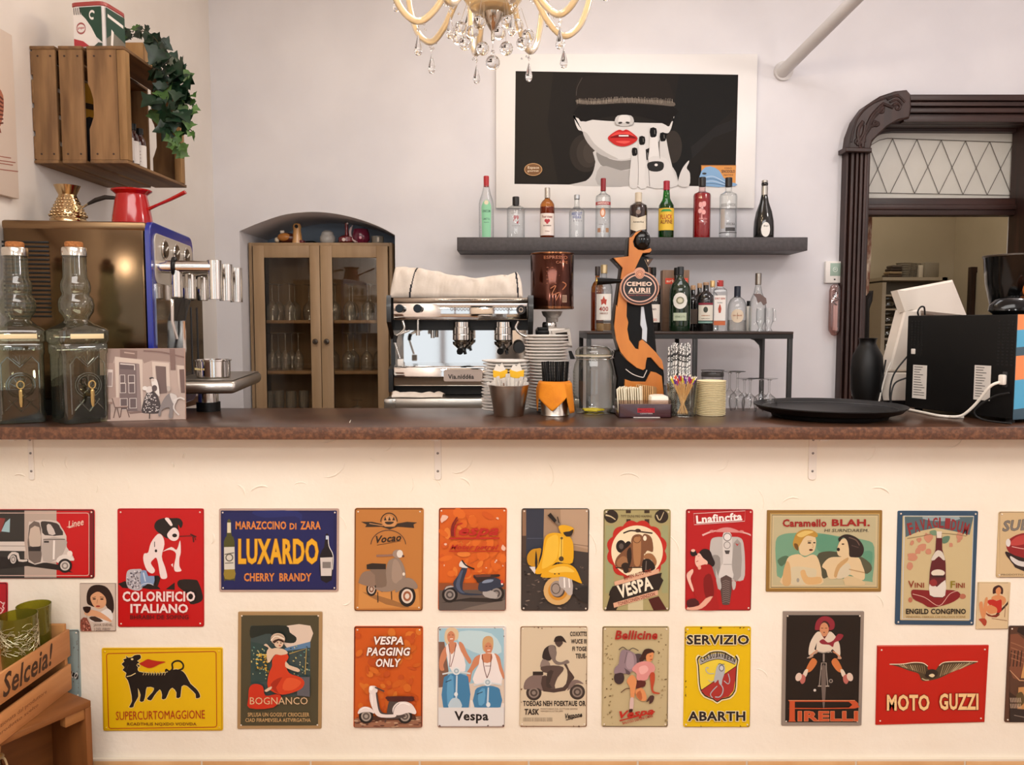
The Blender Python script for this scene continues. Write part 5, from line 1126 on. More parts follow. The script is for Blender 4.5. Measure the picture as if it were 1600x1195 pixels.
A.ell('#c79c6e',165,714,61,43); A.ell('#7d5a3c',165,714,56,38); A.text('#e6d3b8','Espace',128,692,204,714,.02); A.text('#e6d3b8','gourmet',126,718,202,733,.02)
A.build('print',t)
A=Art(lambda x,y:Zp(x,y)+V((0,-.0035,0)),r=.5)
A.poly('#d68f3f',[(1300,685),(1534,688),(1530,828),(1298,824)],0); A.poly('#7fa8cf',[(1302,720),(1360,692),(1420,720),(1450,770),(1500,800),(1528,805),(1528,826),(1300,824)],2)
for i in range(4):A.line('#3f5f86' if i % 2 else '#c3d6e8',[(1310,770+i*14),(1380,760+i*16),(1460,800+i*8)],4)
A.ell('#1d1d20',1320,741,15,7); A.text('#5a3320','CIAO',1455,698,1505,710,.01); A.text('#3a1f14','SINODOLO',1436,716,1526,736,.03); A.text('#6a3a1c','spritz',1450,744,1515,758,.01)
A.rect('#b5722c',1298,684,1534,689); A.build('postcard',t)
# ---- thermostat and glass wall tube
t=thing('thermostat','small white wall thermostat with a green-grey screen','thermostat',(at(1302,442,YB).x,YB,at(0,442,YB).z)); Q2=lambda x,y:at(x,y,YB-.025)-t.location
b=MB(); q0,q1=Q2(1289.5,442),Q2(1316,408); b.box(q0.x,q1.x,-.025,0,q0.z,q1.z,M('#ebe6e0',.4),.004); b.build('case',t)
b=MB(); q0,q1=Q2(1297,431),Q2(1314,411); b.box(q0.x,q1.x,-.0262,-.024,q0.z,q1.z,M('#9db3a4',.25),.001); sc_=b.build('screen',t)
b=MB(); c=Q2(1305,421); b.tube([(c.x+.012*cos(i*pi/6),-.0265,c.z+.012*sin(i*pi/6)) for i in range(12)],.0014,M('#e4ebe4',.4),5,True); b.tube([(c.x-.006,-.0265,c.z),(c.x+.006,-.0265,c.z+.003)],.0014,M('#e4ebe4',.4),5); b.build('screen_symbol',sc_)
b=MB(); c=Q2(1304,436.5); b.cyl((c.x,-.024,c.z),.004,.004,BLACK,axis='-y'); b.build('button',t)
yy=at(0,525,YB).z; t=thing('wall_thermometer','rose-tinted clear glass tube ornament hanging under the thermostat','thermometer',(at(1299,525,YB).x,YB-.04,yy)); g=1/ppm(YB)
b=MB(); b.T=Matrix.Diagonal(V((1,.5,1,1))); b.lathe([(0,0),(5*g,2*g),(9.5*g,9*g),(10*g,14*g),(10*g,70*g),(8*g,77*g),(4*g,80*g),(0,80.5*g)],TG('#ecd9d6','#a3837d',.9,.1,3),seg=32); b.build('tube',t)
b=MB(); b.box(-3.5*g,3.5*g,-.006,.0,9*g,66*g,M('#dcc7c2',.5),.001); b.build('scale',t)
b=MB(); b.tube(smooth([(-3*g,-.012,70*g),(2*g,-.014,66*g),(-5*g,-.012,62*g),(4*g,-.014,57*g),(-4*g,-.012,53*g),(1*g,-.012,48*g)],4,False),.004,M('#6b5553',.4),6); b.build('ornament',t)
b=MB(); b.cyl((0,-.012,6*g),.004,.004,M('#7a5f5a',.4),axis='-y'); b.build('screw',t)
# ---- glass cabinet in the niche
YC=4.47; p=V((at(502,500,YC).x,YC,0)); t=thing('glass_cabinet','tall oak cabinet with two glass doors standing in the arched niche','cabinet',p); TC=Matrix.Translation(-p)
OAK=WOOD('#b0926f','#9d7f5d',6,(1,1,.1),.5); OAKD=WOOD('#9c7d5c','#8a6b4c',6,(1,1,.1),.6)
xa,xb=at(391,500,YC).x,at(614,500,YC).x; zt_=at(0,379,YC).z; D=.31
part('carcass',t,lambda b:(b.box(xa,xa+.018,YC,YC+D,0,zt_,OAK,.002),b.box(xb-.018,xb,YC,YC+D,0,zt_,OAK,.002),b.box(xa+.018,xb-.018,YC,YC+D,zt_-.02,zt_,OAK,.002),b.box(xa+.018,xb-.018,YC,YC+D,0.06,.08,OAK),b.box(xa+.018,xb-.018,YC+D-.008,YC+D,0.06,zt_-.02,OAKD)),TC)
SH=[]
for y in (500,579.5,645,740):
    zz_=at(0,y,YC+.01).z; SH.append(zz_+.0)
    part('shelf',t,lambda b:b.box(xa+.018,xb-.018,YC+.008,YC+D-.008,zz_-.018,zz_,OAKD,.001),TC)
YDo=YC-.022; CG=TG('#f6f2ea','#b5aa9a',.8,.035,4)
for (x0,x1,gx0,gx1,kx) in ((397.5,501,415,485.5,494),(502,607,520.5,589.5,511.5)):
    X=[at(v,520,YDo).x for v in (x0,x1,gx0,gx1)]; z1,zg1=at(0,383.5,YDo).z,at(0,402.5,YDo).z
    d_=part('door',t,lambda b:(b.box(X[0],X[2],YDo,YC-.001,.1,z1,OAK,.0025),b.box(X[3],X[1],YDo,YC-.001,.1,z1,OAK,.0025),b.box(X[2],X[3],YDo,YC-.001,zg1,z1,OAK,.0025),b.box(X[2],X[3],YDo,YC-.001,.1,.18,OAK,.0025)),TC)
    part('pane',d_,lambda b:b.box(X[2]-.004,X[3]+.004,YDo+.009,YDo+.012,.176,zg1+.004,CG),TC)
    kz=at(0,533.5,YDo).z; kxx=at(kx,533,YDo).x
    part('knob',d_,lambda b:b.lathe([(0,0),(.007,0),(.007,.012),(.014,.016),(.016,.022),(.013,.028),(0,.03)],M('#7a7066',.25,1.),(kxx,YDo,kz),24,'-y'),TC)
def wine(px,foot_y,Y,zsh,rb,tul,lab,grp,h=None):
    hh=at(px,foot_y,Y).z-zsh if h is None else h
    tt=thing('wine_glass',lab,'glass',(at(px,540,Y).x,Y,zsh),grp); stem_parts(tt,hh,rb,.033,WINE,tul); return tt
def row(lst,zsh,rb,tul,where,grp,foot_y):
    proto=None
    for k,(px,Y) in enumerate(sorted(lst)):
        lab=ORD[k]+' upside-down wine glass from the left ' +where
        if proto is None:proto=wine(px,foot_y,Y,zsh,rb,tul,lab,grp)
        else:dup(proto,(at(px,540,Y).x,Y,zsh),lab)
ya,yb_=YC+.075,YC+.20
row([(427,ya),(454,ya),(437,yb_),(462,yb_),(484,yb_)],SH[0],.036,.78,'on the top shelf behind the left cabinet door','glasses on the top shelf',443)
row([(547,ya),(575,ya),(525,yb_),(552,yb_),(580,yb_),(522,ya)],SH[0],.036,.78,'on the top shelf behind the right cabinet door','glasses on the top shelf',443)
row([(425,ya),(446,ya),(466,ya),(435,yb_),(456,yb_)],SH[1],.030,.8,'on the middle shelf behind the left cabinet door','glasses on the middle shelf',520)
row([(544,ya),(573,ya),(521,yb_),(552,yb_),(592,yb_)],SH[1],.036,.95,'on the middle shelf behind the right cabinet door','glasses on the middle shelf',520)
proto=None
for k,px in enumerate((420,436,455,475)):
    lab=ORD[k]+' short tumbler from the left on the lowest visible cabinet shelf'; Y=YC+.07+.03*(k % 2); loc=(at(px,620,Y).x,Y,SH[2])
    if proto is None:
        b=MB(); b.lathe([(0,.004),(.018,.002),(.022,.0),(.030,.035),(.0305,.06),(.027,.118),(.026,.118),(.029,.06),(.02,.012),(0,.012)],WINE,seg=28); proto=tag(b.build('tumbler',loc=loc),lab,'glass','tumblers on the lowest shelf')
    else:dup(proto,loc,lab)
wine(557,627,YC+.1,SH[2],.03,.8,'single small stemmed glass on the lowest visible shelf behind the right door',None,.065)
# ---- ornaments on the cabinet
g=1/ppm(4.52); Yo=4.53
gx=lambda x:at(x,378,Yo).x
t=thing('duck_figure','brown and orange glazed duck jug on top of the cabinet','ornament',(gx(452),Yo,zt_)); BRO=M('#4a1a12',.25,coat=.5); ORG=M('#d08a3c',.25,coat=.5,n=(8,'#e2b27a'))
b=MB(); b.sph((-3*g,0,8.5*g),12*g,BRO,24,16,(1.3,.8,.7)); b.sph((-6*g,-6*g,9.5*g),9*g,M('#b8783a',.3),20,14,(1.15,.6,.7)); b.sph((-18*g,-3*g,5.5*g),4*g,M('#e6d6bc',.3),12,8); b.build('body',t)
b=MB(); b.lathe([(0,0),(8*g,0),(7*g,10*g),(5.8*g,20*g),(6.5*g,26*g),(5*g,30*g),(0,32*g)],ORG,(13*g,-2*g,0),24); b.build('neck',t)
b=MB(); b.cyl((14*g,-9*g,25.5*g),2.6*g,.006,BLACK,axis='-y'); b.build('eye',t)
b=MB(); b.box(11*g,24*g,-8*g,4*g,0,5*g,M('#6b0f12',.3),.004); b.build('foot',t)
b=MB(); b.box(-13*g,-7*g,-4*g,2*g,15.5*g,20*g,M('#e9dfcf',.4),.003); b.build('stopper',t)
t=thing('candy_jar','cut crystal lidded jar on top of the cabinet between the ornaments','jar',(gx(512),Yo,zt_)); CJ=M('#cfccc8',.12,t=.35,bump=(60,.8))
b=MB(); b.lathe([(0,0),(9*g,0),(12*g,4*g),(12*g,9*g),(10*g,13*g),(0,13*g)],CJ,seg=20); b.build('bowl',t)
b=MB(); b.lathe([(0,13*g),(9.5*g,13*g),(9*g,17*g),(5*g,20*g),(0,20.5*g)],CJ,seg=20); b.build('lid',t)
t=thing('bird_figure','dark red glazed long-necked bird ornament at the cabinet top','ornament',(gx(542),Yo,zt_)); DR=M('#7a0f1c',.2,coat=.6)
b=MB(); b.lathe([(0,0),(8*g,0),(13*g,3*g),(13*g,9*g),(8*g,12*g),(3*g,13*g),(2.4*g,20*g),(2.6*g,29*g),(3*g,31*g),(0,33*g)],DR,seg=24); b.build('body',t)
for q in ((-2*g,5*g,2.6),(2*g,30.5*g,1.4)):
    b=MB(); b.cyl((q[0],-13.2*g if q[2]>2 else -3.2*g,q[1]),q[2]*g,.004,M('#e9d3cc',.3),axis='-y'); b.build('spot',t)
t=thing('teapot','magenta glazed jug with a curved white-edged handle on the cabinet','jug',(gx(564),Yo-.0,zt_)); MG=M('#6a0a30',.2,coat=.6)
b=MB(); b.lathe([(0,0),(10*g,0),(14*g,6*g),(13.5*g,15*g),(11*g,22*g),(0,23*g)],MG,seg=28); b.build('body',t)
b=MB(); b.tube(smooth([(-12*g,-.01,28*g),(-15.5*g,-.014,20*g),(-14.5*g,-.02,11*g),(-9*g,-.03,4*g),(-3*g,-.036,2*g)],5,False),[.003]*3+[.007]*15+[.004]*3,M('#d8c3c2',.3),8); b.build('handle',t)
b=MB(); b.cyl((2*g,-13*g,8*g),2*g,.006,M('#e9a8b4',.3),axis='-y'); b.build('spot',t)
t=thing('tea_light','small grey glass candle holder at the far end of the cabinet top','candle holder',(gx(590),Yo,zt_))
b=MB(); b.lathe([(0,0),(9*g,0),(9.5*g,11*g),(8.5*g,11*g),(8*g,1*g),(0,1*g)],M('#8d8578',.25),seg=24); b.build('cup',t)
b=MB(); b.box(1*g,4*g,-10*g,-9*g,2*g,9*g,M('#e0d2bf',.4),.001); b.build('sticker',t)
t=thing('pan','small black long-handled pan lying behind the duck jug on the cabinet','pan',(gx(437),Yo+.12,zt_))
b=MB(); b.lathe([(0,0),(15*g,0),(16*g,10*g),(15*g,10*g),(14*g,1*g),(0,1*g)],BLACK,seg=28); b.build('pan',t)
b=MB(); b.tube([(16*g,0,6*g),(45*g,-.02,6*g),(56*g,-.03,2*g)],.004,BLACK,8); b.build('handle',t)
# ================================================================== crate on the left wall
YK0,YK1=2.725,3.21; p=V((XL,YK0,at(0,250,YK0).z)); kz1=at(0,77,YK0).z; TK=Matrix.Translation(-p)
t=thing('hanging_crate','weathered wooden fruit crate hung on its side high on the wall','crate',p)
CW=WOOD('#957048','#6b4c2c',9,(1,1,.12),.7); CWY=WOOD('#8a663f','#65482b',9,(1,.12,1),.7); CWL=WOOD('#a98354','#856239',9,(1,1,.12),.7)
xk=[at(v,160,YK0).x for v in (50,88.5,94,131,138,184,184.5,197)]; z0,z1=p.z,kz1
NAIL=M('#3a2416',.6)
for e,(ya,yb2) in enumerate(((YK0,YK0+.012),(YK1-.012,YK1))):
    for k in range(3):
        x0,x1=xk[2*k],xk[2*k+1]
        if k == 0:x0 += .006
        if k<2:
            s_=part('end_slat',t,lambda b:b.box(x0,x1,ya,yb2,z0,z1,CW,.002),TK)
        else:
            h=z1-z0; s_=part('end_slat',t,lambda b:b.prism([(x0,z0),(x1,z0),(x1,z1),(x0,z1)]+[(x0,z1-h*.31)]+[(x0+.008,z1-h*.36),(x0+.016,z1-h*.45),(x0+.016,z1-h*.6),(x0+.006,z1-h*.68),(x0,z1-h*.72)],ya,yb2,CW,.0015),TK)
        if e == 0:
            part('nail',s_,lambda b:[b.cyl((x0+(x1-x0)*u,ya,z0+(z1-z0)*v),.0035,.0008,NAIL,axis='-y',seg=10) for u in (.25,.8) for v in (.055,.94)],TK)
for (y,x) in ((YK0+.012,xk[6]),(YK1-.036,xk[6]),(YK0+.012,XL+.01),(YK1-.036,XL+.01)):
    part('corner_post',t,lambda b:b.box(x,x+(xk[7]-xk[6]),y-(.012 if x>-1.4 else 0),y+.024,z0+.001,z1-.001,CWL,.002),TK)
for (za,zb2) in ((z0-.011,z0),(z1,z1+.011)):
    for k in range(3):
        part('long_slat',t,lambda b:b.box(xk[2*k],xk[2*k+1] if k<2 else xk[7],YK0-.002,YK1,za,zb2,CWY,.002),TK)
for k in range(4):
    za=z0+(z1-z0)*(.01+.255*k); part('back_slat',t,lambda b:b.box(XL+.001,XL+.009,YK0,YK1,za,za+(z1-z0)*.21,CWY,.002),TK)
# contents
for k,(px,y) in enumerate(((199,2.80),(208,2.86),(219,2.93))):
    X=-1.335+.0*k; hb=.145; tt=thing('small_bottle',('nearest','middle','farthest')[k]+' of three small dark bottles with white labels inside the wall crate','bottle',(at(px,230,y).x,y,z0+.001),'small bottles in the wall crate')
    b=MB(); b.lathe([(0,0),(.019,0),(.02,.004),(.02,.1),(.017,.112),(.009,.122),(.009,.13)],M('#3a1712',.15,coat=.4),seg=24); b.build('body',tt)
    b=MB(); b.lathe([(.011,.128),(.012,.129),(.012,.15),(0,.151)],BLACK,seg=20); b.build('cap',tt)
    b=MB(); b.lathe([(.0204,.012),(.0206,.013),(.0206,.088),(.0204,.089)],M('#e9e2dc',.6),seg=28); l_=b.build('label',tt)
    b=MB()
    for i in range(4):
        a=R(-5); b.box(-.004,.012,-.0215,-.0212,.03+i*.012,.0315+i*.012,M('#8a5a54',.6))
    b.build('label_print',l_)
q=V((-1.50,2.9,z0+.001)); t2=thing('print_card','yellow and black printed card half hidden inside the wall crate','card',q,rz=R(0))
b=MB(); b.box(-.09,.1,0,.004,0,.30,M('#c98f24',.5)); b.build('card',t2)
A=Art(lambda x,y:V((x,-.0005,y)),r=.5); A.poly('#17161c',[(-.07,0),(-.07,.12),(-.04,.17),(0,.185),(.05,.17),(.09,.12),(.09,0)],0); A.rect('#2a3560',-.09,0,-.03,.07); A.poly('#d8d2cc',[(-.09,.12),(-.05,.13),(-.05,.2),(-.09,.2)],0); A.line('#3a2416',[(-.09,.24),(.1,.2)],.02,0); A.build('print',t2)
# tin on the crate
zt_=z1+.0112; yt=2.80; q=at(155,40,yt); ht=at(0,4,yt-.05).z-zt_
t2=thing('tin_box','tall white, green and red biscuit tin standing on the wall crate','tin',(q.x,yt,zt_),rz=R(-8));
b=MB(); b.lathe([(0,0),(.058,0,7),(.06,.004,7),(.06,ht*.91,7),(0,ht*.91)],M('#e3ddd9',.3),seg=48); b.build('body',t2)
b=MB(); b.lathe([(.0605,ht*.9,7),(.0625,ht*.91,7),(.0625,ht*.985,7),(.058,ht,7),(0,ht)],M('#a3403c',.35),seg=48); b.build('lid',t2)
A=Art(lambda x,y:V((x*.06,-.0606,y*ht)),r=.35)
A.poly('#16402e',[(-.5,.88),(.85,.88),(.85,.1),(.5,.22),(.2,.45),(-.1,.62),(-.35,.72)],0); A.poly('#e6dfd8',[(-.85,.88),(-.5,.88),(-.35,.72),(-.1,.62),(.2,.45),(.5,.22),(.6,.02),(-.85,.02)],0)
for i in range(4):A.line('#2a2622',[(-.8+i*.12,.87),(-.78+i*.12,.72)],.05,0)
A.poly('#b03038',[(-.85,.02),(-.85,.2),(-.3,.14),(.1,.02)],0); A.ring('#a35a58',-.4,.42,.26,.11,.04); A.text('#b03038','Rodino',-.6,.39,-.2,.45,.02); A.poly('#3a4a40',[(.35,.02),(.62,.1),(.85,.08),(.85,.02)],0)
A.text('#efe9e2','G',.12,.82,.45,.62,.03) if False else A.ring('#efe9e2',.3,.7,.16,.08,.05,30,300); A.build('print',t2)
A=Art(lambda x,y:V((.0606,x*.06,y*ht)),(1,0,0),r=.35)
A.poly('#16402e',[(-.85,.88),(.85,.88),(.85,.15),(-.85,.1)],0); A.poly('#7d7568',[(-.85,.02),(.85,.02),(.85,.3),(-.2,.4),(-.85,.2)],0); A.text('#efe9e2','amaretti',-.7,.76,.7,.64,.02) if False else A.line('#efe9e2',[(-.7,.72),(.7,.66)],.07,0); A.poly('#efe9e2',[(-.5,.1),(-.3,.1),(-.2,.42),(-.4,.46)],0); A.build('side_print',t2)
# planter and ivy
yp=2.98; q0,q1=at(186,100,yp),at(224,100,yp); hp=at(0,66,yp).z-zt_
t2=thing('potted_ivy','trailing dark green ivy in a pale wooden box on the wall crate','plant',((q0.x+q1.x)/2,yp,zt_))
hw=(q1.x-q0.x)/2; PW=WOOD('#c79a64','#b58752',12,(1,1,.2),.6)
b=MB(); b.box(-hw,hw,0,.01,0,hp,PW,.002); b.box(-hw,hw,.14,.15,0,hp,PW,.002); b.box(-hw,-hw+.01,.01,.14,0,hp,PW); b.box(hw-.01,hw,.01,.14,0,hp,PW); b.box(-hw,hw,0,.15,0,.006,PW); b.build('planter_box',t2)
b=MB(); b.box(-hw+.011,hw-.011,.011,.139,.006,hp-.015,M('#2a1d14',.9)); b.build('soil',t2)
base=V(((q0.x+q1.x)/2,yp,zt_)); LV=[M('#12291a',.45,n=(40,'#1b3a24')),M('#0b2012',.4,n=(40,'#15301c')),M('#3d5f2c',.5,n=(40,'#54773a'))]
vines=[[(212,50,3.04),(230,50,3.02),(247,66,2.98),(262,92,2.92),(273,130,2.86),(268,170,2.84),(266,205,2.83),(276,232,2.82)],[(240,68,3.05),(252,80,3.0),(268,98,2.94),(286,108,2.9),(288,140,2.88),(284,165,2.86),(288,190,2.85),(300,205,2.84)],[(246,92,3.0),(248,112,2.94),(250,140,2.9),(243,165,2.87),(262,190,2.86),(276,215,2.85),(292,238,2.84)],[(194,52,3.02),(192,50,3.0),(203,46,3.0),(218,44,3.0),(230,48,3.0)],[(285,150,2.9),(298,155,2.88),(301,168,2.88)],[(262,120,2.93),(280,125,2.9),(292,128,2.9)]]
b=MB(); b.T=Matrix.Translation(-base)
for v in vines:b.tube(smooth([tuple(at(x,y,Y)) for x,y,Y in v],4,False),.0018,M('#4a3a22',.7),6)
b.build('stem',t2)
LEAF=[(0,0),(.16,-.14),(.36,-.04),(.42,.12),(.68,.20),(.44,.42),(.30,.52),(.22,.68),(0,1.0),(-.22,.68),(-.30,.52),(-.44,.42),(-.68,.20),(-.42,.12),(-.36,-.04),(-.16,-.14)]
random.seed(31); b=MB(); b.T=Matrix.Translation(-base)
lp=[]
for v in vines:
    sm=smooth(v,5,False)
    for i in range(0,len(sm),1 if len(v)>5 else 2):lp.append((sm[i],None))
for (x,y,s) in ((196,50,.8),(212,46,.85),(226,50,.8),(247,74,1.4),(280,100,1.5),(283,112,1.4),(240,158,1.6),(247,168,1.4),(276,138,1.4),(262,190,1.5),(286,178,1.4),(265,150,1.3),(270,112,1.3)):lp.append(((x,y,2.86),s))
for i,((x,y,Y),s) in enumerate(lp):
    small=y>205 or x>294 or (x<236 and y<64); L_=(.030 if small else .047)*(s or random.uniform(.75,1.2)); c=at(x+random.uniform(-7,7),y+random.uniform(-6,6),Y-random.uniform(0,.05))
    a=random.uniform(-1.3,1.3)+pi; tl=random.uniform(-.9,.3); yw=random.uniform(-.9,.9)
    Mx=Matrix.Translation(c) @ Matrix.Rotation(yw,4,'Z') @ Matrix.Rotation(tl,4,'X') @ Matrix.Rotation(a,4,'Y')
    vs=[Mx @ V((u*L_,-abs(u)*.28*L_+.12*L_*(w_-.4) ** 2,w_*L_)) for u,w_ in LEAF]+[Mx @ V((0,0,.3*L_))]
    b.mesh(vs,[[k,(k+1) % 16,16] for k in range(16)],LV[2] if small and y>100 or random.random()<.06 else LV[i % 2],True)
b.build('foliage',t2,angle=60)
# ---- canvas on the left wall
x_=-1.577; yf=1.577*F/(800-41); z1=at(41,55,yf).z; z0=at(34,311,yf).z
t2=thing('canvas_print','beige canvas print cut off by the frame edge, beside the wall crate','picture',(XL,2.2,z0))
b=MB(); b.box(.002,.023,1.6-2.2,yf-2.2,0,z1-z0,M('#d9c9bb',.7),.002); b.build('canvas',t2)
fn=lambda x,y:(lambda d:EYE+d*(x_/d.x))(ray(x,y))
A=Art(lambda x,y:fn(x,y)-V((XL,2.2,z0)),(1,0,0),r=.6)
A.poly('#a8684f',[(-60,140),(-20,125),(2,142),(6,165),(3,188),(-4,200),(-40,205)],3)
for i in range(7):A.line('#5a2418',[(-50,143+i*9),(-10,146+i*8),(5,156+i*6)],2.6,3)
A.poly('#7a3a2a',[(-10,195),(0,200),(2,208),(-6,205)],0)
for i,(x0,x1,y) in enumerate(((-20,17,247),(-20,24,254),(-20,20,258),(-20,28,268))):A.line('#9a5a4a',[(x0,y-6),(x1,y)],1.4,0)
A.build('print',t2)
# ================================================================== chandelier
YH=2.8; hc=at(770,98,YH); g=1/ppm(YH); zc0=hc.z
t=thing('chandelier','warm glowing crystal chandelier with curved glass arms and hanging drops','chandelier',(hc.x,YH,zc0+.62)); TH=Matrix.Translation(-V((hc.x,YH,zc0+.62)))
H=lambda r,a,z:V((hc.x+r*cos(R(a)),YH+r*sin(R(a)),zc0+z))
WG_=M('#ffe9bd',.12,t=.6,ior=1.4); zz=lambda y:(98-y)*g
part('column',t,lambda b:b.lathe([(0,zz(66)),(.006,zz(65)),(.006,zz(52)),(.012,zz(48)),(.03,zz(34)),(.036,zz(24)),(.05,zz(22)),(.055,zz(14)),(.03,zz(8)),(.02,zz(-20)),(.05,zz(-60)),(.025,zz(-90)),(.018,.55),(.018,.62),(0,.62)],M('#b9ac9c',.12,1.),(hc.x,YH,zc0),32),TH)
part('bowl',t,lambda b:b.lathe([(.03,zz(26)),(.075,zz(20)),(.10,zz(4)),(.105,zz(-8)),(.10,zz(-8)),(.07,zz(14)),(.03,zz(20))],WG_,(hc.x,YH,zc0),36),TH)
arms=[200,232,262,285,315,345,40,80,120,155]
arms=[15+45*k for k in range(8)]
BULB=M('#ffd9a0',.3,e=14.)
for a in arms:
    pr=[(.04,zz(-30)),(.09,zz(-40)),(.15,zz(-5)),(.20,zz(30)),(.255,zz(48)),(.31,zz(32)),(.345,zz(-5)),(.36,zz(-45)),(.36,zz(-60))]
    am=part('arm',t,lambda b:b.tube(smooth([tuple(H(r,a,z)) for r,z in pr],5,False),.0115,WG_,10),TH)
    part('drip_pan',am,lambda b:b.lathe([(.012,0),(.045,.006),(.056,.02),(.053,.02),(.04,.01),(0,.006)],WG_,H(.36,a,zz(-60)),24),TH)
    part('bulb',am,lambda b:(b.cyl(H(.36,a,zz(-60)+.01),.011,.07,M('#f1e6cf',.5)),b.lathe([(.008,0),(.017,.02),(.013,.045),(0,.07)],BULB,H(.36,a,zz(-60)+.08),16)),TH)
    def drop(b,r,a,z,L=.075):
        o=H(r,a,z); b.sph(o-V((0,0,.02)),.0055,CRYSTAL,10,8); b.tube([o,o-V((0,0,.03))],.0008,CHROME,5)
        b.lathe([(0,0),(.009,.004),(.0135,.016),(.012,.028),(.006,.05),(.0015,L-.008),(0,L-.006)],CRYSTAL,o-V((0,0,.03+L)),10)
    part('crystal_drop',am,lambda b:drop(b,.255,a,zz(48)-.006),TH)
    part('crystal_drop',am,lambda b:drop(b,.41,a,zz(-58)),TH)
    part('bead_string',am,lambda b:[b.sph(H(.12+.10*i/10,a+6,zz(-10)-.03*sin(pi*i/10)+.001*i),.0048,CRYSTAL,8,6) for i in range(11)],TH)
    part('bead_string',am,lambda b:[b.sph(H(.235+.02*(i % 2),a+(i-2)*2.2,zz(40)-.012*i),.004,CRYSTAL,8,6) for i in range(5)],TH)
ball=None
for k,(px,py,dy) in enumerate(((749,35,-.09),(794,34,-.09),(720,44,0),(716,60,.06),(727,68,-.05),(754,76,-.08),(791,76,-.08),(817,68,-.03),(825,56,.05),(808,40,.08),(738,50,.1),(780,52,.1))):
    c=at(px,py,YH+dy)
    part('crystal_ball',t,lambda b:(b.sph(c,.0225,CRYSTAL,14,10),b.tube([c+V((0,0,.022)),V((hc.x+(c.x-hc.x)*.8,YH+(c.y-YH)*.8,zc0+zz(10)))],.0008,CHROME,5)),TH)
part('crystal_ball',t,lambda b:(b.sph(hc+V((0,0,.0)),.0245,CRYSTAL,16,12),b.tube([hc+V((0,0,.024)),hc+V((0,0,zz(64)))],.001,CHROME,5),b.sph(hc+V((0,0,.036)),.007,CRYSTAL,10,8)),TH)
part('ceiling_chain',t,lambda b:(b.tube([(hc.x,YH,zc0+.6),(hc.x,YH,ZT-.03)],.005,M('#b9ac9c',.2,1.),8),b.cyl((hc.x,YH,ZT-.04),.06,.039,M('#b9ac9c',.2,1.))),TH)
for k in range(4):lamp('chandelier_glow','POINT',H(.36,60+90*k,zz(-60)+.16),7,(1,.78,.5),.03)
# ================================================================== seen through the door
Yq=5.7; p=at(1430,600,Yq); t=thing('shelf_unit','pale open shelf unit with bulging glass jars in the room beyond','shelf',(p.x,Yq,0)); TQ=Matrix.Translation(-V((p.x,Yq,0))); SU=M('#b9ad9a',.6)
qx=lambda x:at(x,500,Yq).x; qz=lambda y:at(0,y,Yq).z
part('carcass',t,lambda b:(b.box(qx(1377),qx(1383),Yq,Yq+.3,0,qz(441),SU),b.box(qx(1470),qx(1478),Yq,Yq+.3,0,qz(432),SU),b.box(qx(1377),qx(1478),Yq,Yq+.3,qz(438),qz(433),SU),b.box(qx(1377),qx(1478),Yq+.29,Yq+.3,0,qz(438),M('#9d917e',.7))),TQ)
for y in (460,482,506,528,548):part('shelf',t,lambda b:b.box(qx(1383),qx(1470),Yq+.01,Yq+.29,qz(y)-.012,qz(y),SU),TQ)
JB=TG('#e9e6df','#7d776c',.95,.15,2.5); k=0
for y in (482,506,528,548):
    for x in (1396,1418):
        tt=thing('glass_jar',('nearer the jamb, ' if x == 1396 else 'farther from the jamb, ')+'round glass jar on the ' +{482:'top',506:'second',528:'third',548:'lowest'}[y]+' shelf of the pale unit','jar',(qx(x),Yq+.1,qz(y)),'jars in the shelf unit')
        b=MB(); b.lathe([(0,.003),(.03,0),(.05,.02),(.052,.045),(.04,.065),(.03,.07),(.03,.078)],JB,seg=24); b.build('body',tt)
for k,(x,s) in enumerate(((1418,1.),(1428,1.05),(1438,1.))):
    tt=thing('glass_stack',('nearest the pouch, ','middle of three, ','farthest from the pouch, ')[k]+'ribbed grey tumbler stack on the pale unit','glass',(qx(x),Yq+.08+.03*k,qz(433)),'ribbed tumblers on the unit')
    b=MB(); b.lathe([(0,.002)]+[(.032+.004*(i % 2)+.0015*i,.008*i) for i in range(14)],M('#8f887c',.2,t=.3),seg=24); b.build('tumblers',tt)
tt=thing('pouch','dark striped folded pouch lying on the pale shelf unit','pouch',(qx(1398),Yq+.05,qz(433))); random.seed(2)
for k in range(4):
    b=MB(); b.box(-.055+.01*k,.05,-.04,.06,.022*k,.022*k+.02,M(['#4a3a2e','#9a8468','#3a2d25','#5b5148'][k],.7),.009); b.build('fold',tt)
t=thing('storage_box','small grey box on the far end of the pale shelf unit','box',(qx(1459),Yq+.1,qz(433))); b=MB(); b.box(-.05,.055,-.05,.1,0,.11,M('#8f8677',.6),.012); b.build('box',t)
b=MB(); b.box(-.08,-.052,-.03,.03,0,.09,M('#d8cdbc',.6),.003); b.build('card',t)
q0,q1=at(1514,500,5.9),at(1560,417,5.9); t=thing('room_divider','dark brown wooden panel standing behind the glossy black pot','panel',((q0.x+q1.x)/2,5.9,0)); hw=(q1.x-q0.x)/2
b=MB(); b.box(-hw,hw,0,.04,0,q1.z,DARKWOOD,.004); b.build('board',t)
b=MB(); b.box(-hw-.008,-hw+.03,-.012,0,0,q1.z,DARKWOOD,.004); b.box(-hw+.03,hw,-.012,0,q1.z-.04,q1.z,DARKWOOD,.004); b.build('moulding',t)
q0=at(1352,340,4.62); t=thing('curtain','narrow dark curtain with a patterned brown edge hanging inside the door jamb','curtain',(at(1351,600,4.62).x,4.62,at(0,600,4.62).z)); zz_=lambda y:at(0,y,4.62).z-at(0,600,4.62).z
b=MB(); xx=lambda x:at(x,500,4.62).x-at(1351,600,4.62).x
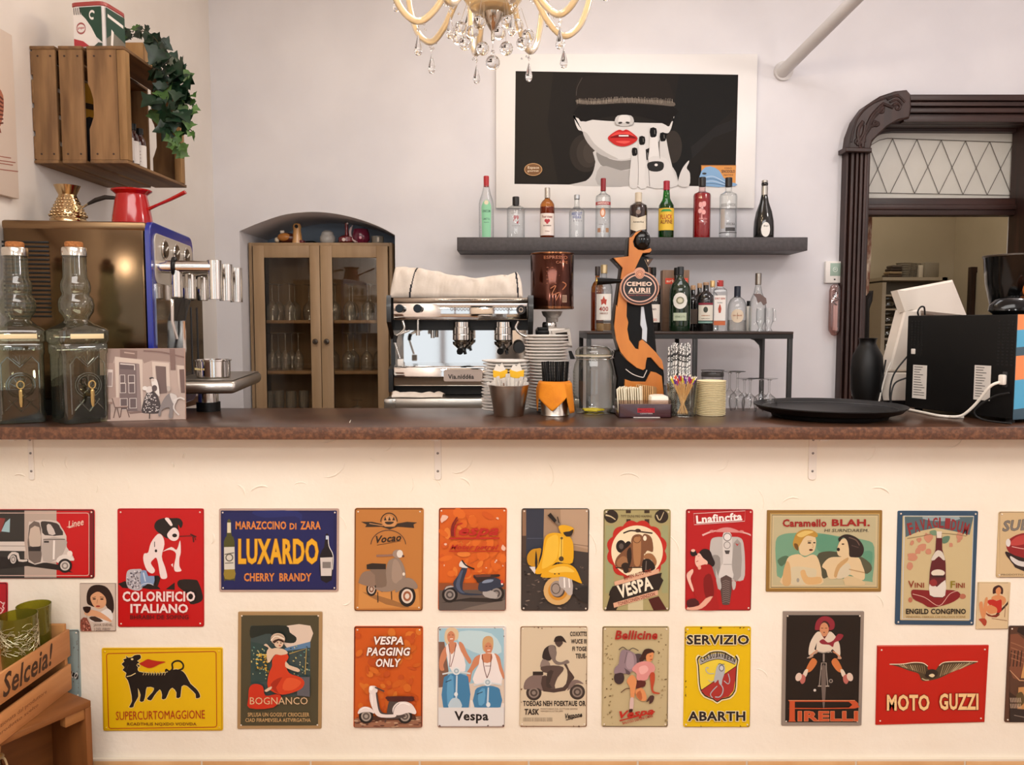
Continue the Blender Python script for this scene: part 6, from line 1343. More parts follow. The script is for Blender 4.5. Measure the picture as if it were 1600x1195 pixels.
b.prism([(xx(1346),zz_(595)),(xx(1350),zz_(520)),(xx(1348),zz_(468)),(xx(1354),zz_(458)),(xx(1361),zz_(454)),(xx(1360),zz_(470)),(xx(1356),zz_(482)),(xx(1357),zz_(540)),(xx(1354),zz_(600))],-.03,.03,M('#1c1714',.8),.012); b.build('gathered_drape',t)
b=MB(); b.prism([(xx(1350),zz_(462)),(xx(1348),3.0-t.location.z),(xx(1356),3.0-t.location.z),(xx(1357),zz_(400)),(xx(1355),zz_(462))],-.01,.01,M('#7a4f38',.7,n=(30,'#c9b8a0',(1,1,.4),.45,.6)),.003); b.build('edge_strip',t)
# ================================================================== tin signs on the counter front
def rquad(q,r,n=4):
    out=[]
    for i in range(4):
        p0,p,p1=V(q[i-1]).to_2d(),V(q[i]).to_2d(),V(q[(i+1) % 4]).to_2d()
        a=p+(p0-p).normalized()*r; c=p+(p1-p).normalized()*r
        for k in range(n+1):
            t=k/n; out.append(tuple(a*(1-t) ** 2+p*2*t*(1-t)+c*t*t))
    return out
class Sign(Art):
    def __init__(s,zoom,quad,label,base,rad=14,edge=None,ew=8,cat='sign',nails=26,nailc='#e8dccb',thick=.004,name='tin_sign',frame=None,fw=0):
        zx,zy,k=zoom
        if len(quad) == 2:(x0,y0),(x1,y1)=quad; quad=[(x0,y0),(x1,y0),(x1,y1),(x0,y1)]
        s.q=quad; mx=(quad[2][0]+quad[3][0])/2; my=max(quad[2][1],quad[3][1])
        o=at(zx+mx/k,zy+my/k,YF-thick); o.y=YF
        s.t=thing(name,label,cat,o)
        fn=lambda x,y:V((at(zx+x/k,zy+y/k,YF-thick).x-o.x,-thick-.0002,at(zx+x/k,zy+y/k,YF-thick).z-o.z))
        Art.__init__(s,fn,r=.42); s.kpx=k; s.cl=(max(quad[0][0],quad[3][0])+2,max(quad[0][1],quad[1][1])+2,min(quad[1][0],quad[2][0])-2,min(quad[2][1],quad[3][1])-2)
        b=MB(); pl=rquad(quad,rad); b.prism([(fn(*p).x,fn(*p).z) for p in pl],-thick,-.0004,M(frame or base,.38),.0009)
        s.plate=b.build('plate',s.t)
        if frame and fw:
            c=V((sum(p[0] for p in quad)/4,sum(p[1] for p in quad)/4)); iq=offset_poly(quad,fw) if offset_poly(quad,fw)[0][0]>quad[0][0] else offset_poly(quad,-fw)
            b=MB(); b.prism([(fn(*p).x,fn(*p).z) for p in rquad(iq,rad*.6)],-thick-.0012,-thick+.0002,M(base,.38),.0006); b.build('inner_panel',s.t)
            s.n=V((0,-1,0)); f0=s.fn; s.fn=lambda x,y:f0(x,y)+V((0,-.00125,0)); s.iq=iq
        if edge:s.line(edge,rquad(offset_in(quad,ew/2),rad),ew,0,True)
        if nails:
            for i,(nx,ny) in enumerate(offset_in(quad,nails)):
                b=MB(); c=fn(nx,ny); b.sph((c.x,c.y-.0012,c.z),.0026,M(nailc,.35,.3),10,6,(1,.5,1)); b.build('nail_head',s.t)
    def words(s,c,t,x0,y0,x1,y1,bold=.02,shear=0.,rot=0,out=None,ow=4,grp=None):
        mb=grp or MB(); bold=min(bold,.034)
        if out:
            for k in range(10):s.text(out,t,x0+ow*cos(k*pi/5),y0+ow*sin(k*pi/5),x1+ow*cos(k*pi/5),y1+ow*sin(k*pi/5),bold,shear,rot,mb); s.k -= .8
            s.k += 1
        s.text(c,t,x0,y0,x1,y1,bold,shear,rot,mb)
        if grp is None:mb.build('lettering',s.t,weld=False)
    def _p(s,p):
        x0,y0,x1,y1=s.cl
        return V(s.fn(min(max(p[0],x0),x1),min(max(p[1],y0),y1)))+s.n*(s.eps*s.k)
    def done(s):
        s.mb.build('picture',s.t,weld=False)
        return s.t
def offset_in(q,d):
    a=offset_poly(q,d)
    return a if abs(a[0][0]-sum(p[0] for p in q)/4)<abs(q[0][0]-sum(p[0] for p in q)/4) else offset_poly(q,-d)
def wheel(A,cx,cy,r,tyre='#1c1917',rim='#a79b8e',hub='#5a5049',wr=None,sx=1.):
    A.ell(tyre,cx,cy,r*sx,r); A.ell(wr or rim,cx,cy,r*.68*sx,r*.68); A.ell(hub,cx,cy,r*.48*sx,r*.48); A.ell(rim,cx,cy,r*.26*sx,r*.26)
def scooter(A,x0,y0,x1,y1,body,dark,seat,hi,flip=False,tyre='#1c1917'):
    w_,h_=x1-x0,y1-y0
    T=lambda pts:[((x1-u*w_) if flip else (x0+u*w_),y0+v*h_) for u,v in pts]
    r=.125*w_
    for u in (.14,.80):c=T([(u,.85)])[0]; wheel(A,c[0],c[1] ,r,tyre)
    A.poly(dark,T([(.46,.80),(.70,.78),(.82,.84),(.7,.9),(.5,.9)])); A.line(dark,T([(.50,.86),(.46,1.0)]),w_*.014,0)
    A.poly(dark,T([(.54,.46),(.68,.46),(.66,.84),(.50,.84)]),3)
    A.poly(body,T([(.21,.27),(.31,.25),(.335,.5),(.37,.70),(.45,.785),(.63,.79),(.63,.87),(.40,.875),(.30,.80),(.235,.62),(.20,.44)]),3)
    A.poly(dark,T([(.305,.28),(.325,.28),(.355,.5),(.385,.69),(.45,.77),(.62,.775),(.62,.80),(.43,.80),(.36,.73),(.325,.52)]),3)
    A.poly(body,T([(.0,.79),(.03,.67),(.12,.615),(.23,.66),(.28,.78),(.20,.745),(.1,.745)]),3); A.line(hi,T([(.04,.70),(.12,.64),(.2,.67)]),w_*.012)
    A.poly(body,T([(.59,.66),(.66,.53),(.78,.49),(.91,.55),(.99,.72),(.97,.80),(.86,.76),(.72,.82),(.61,.80)]),3); A.line(hi,T([(.66,.60),(.76,.53),(.88,.58)]),w_*.014); A.line(dark,T([(.60,.78),(.625,.64),(.70,.54)]),w_*.008)
    A.poly(seat,T([(.49,.37),(.92,.37),(.95,.41),(.93,.485),(.55,.49),(.50,.45)]),2)
    A.poly(body,T([(.205,.30),(.19,.19),(.225,.12),(.29,.12),(.33,.17),(.325,.27)]),3); A.ell(hi,*T([(.225,.17)])[0],w_*.032,w_*.04); A.line(dark,T([(.29,.15),(.45,.25)]),w_*.026,0); A.line(hi,T([(.235,.32),(.25,.6)]),w_*.012)
A1=(0,780,4.706); A2_=(0,900,4.05); A3_=(330,780,4.571); A4=(350,940,4.848); A5=(670,780,6.154); A6=(670,970,6.154); A7=(930,780,6.154); A8=(930,970,6.154)
B1=(1180,780,7.273); B2=(1380,780,5.432); B3=(1200,940,5.69); B4=(1350,980,5.56)
# 1 three-wheeler
S=Sign(A1,[(-420,74),(694,74),(694,583),(-420,583)],'tricolour sign with a white three-wheeled van, cut off by the frame edge','#c20a10',22,None,nails=20)
S.rect('#33302b',-420,76,180,582); S.rect('#b8a596',180,76,416,582); S.rect('#7a0d16',655,90,690,570); S.line('#1f1a18',rquad([(-416,78),(690,78),(690,579),(-416,579)],20),9,0,True)
S.line('#d9b8a8',rquad([(-380,100),(655,100),(655,560),(-380,560)],20),5,0,True)
S.poly('#211c19',[(-380,380),(200,440),(430,480),(540,540),(430,520),(200,490),(-380,555)],0)
S.poly('#8a3a34',[(-60,130),(40,140),(10,240),(-60,240)],0); S.poly('#9fc0c4',[(10,235),(40,170),(75,140),(72,242)],0)
S.poly('#d8ccc0',[(-380,310),(180,310),(190,380),(-380,372)],0); S.line('#9a8c80',[(-380,340),(185,343)],5,0)
S.poly('#d3c6ba',[(210,190),(230,165),(310,150),(420,160),(450,200),(490,270),(492,350),(540,420),(540,450),(470,450),(420,460),(320,465),(210,460)],2)
S.poly('#6f6259',[(215,190),(290,170),(305,260),(305,350),(300,460),(212,440)],2); S.poly('#c9b6a4',[(225,215),(290,205),(300,340),(220,340)],2); S.poly('#2c2624',[(210,350),(300,345),(300,380),(212,380)],0)
S.poly('#3b3531',[(300,170),(330,160),(420,175),(445,210),(465,262),(330,262),(310,220)],2); S.poly('#cfc3b8',[(345,190),(375,185),(410,255),(360,255)],2); S.poly('#b5a99e',[(320,290),(480,290),(486,350),(430,440),(320,455)],2); S.line('#efe6dc',[(400,300),(396,440)],14); S.line('#4a423d',[(320,295),(480,293)],5,0); S.rect('#3a3330',325,305,362,318)
S.poly('#e4dacf',[(415,450),(440,415),(490,405),(540,425),(545,450),(480,448),(440,470)],2); S.ell('#efe0d4',515,398,20,22)
wheel(S,480,487,52,'#1a1715','#cfc6bc','#8a8078'); wheel(S,100,440,46,'#1a1715','#cfc6bc','#8a8078',sx=.7); S.poly('#d8ccc0',[(60,420),(90,385),(140,395),(150,440),(200,440),(200,455),(140,455),(125,410),(90,405),(68,440)],2)
S.words('#f0cdb8','Linee',500,148,618,200,.01,.4,-12); S.line('#f0cdb8',[(495,203),(545,190)],4,0); S.done()
# 2 puppy
S=Sign(A1,[(862,68),(1497,68),(1499,938),(866,940)],'tall red sign with a black-and-white puppy and white block letters','#bd070e',16,'#8a060c',6)
DK='#1c1513'; PW_='#ead9d3'
S.poly(DK,[(870,620),(920,600),(1000,660),(900,650)],0); S.poly(DK,[(1320,592),(1430,590),(1460,610),(1490,700),(1480,750),(1400,770),(1380,700),(1310,640)],3); S.poly(DK,[(1220,660),(1285,610),(1285,665)],0); S.poly(DK,[(1040,650),(1140,560),(1180,580),(1160,640),(1180,660)],2)
S.poly(PW_,[(1160,255),(1110,320),(1090,390),(1060,400),(1055,450),(1080,520),(1120,545),(1140,520),(1110,470),(1130,440),(1150,430),(1165,480),(1180,570),(1205,585),(1230,570),(1215,500),(1190,420),(1210,330),(1195,270)],3)
S.poly(PW_,[(1195,385),(1260,350),(1300,370),(1325,300),(1330,390),(1320,430),(1320,490),(1335,525),(1290,530),(1280,490),(1295,400),(1250,370)],3); S.poly(PW_,[(1258,480),(1272,470),(1272,500)],0)
S.poly(DK,[(1135,205),(1150,160),(1200,138),(1260,138),(1320,140),(1345,175),(1330,212),(1310,185),(1310,260),(1260,290),(1215,280),(1185,255),(1160,240)],3); S.poly(PW_,[(1212,140),(1240,136),(1270,185),(1255,195),(1230,165)],2); S.poly(PW_,[(1230,255),(1270,210),(1300,215),(1318,250),(1310,290),(1280,306),(1245,290)],3); S.ell(DK,1285,265,18,14); S.ell(DK,1148,378,9,11); S.line(DK,[(1138,310),(1138,350)],5,0)
S.line('#5a1512',[(1320,272),(1420,270),(1440,300)],7); S.line('#3a1512',[(1400,255),(1445,275)],9); S.line('#3a1512',[(1420,275),(1425,315)],9)
S.poly('#b9b4b8',[(930,560),(945,520),(1000,512),(1050,525),(1045,660),(960,660),(932,620)],3); random.seed(3)
for i in range(60):S.ell(random.choice(['#7d7880','#dfdbdf','#5b565e']),random.uniform(940,1035),random.uniform(525,650),7,5,random.uniform(0,90),8)
S.poly('#7f97b8',[(1040,530),(1080,520),(1095,560),(1140,560),(1135,620),(1100,610),(1045,640)],2); S.line('#c9d3e0',[(1060,535),(1075,600)],9,0); S.ring('#c9ccd4',1090,640,50,26,6,180,330)
S.words('#ecd6d0','COLORIFICIO',907,672,1440,748,.055); S.words('#ecd6d0','ITALIANO',965,764,1388,832,.055); S.words('#5a0f12','BHRABH DE SOPING',963,845,1392,878,.02); S.done()
# 12 woman with wine
S=Sign(A1,[(585,615),(852,614),(853,970),(588,972)],'small pale sign of a dark-haired woman with a wine glass, beside the puppy sign','#cdbcab',8,'#4a3d36',5,nails=0)
S.poly('#2a1a15',[(640,760),(640,690),(670,640),(730,628),(790,650),(830,720),(838,800),(825,838),(790,800),(760,760),(700,790),(665,780)],3)
S.poly('#e2dcd4',[(660,890),(700,860),(790,800),(830,850),(815,900),(720,905)],2); S.poly('#d8a076',[(665,720),(690,690),(730,680),(775,720),(780,770),(750,800),(710,800),(680,770)],3)
S.poly('#d8a076',[(620,830),(660,810),(740,830),(815,885),(808,900),(700,860),(640,855)],3); S.poly('#3a2a22',[(655,870),(700,860),(760,895),(700,900)],2)
S.ell('#2a1a15',694,732,13,5); S.ell('#2a1a15',750,733,13,5); S.line('#2a1a15',[(680,722),(705,718)],4,0); S.line('#2a1a15',[(735,718),(765,720)],4,0); S.line('#b07a55',[(718,735),(714,765)],4,0); S.ell('#a33a2e',722,785,16,6)
S.poly('#2a1512',[(612,790),(668,790),(660,825),(640,836),(620,822)],2); S.line('#b5a595',[(642,836),(640,880)],5,0); S.poly('#8a4a3a',[(595,885),(640,870),(675,970),(600,970)],2); random.seed(1)
for i in range(18):S.ell(random.choice(['#c98a76','#5a2a22']),random.uniform(605,660),random.uniform(890,962),6,5,0,8)
S.words('#6a5a50','JAVA SVEVE,',690,912,830,936,.0); S.words('#6a5a50','I DEL FIRIS!',695,942,812,964,.0); S.done()
# 24 red sign at the frame edge
S=Sign(A1,[(-430,612),(54,612),(52,1010),(-430,1010)],'red sign with pale script, mostly outside the frame, above the green glasses','#b01220',16,'#4a0a12',8,nails=0)
S.line('#efc9c0',[(-30,770),(0,752),(20,765),(34,758),(20,790),(30,800),(6,836),(-20,826)],8); S.line('#efc9c0',[(-40,800),(10,800),(16,825)],6); S.rect('#c79a4a',-420,905,46,1000); S.done()
# 25 rusty pale blue sign
S=Sign(A2_,[(330,340),(500,340),(512,770),(340,770)],'rusty pale blue sign partly hidden behind the small wooden crate','#8d9c98',14,'#4a3a30',6,nails=18)
random.seed(12)
for i in range(26):S.poly('#5a4030',[(x+random.uniform(-7,7),y+random.uniform(-9,9)) for x,y in [(random.choice((495,500,488,random.uniform(440,495))),random.uniform(360,740))] for _ in range(4)],0)
S.poly('#1f1c1a',[(400,590),(440,592),(498,625),(495,648),(440,636),(400,620)],0); S.words('#d8d2c6','TI L.O',424,598,494,640,.03,0,18); S.done()
# 3 blue cherry brandy
S=Sign(A3_,[(55,66),(912,66),(908,660),(58,660)],'wide dark blue sign with large yellow letters between two painted bottles','#141a4c',14,None,0,frame='#b59a8c',fw=14,nails=28)
S.rect('#141d55',90,95,875,632)
S.poly('#1b2764',[(300,85),(620,85),(640,160),(600,120),(380,130)],3)
S.poly('#4a4a1c',[(117,150),(140,150),(146,240),(150,262),(168,300),(172,560),(160,576),(105,576),(92,560),(92,300),(112,262)],2); S.poly('#8f7a2c',[(96,500),(168,500),(168,562),(100,566)],2); S.poly('#cfcabb',[(93,340),(168,338),(170,498),(95,500)],0); S.rect('#d8cfae',116,165,142,238); S.ring('#5a5648',131,415,24,24,8); S.line('#5a5648',[(100,455),(160,452)],6,0); S.line('#5a5648',[(98,392),(165,380)],7,0)
S.poly('#121018',[(818,250),(838,250),(840,320),(860,370),(874,400),(862,575),(785,575),(776,400),(808,340)],2); S.poly('#cfc6bd',[(780,415),(868,412),(860,545),(785,545)],0); S.rect('#7d7670',796,445,856,490); S.rect('#b9c8d6',820,258,838,285); S.line('#e2ded6',[(838,262),(842,330),(872,400),(868,500)],5)
S.words('#d2803c','MARAZCCINO',176,155,538,214,.04); S.words('#d2803c','DI',562,168,610,214,.04); S.words('#d2803c','ZARA',638,155,784,214,.04)
S.words('#e2a722','LUXARDO',196,278,768,462,.045,0,0,'#7a4a1a',4); S.words('#d2803c','CHERRY  BRANDY',236,524,718,584,.04); S.done()
# 4 tan scooter
S=Sign(A3_,[(1024,62),(1518,62),(1510,798),(1020,798)],'tan sign with a beige scooter in three-quarter view below a drawn handlebar','#b9783a',20,'#5a3218',9)
S.poly('#c98a48',[(1060,560),(1480,640),(1490,770),(1050,780)],0); S.poly('#9a6a3c',[(1080,660),(1300,720),(1420,775),(1250,750)],2)
IN='#33281f'
S.ring(IN,1270,160,58,62,7,180,360); S.poly('#c9905a',[(1220,160),(1270,110),(1325,160),(1300,195),(1245,195)],2)
for x in (1243,1273,1303):S.poly(IN,[(x-10,150),(x,122),(x+10,150)],0)
S.poly(IN,[(1240,160),(1305,160),(1285,178),(1255,178)],2); S.poly(IN,[(1070,160),(1150,160),(1215,175),(1240,195),(1310,195),(1330,172),(1400,160),(1472,165),(1445,178),(1450,204),(1330,195),(1275,215),(1215,195),(1100,198),(1110,180)],0); S.line('#c9905a',[(1130,172),(1230,188)],5,0)
S.ring('#5a4030',1265,330,125,110,6,185,355); S.words('#2a1f18','Vocao',1178,252,1358,305,.03,.35,-6); S.line('#5a3a22',[(1185,326),(1355,296)],4,0)
wheel(S,1145,640,50,'#221c18','#c9b9a6','#7a4a30',sx=.75); S.poly('#8a7260',[(1055,580),(1080,525),(1130,510),(1170,530),(1175,600),(1150,625),(1060,600)],3); S.poly('#7a6656',[(1130,500),(1260,500),(1260,650),(1180,640),(1170,540)],2); S.poly('#2a221d',[(1110,465),(1150,455),(1248,460),(1248,498),(1112,498)],0)
S.poly('#8f7c6c',[(1290,425),(1340,420),(1378,480),(1388,560),(1350,610),(1300,650),(1230,658),(1160,630),(1250,620),(1248,520),(1262,450)],3); S.poly('#a08a78',[(1300,440),(1330,435),(1360,500),(1365,560),(1320,600),(1290,560)],3)
wheel(S,1400,690,76,'#1f1a17','#d8cbbb','#9a5a38',sx=.8); S.poly('#8f7c6c',[(1315,660),(1330,590),(1390,560),(1440,570),(1475,615),(1460,640),(1390,625),(1350,650)],3)
S.line('#8f6a58',[(1180,402),(1280,398),(1330,385)],15); S.ell('#9a8474',1330,388,34,30); S.ell('#dcd3c6',1348,388,22,28); S.ell('#5a3a30',1372,404,9,8); S.ell('#e8dccb',1376,532,9,12); S.line('#2a221d',[(1190,660),(1192,735)],6,0); S.line('#2a221d',[(1288,655),(1290,715)],6,0); S.done()
# 14 six-legged dog
S=Sign(A2_,[(642,455),(1408,452),(1410,978),(652,980)],'yellow sign with a black six-legged dog breathing a red flame','#e0b408',12,None,nails=22,nailc='#e0bc50')
S.line('#b88e08',rquad([(648,461),(1402,458),(1404,972),(658,974)],10),6,0,True); S.line('#a82414',rquad([(674,490),(1368,476),(1372,955),(688,964)],18),5,0,True)
DK='#14100d'
dog=[(797,504),(812,515),(836,512),(852,500),(886,497),(891,520),(868,536),(884,546),(866,556),(886,566),(872,582),(880,604),(935,612),(985,617),(1050,610),(1078,598),(1115,588),(1160,604),(1186,642),(1206,680),(1242,712),(1262,742),(1266,766),(1240,772),(1238,746),(1208,716),(1180,692),(1150,697),(1142,764),(1116,768),(1117,735),(1092,706),(1070,726),(1050,774),(1024,776),(1026,750),(1012,716),(976,756),(956,786),(930,774),(964,736),(974,706),(930,702),(922,742),(910,790),(884,790),(890,750),(872,708),(876,760),(850,806),(844,828),(817,828),(836,790),(826,720),(810,660),(794,638),(800,612),(776,594),(788,576),(770,556),(788,540),(780,526),(800,520)]
S.line('#e6cf90',dog,7,2,True); S.poly(DK,dog,2); S.line(DK,[(1050,606),(1052,590),(1072,602),(1092,585),(1090,555),(1110,538),(1140,538),(1160,560),(1155,585),(1125,596)],11)
for i in range(9):S.poly(DK,[(905+i*17,620),(912+i*17,600+(i % 2)*4),(922+i*17,622)],0); S.line('#e6cf90',[(914+i*17,604),(906+i*17,626)],3,0)
S.poly('#b32414',[(884,552),(905,540),(935,524),(965,530),(1000,536),(1050,541),(1010,556),(975,574),(945,580),(912,570)],3); S.ell('#e6cf90',838,524,8,6); S.line('#e6cf90',[(866,560),(876,574),(888,574)],4,0); S.line('#e6cf90',[(803,634),(830,628),(860,612)],5,0)
for sx in ((800,560,790,590),(815,560,800,600)):S.line('#3a322a',[sx[:2],sx[2:]],3,0)
S.words('#a82414','SUPERCURTOMAGGIONE',735,850,1298,904,.0,0,-1); S.words('#7a4210','RCADTHLIS NQXDO VODVDA',806,924,1245,946,.02,0,0); S.done()
# 15 lady in red
S=Sign(A4,[(106,76),(745,76),(738,962),(100,964)],'olive sign with a gold frame and a seated lady in a red dress','#4a4530',10,None,0,frame='#a5855a',fw=26,nails=30)
S.rect('#3a4a48',203,180,655,715); S.poly('#2c4440',[(203,300),(350,330),(340,600),(203,620)],0); S.poly('#d8c4b0',[(480,180),(655,180),(655,300),(480,350),(450,260)],2); S.poly('#5b7fa0',[(460,350),(655,300),(655,345),(470,372)],0); S.poly('#1b2620',[(203,190),(260,180),(470,180),(500,230),(550,270),(530,310),(440,300),(350,240),(260,260),(203,270)],3)
random.seed(5)
for i in range(90):S.ell(random.choice(['#8fa88a','#b5b08a','#2a3a30','#5b8a80','#c9b870']),random.uniform(206,350) if i % 2 else random.uniform(510,650),random.uniform(330,590),random.uniform(4,9),random.uniform(3,6),random.uniform(0,90),7)
for i in range(26):S.ell(random.choice(['#c9a23a','#8a6a1c','#e0c060']),random.uniform(255,350),random.uniform(390,520),11,6,random.uniform(0,180),8)
S.line('#b59a50',[(500,385),(630,345),(620,540)],6,0); S.poly('#5b5a5e',[(560,560),(655,560),(655,710),(560,700)],0)
S.poly('#c43018',[(200,640),(240,612),(300,630),(320,700),(400,690),(440,710),(380,790),(200,795),(192,720)],3); S.poly('#c93c1c',[(372,430),(400,390),(470,380),(496,410),(475,460),(500,530),(580,560),(615,600),(590,650),(500,685),(420,690),(340,640),(345,540),(370,480)],3); S.poly('#a52a14',[(380,590),(450,560),(400,640),(430,690),(360,640)],2); S.poly('#d9552c',[(480,570),(560,575),(590,610),(520,660),(450,650)],3)
S.poly('#d8bda0',[(335,440),(330,370),(345,340),(310,320),(330,310),(365,345),(400,340),(460,350),(490,380),(440,395),(395,390),(365,430),(350,450)],3); S.poly('#d8bda0',[(475,440),(500,470),(560,490),(582,510),(565,522),(500,500),(470,480)],2); S.poly('#d8bda0',[(315,660),(365,630),(365,650),(330,672)],2)
S.ell('#cdb49a',415,272,54,44); S.ell('#d8bda0',422,302,36,38); S.poly('#3a2218',[(375,290),(420,270),(460,285),(455,300),(420,285),(390,305)],2); S.ell('#2a1a14',412,300,6,4); S.ell('#2a1a14',438,302,6,4); S.ell('#b03a2c',430,322,9,4); S.line('#8d7a62',[(365,268),(415,240),(462,262)],4); S.line('#f0e4d0',[(362,285),(400,250),(465,275)],7)
S.words('#d8b48a','BOGNANCO',204,712,640,766,.0); S.words('#c9a26a','SPLUSA UN GOGSUT CRIOCLEER',188,828,652,858,.01); S.words('#c9a26a','CIAD FIRAMEVSELA ASTVIRGATHA',170,870,662,898,.01); S.done()
# 16 orange, white scooter and three lines
RST='#4a1a10'
S=Sign(A4,[(985,186),(1508,186),(1502,955),(980,955)],'rusty orange sign with a white scooter below three lines of slanted white letters','#c9581a',18,RST,10)
random.seed(14)
for i in range(70):x,y=random.uniform(1010,1480),random.uniform(215,830); S.ell(random.choice(['#c0521c','#d06a22','#c9601d','#bb4e1b','#d47428']),x,y,random.uniform(14,50),random.uniform(10,34),random.uniform(0,180),9)
S.poly('#9a6a50',[(992,880),(1495,860),(1495,945),(992,945)],0)
for i in range(50):S.ell(random.choice(['#b5906f','#7a4a38','#c9a585','#5a3428']),random.uniform(1000,1485),random.uniform(868,940),random.uniform(8,22),random.uniform(3,6),0,8)
S.poly('#4a2a1c',[(1030,860),(1450,850),(1460,885),(1040,890)],0)
scooter(S,1018,590,1462,905,'#e6dad2','#4a403c','#4a1f1c','#fbf3ec')
S.words('#f2e6de','VESPA',1140,254,1362,316,.05,.2,0,'#5a2814',3.5); S.words('#f2e6de','PAGGING',1084,336,1414,400,.05,.2,0,'#5a2814',3.5); S.words('#f2e6de','ONLY',1154,420,1344,484,.05,.2,0,'#5a2814',3.5); S.done()
# 5 orange, blue scooter
S=Sign(A5,[(96,84),(752,82),(742,1072),(88,1070)],'orange sign with a dark blue scooter under red script lettering','#cf5f1e',26,'#4a1c10',10)
random.seed(15)
for i in range(60):S.ell(random.choice(['#d96a22','#c9561a','#de7c30','#d4641e']),random.uniform(120,720),random.uniform(110,740),random.uniform(20,70),random.uniform(14,50),random.uniform(0,180),10)
for x,y,r in ((660,180,13),(160,430,15),(650,585,10),(640,600,9),(712,635,9),(552,655,8),(150,632,9),(715,465,28),(150,165,34),(130,195,24)):S.poly('#e3b8a0',[(x+r*random.uniform(.5,1.2)*cos(a),y+r*random.uniform(.5,1.3)*sin(a)) for a in [i*.9 for i in range(7)]],2)
S.poly('#8a4a28',[(100,800),(740,800),(738,900),(98,900)],0); S.poly('#59504a',[(96,870),(740,860),(735,1060),(98,1060)],0); S.poly('#75695f',[(400,1030),(735,960),(735,1060),(300,1060)],0); S.poly('#2a2522',[(120,990),(400,940),(720,960),(600,985),(300,975)],2)
BLU='#2c3546'
for cx,cy,r in ((203,912,76),(650,900,76)):wheel(S,cx,cy,r,'#191716','#8f8780','#4a4542')
S.poly('#a8a29c',[(520,880),(600,870),(660,910),(640,950),(540,930)],2); S.poly(BLU,[(330,640),(370,660),(340,760),(325,830),(350,890),(500,905),(500,915),(330,912),(270,870),(235,800),(280,730)],3); S.poly('#4a566c',[(300,700),(330,680),(300,790),(310,860),(350,895),(300,885),(262,820)],3)
S.poly(BLU,[(145,880),(160,840),(210,820),(265,850),(275,890),(240,850),(190,845)],3); S.poly('#b5a9a0',[(155,862),(170,835),(215,824),(240,835),(190,845)],3); S.poly(BLU,[(480,870),(485,800),(520,755),(620,745),(690,770),(720,830),(640,850),(560,880)],3); S.poly('#7f8ca0',[(515,800),(540,770),(620,765),(600,790)],3); S.poly('#30211d',[(430,720),(620,716),(675,715),(680,735),(560,760),(480,800),(455,770)],2); S.poly('#6a3a2c',[(430,720),(600,716),(590,738),(460,742)],0)
S.poly('#d8d0c8',[(295,640),(300,600),(325,588),(380,640),(360,655)],2); S.line('#1c1816',[(320,580),(360,630),(440,665)],14); S.line('#9a4a28',[(400,610),(480,575)],4); S.ell('#c23a2a',705,790,14,22); S.ell('#efe3d8',704,808,9)
CR='#b5261c'
S.line('#7a1c18',[(232,350),(222,300),(235,230),(275,165)],[26,12]); S.line(CR,[(250,350),(248,300),(275,240),(325,225)],[20,10]); S.line('#7a1c18',[(240,350),(240,270),(262,215),(285,190)],[10,8])
S.words(CR,'espa',290,270,672,372,.045,.35); S.line(CR,[(198,370),(682,368)],15,0); S.words(CR,'Motor petrol',205,430,672,490,.02,.4); S.line(CR,[(195,492),(680,492)],8,0); S.done()
# 6 yellow scooter photo
S=Sign(A5,[(892,88),(1544,88),(1534,1075),(886,1072)],'dark sign showing a yellow scooter parked on dark paving, seen from the front','#3b3633',26,'#3a2618',9)
S.rect('#2f3542',935,95,1108,580); S.rect('#8a6a50',900,100,936,350); S.rect('#4a3a30',900,350,936,560); S.line('#495060',[(945,375),(1100,375)],8,0); S.poly('#a18468',[(1108,95),(1535,95),(1530,510),(1380,490),(1100,520)],0); S.poly('#b3967a',[(1265,95),(1530,95),(1530,480),(1390,440),(1270,320)],0); S.line('#8a6f58',[(1390,430),(1530,450)],9,0)
random.seed(16)
for i in range(110):S.ell(random.choice(['#6a5f55','#211e1c','#8a7c6c','#4a423c','#2a2624']),random.uniform(905,1520),random.uniform(600,1055),random.uniform(7,24),random.uniform(4,9),random.uniform(-30,30),8)
S.poly('#2a2725',[(1380,880),(1530,830),(1530,1000),(1440,960)],0)
YE='#dfa51a'
wheel(S,1240,870,138,'#cfa76a','#8f8277','#4a403a','#c98a2c'); S.ell('#9a8c80',1230,850,66,76); S.ring('#5a4e46',1220,850,40,48,9); S.poly('#b5aca4',[(1255,740),(1370,740),(1380,900),(1340,910),(1290,850),(1258,830)],2); S.line('#efe8e0',[(1300,745),(1305,840)],14,0); S.line('#efe8e0',[(1345,745),(1352,840)],12,0)
S.poly('#c08a1c',[(960,620),(945,540),(985,480),(1040,465),(1080,470),(1060,570),(1040,640)],3); S.poly('#d8d0c8',[(965,640),(1030,640),(1020,710)],0); S.poly('#1e1a17',[(1030,480),(1045,600),(1030,690),(1020,600)],2)
S.poly(YE,[(1105,400),(1130,340),(1190,315),(1290,325),(1360,360),(1388,440),(1380,600),(1290,605),(1220,600),(1100,700),(1020,700),(1060,610),(1090,520)],3); S.poly('#e8b83a',[(1130,400),(1170,350),(1240,345),(1230,560),(1100,660),(1090,600)],3); S.poly('#eac04a',[(1262,350),(1290,350),(1286,600),(1245,590)],0); S.line('#8a5c14',[(1274,360),(1272,580)],6,0); S.ell('#4a3a22',1272,564,24); S.ell('#6a522c',1276,366,13)
S.poly(YE,[(1075,735),(1130,660),(1220,618),(1330,612),(1410,660),(1460,770),(1465,800),(1380,765),(1290,735),(1180,745)],3); S.poly('#e9c050',[(1150,680),(1240,640),(1330,640),(1400,690),(1300,690),(1200,700)],3); S.ell('#4a3a22',1210,708,7); S.ell('#4a3a22',1250,708,7)
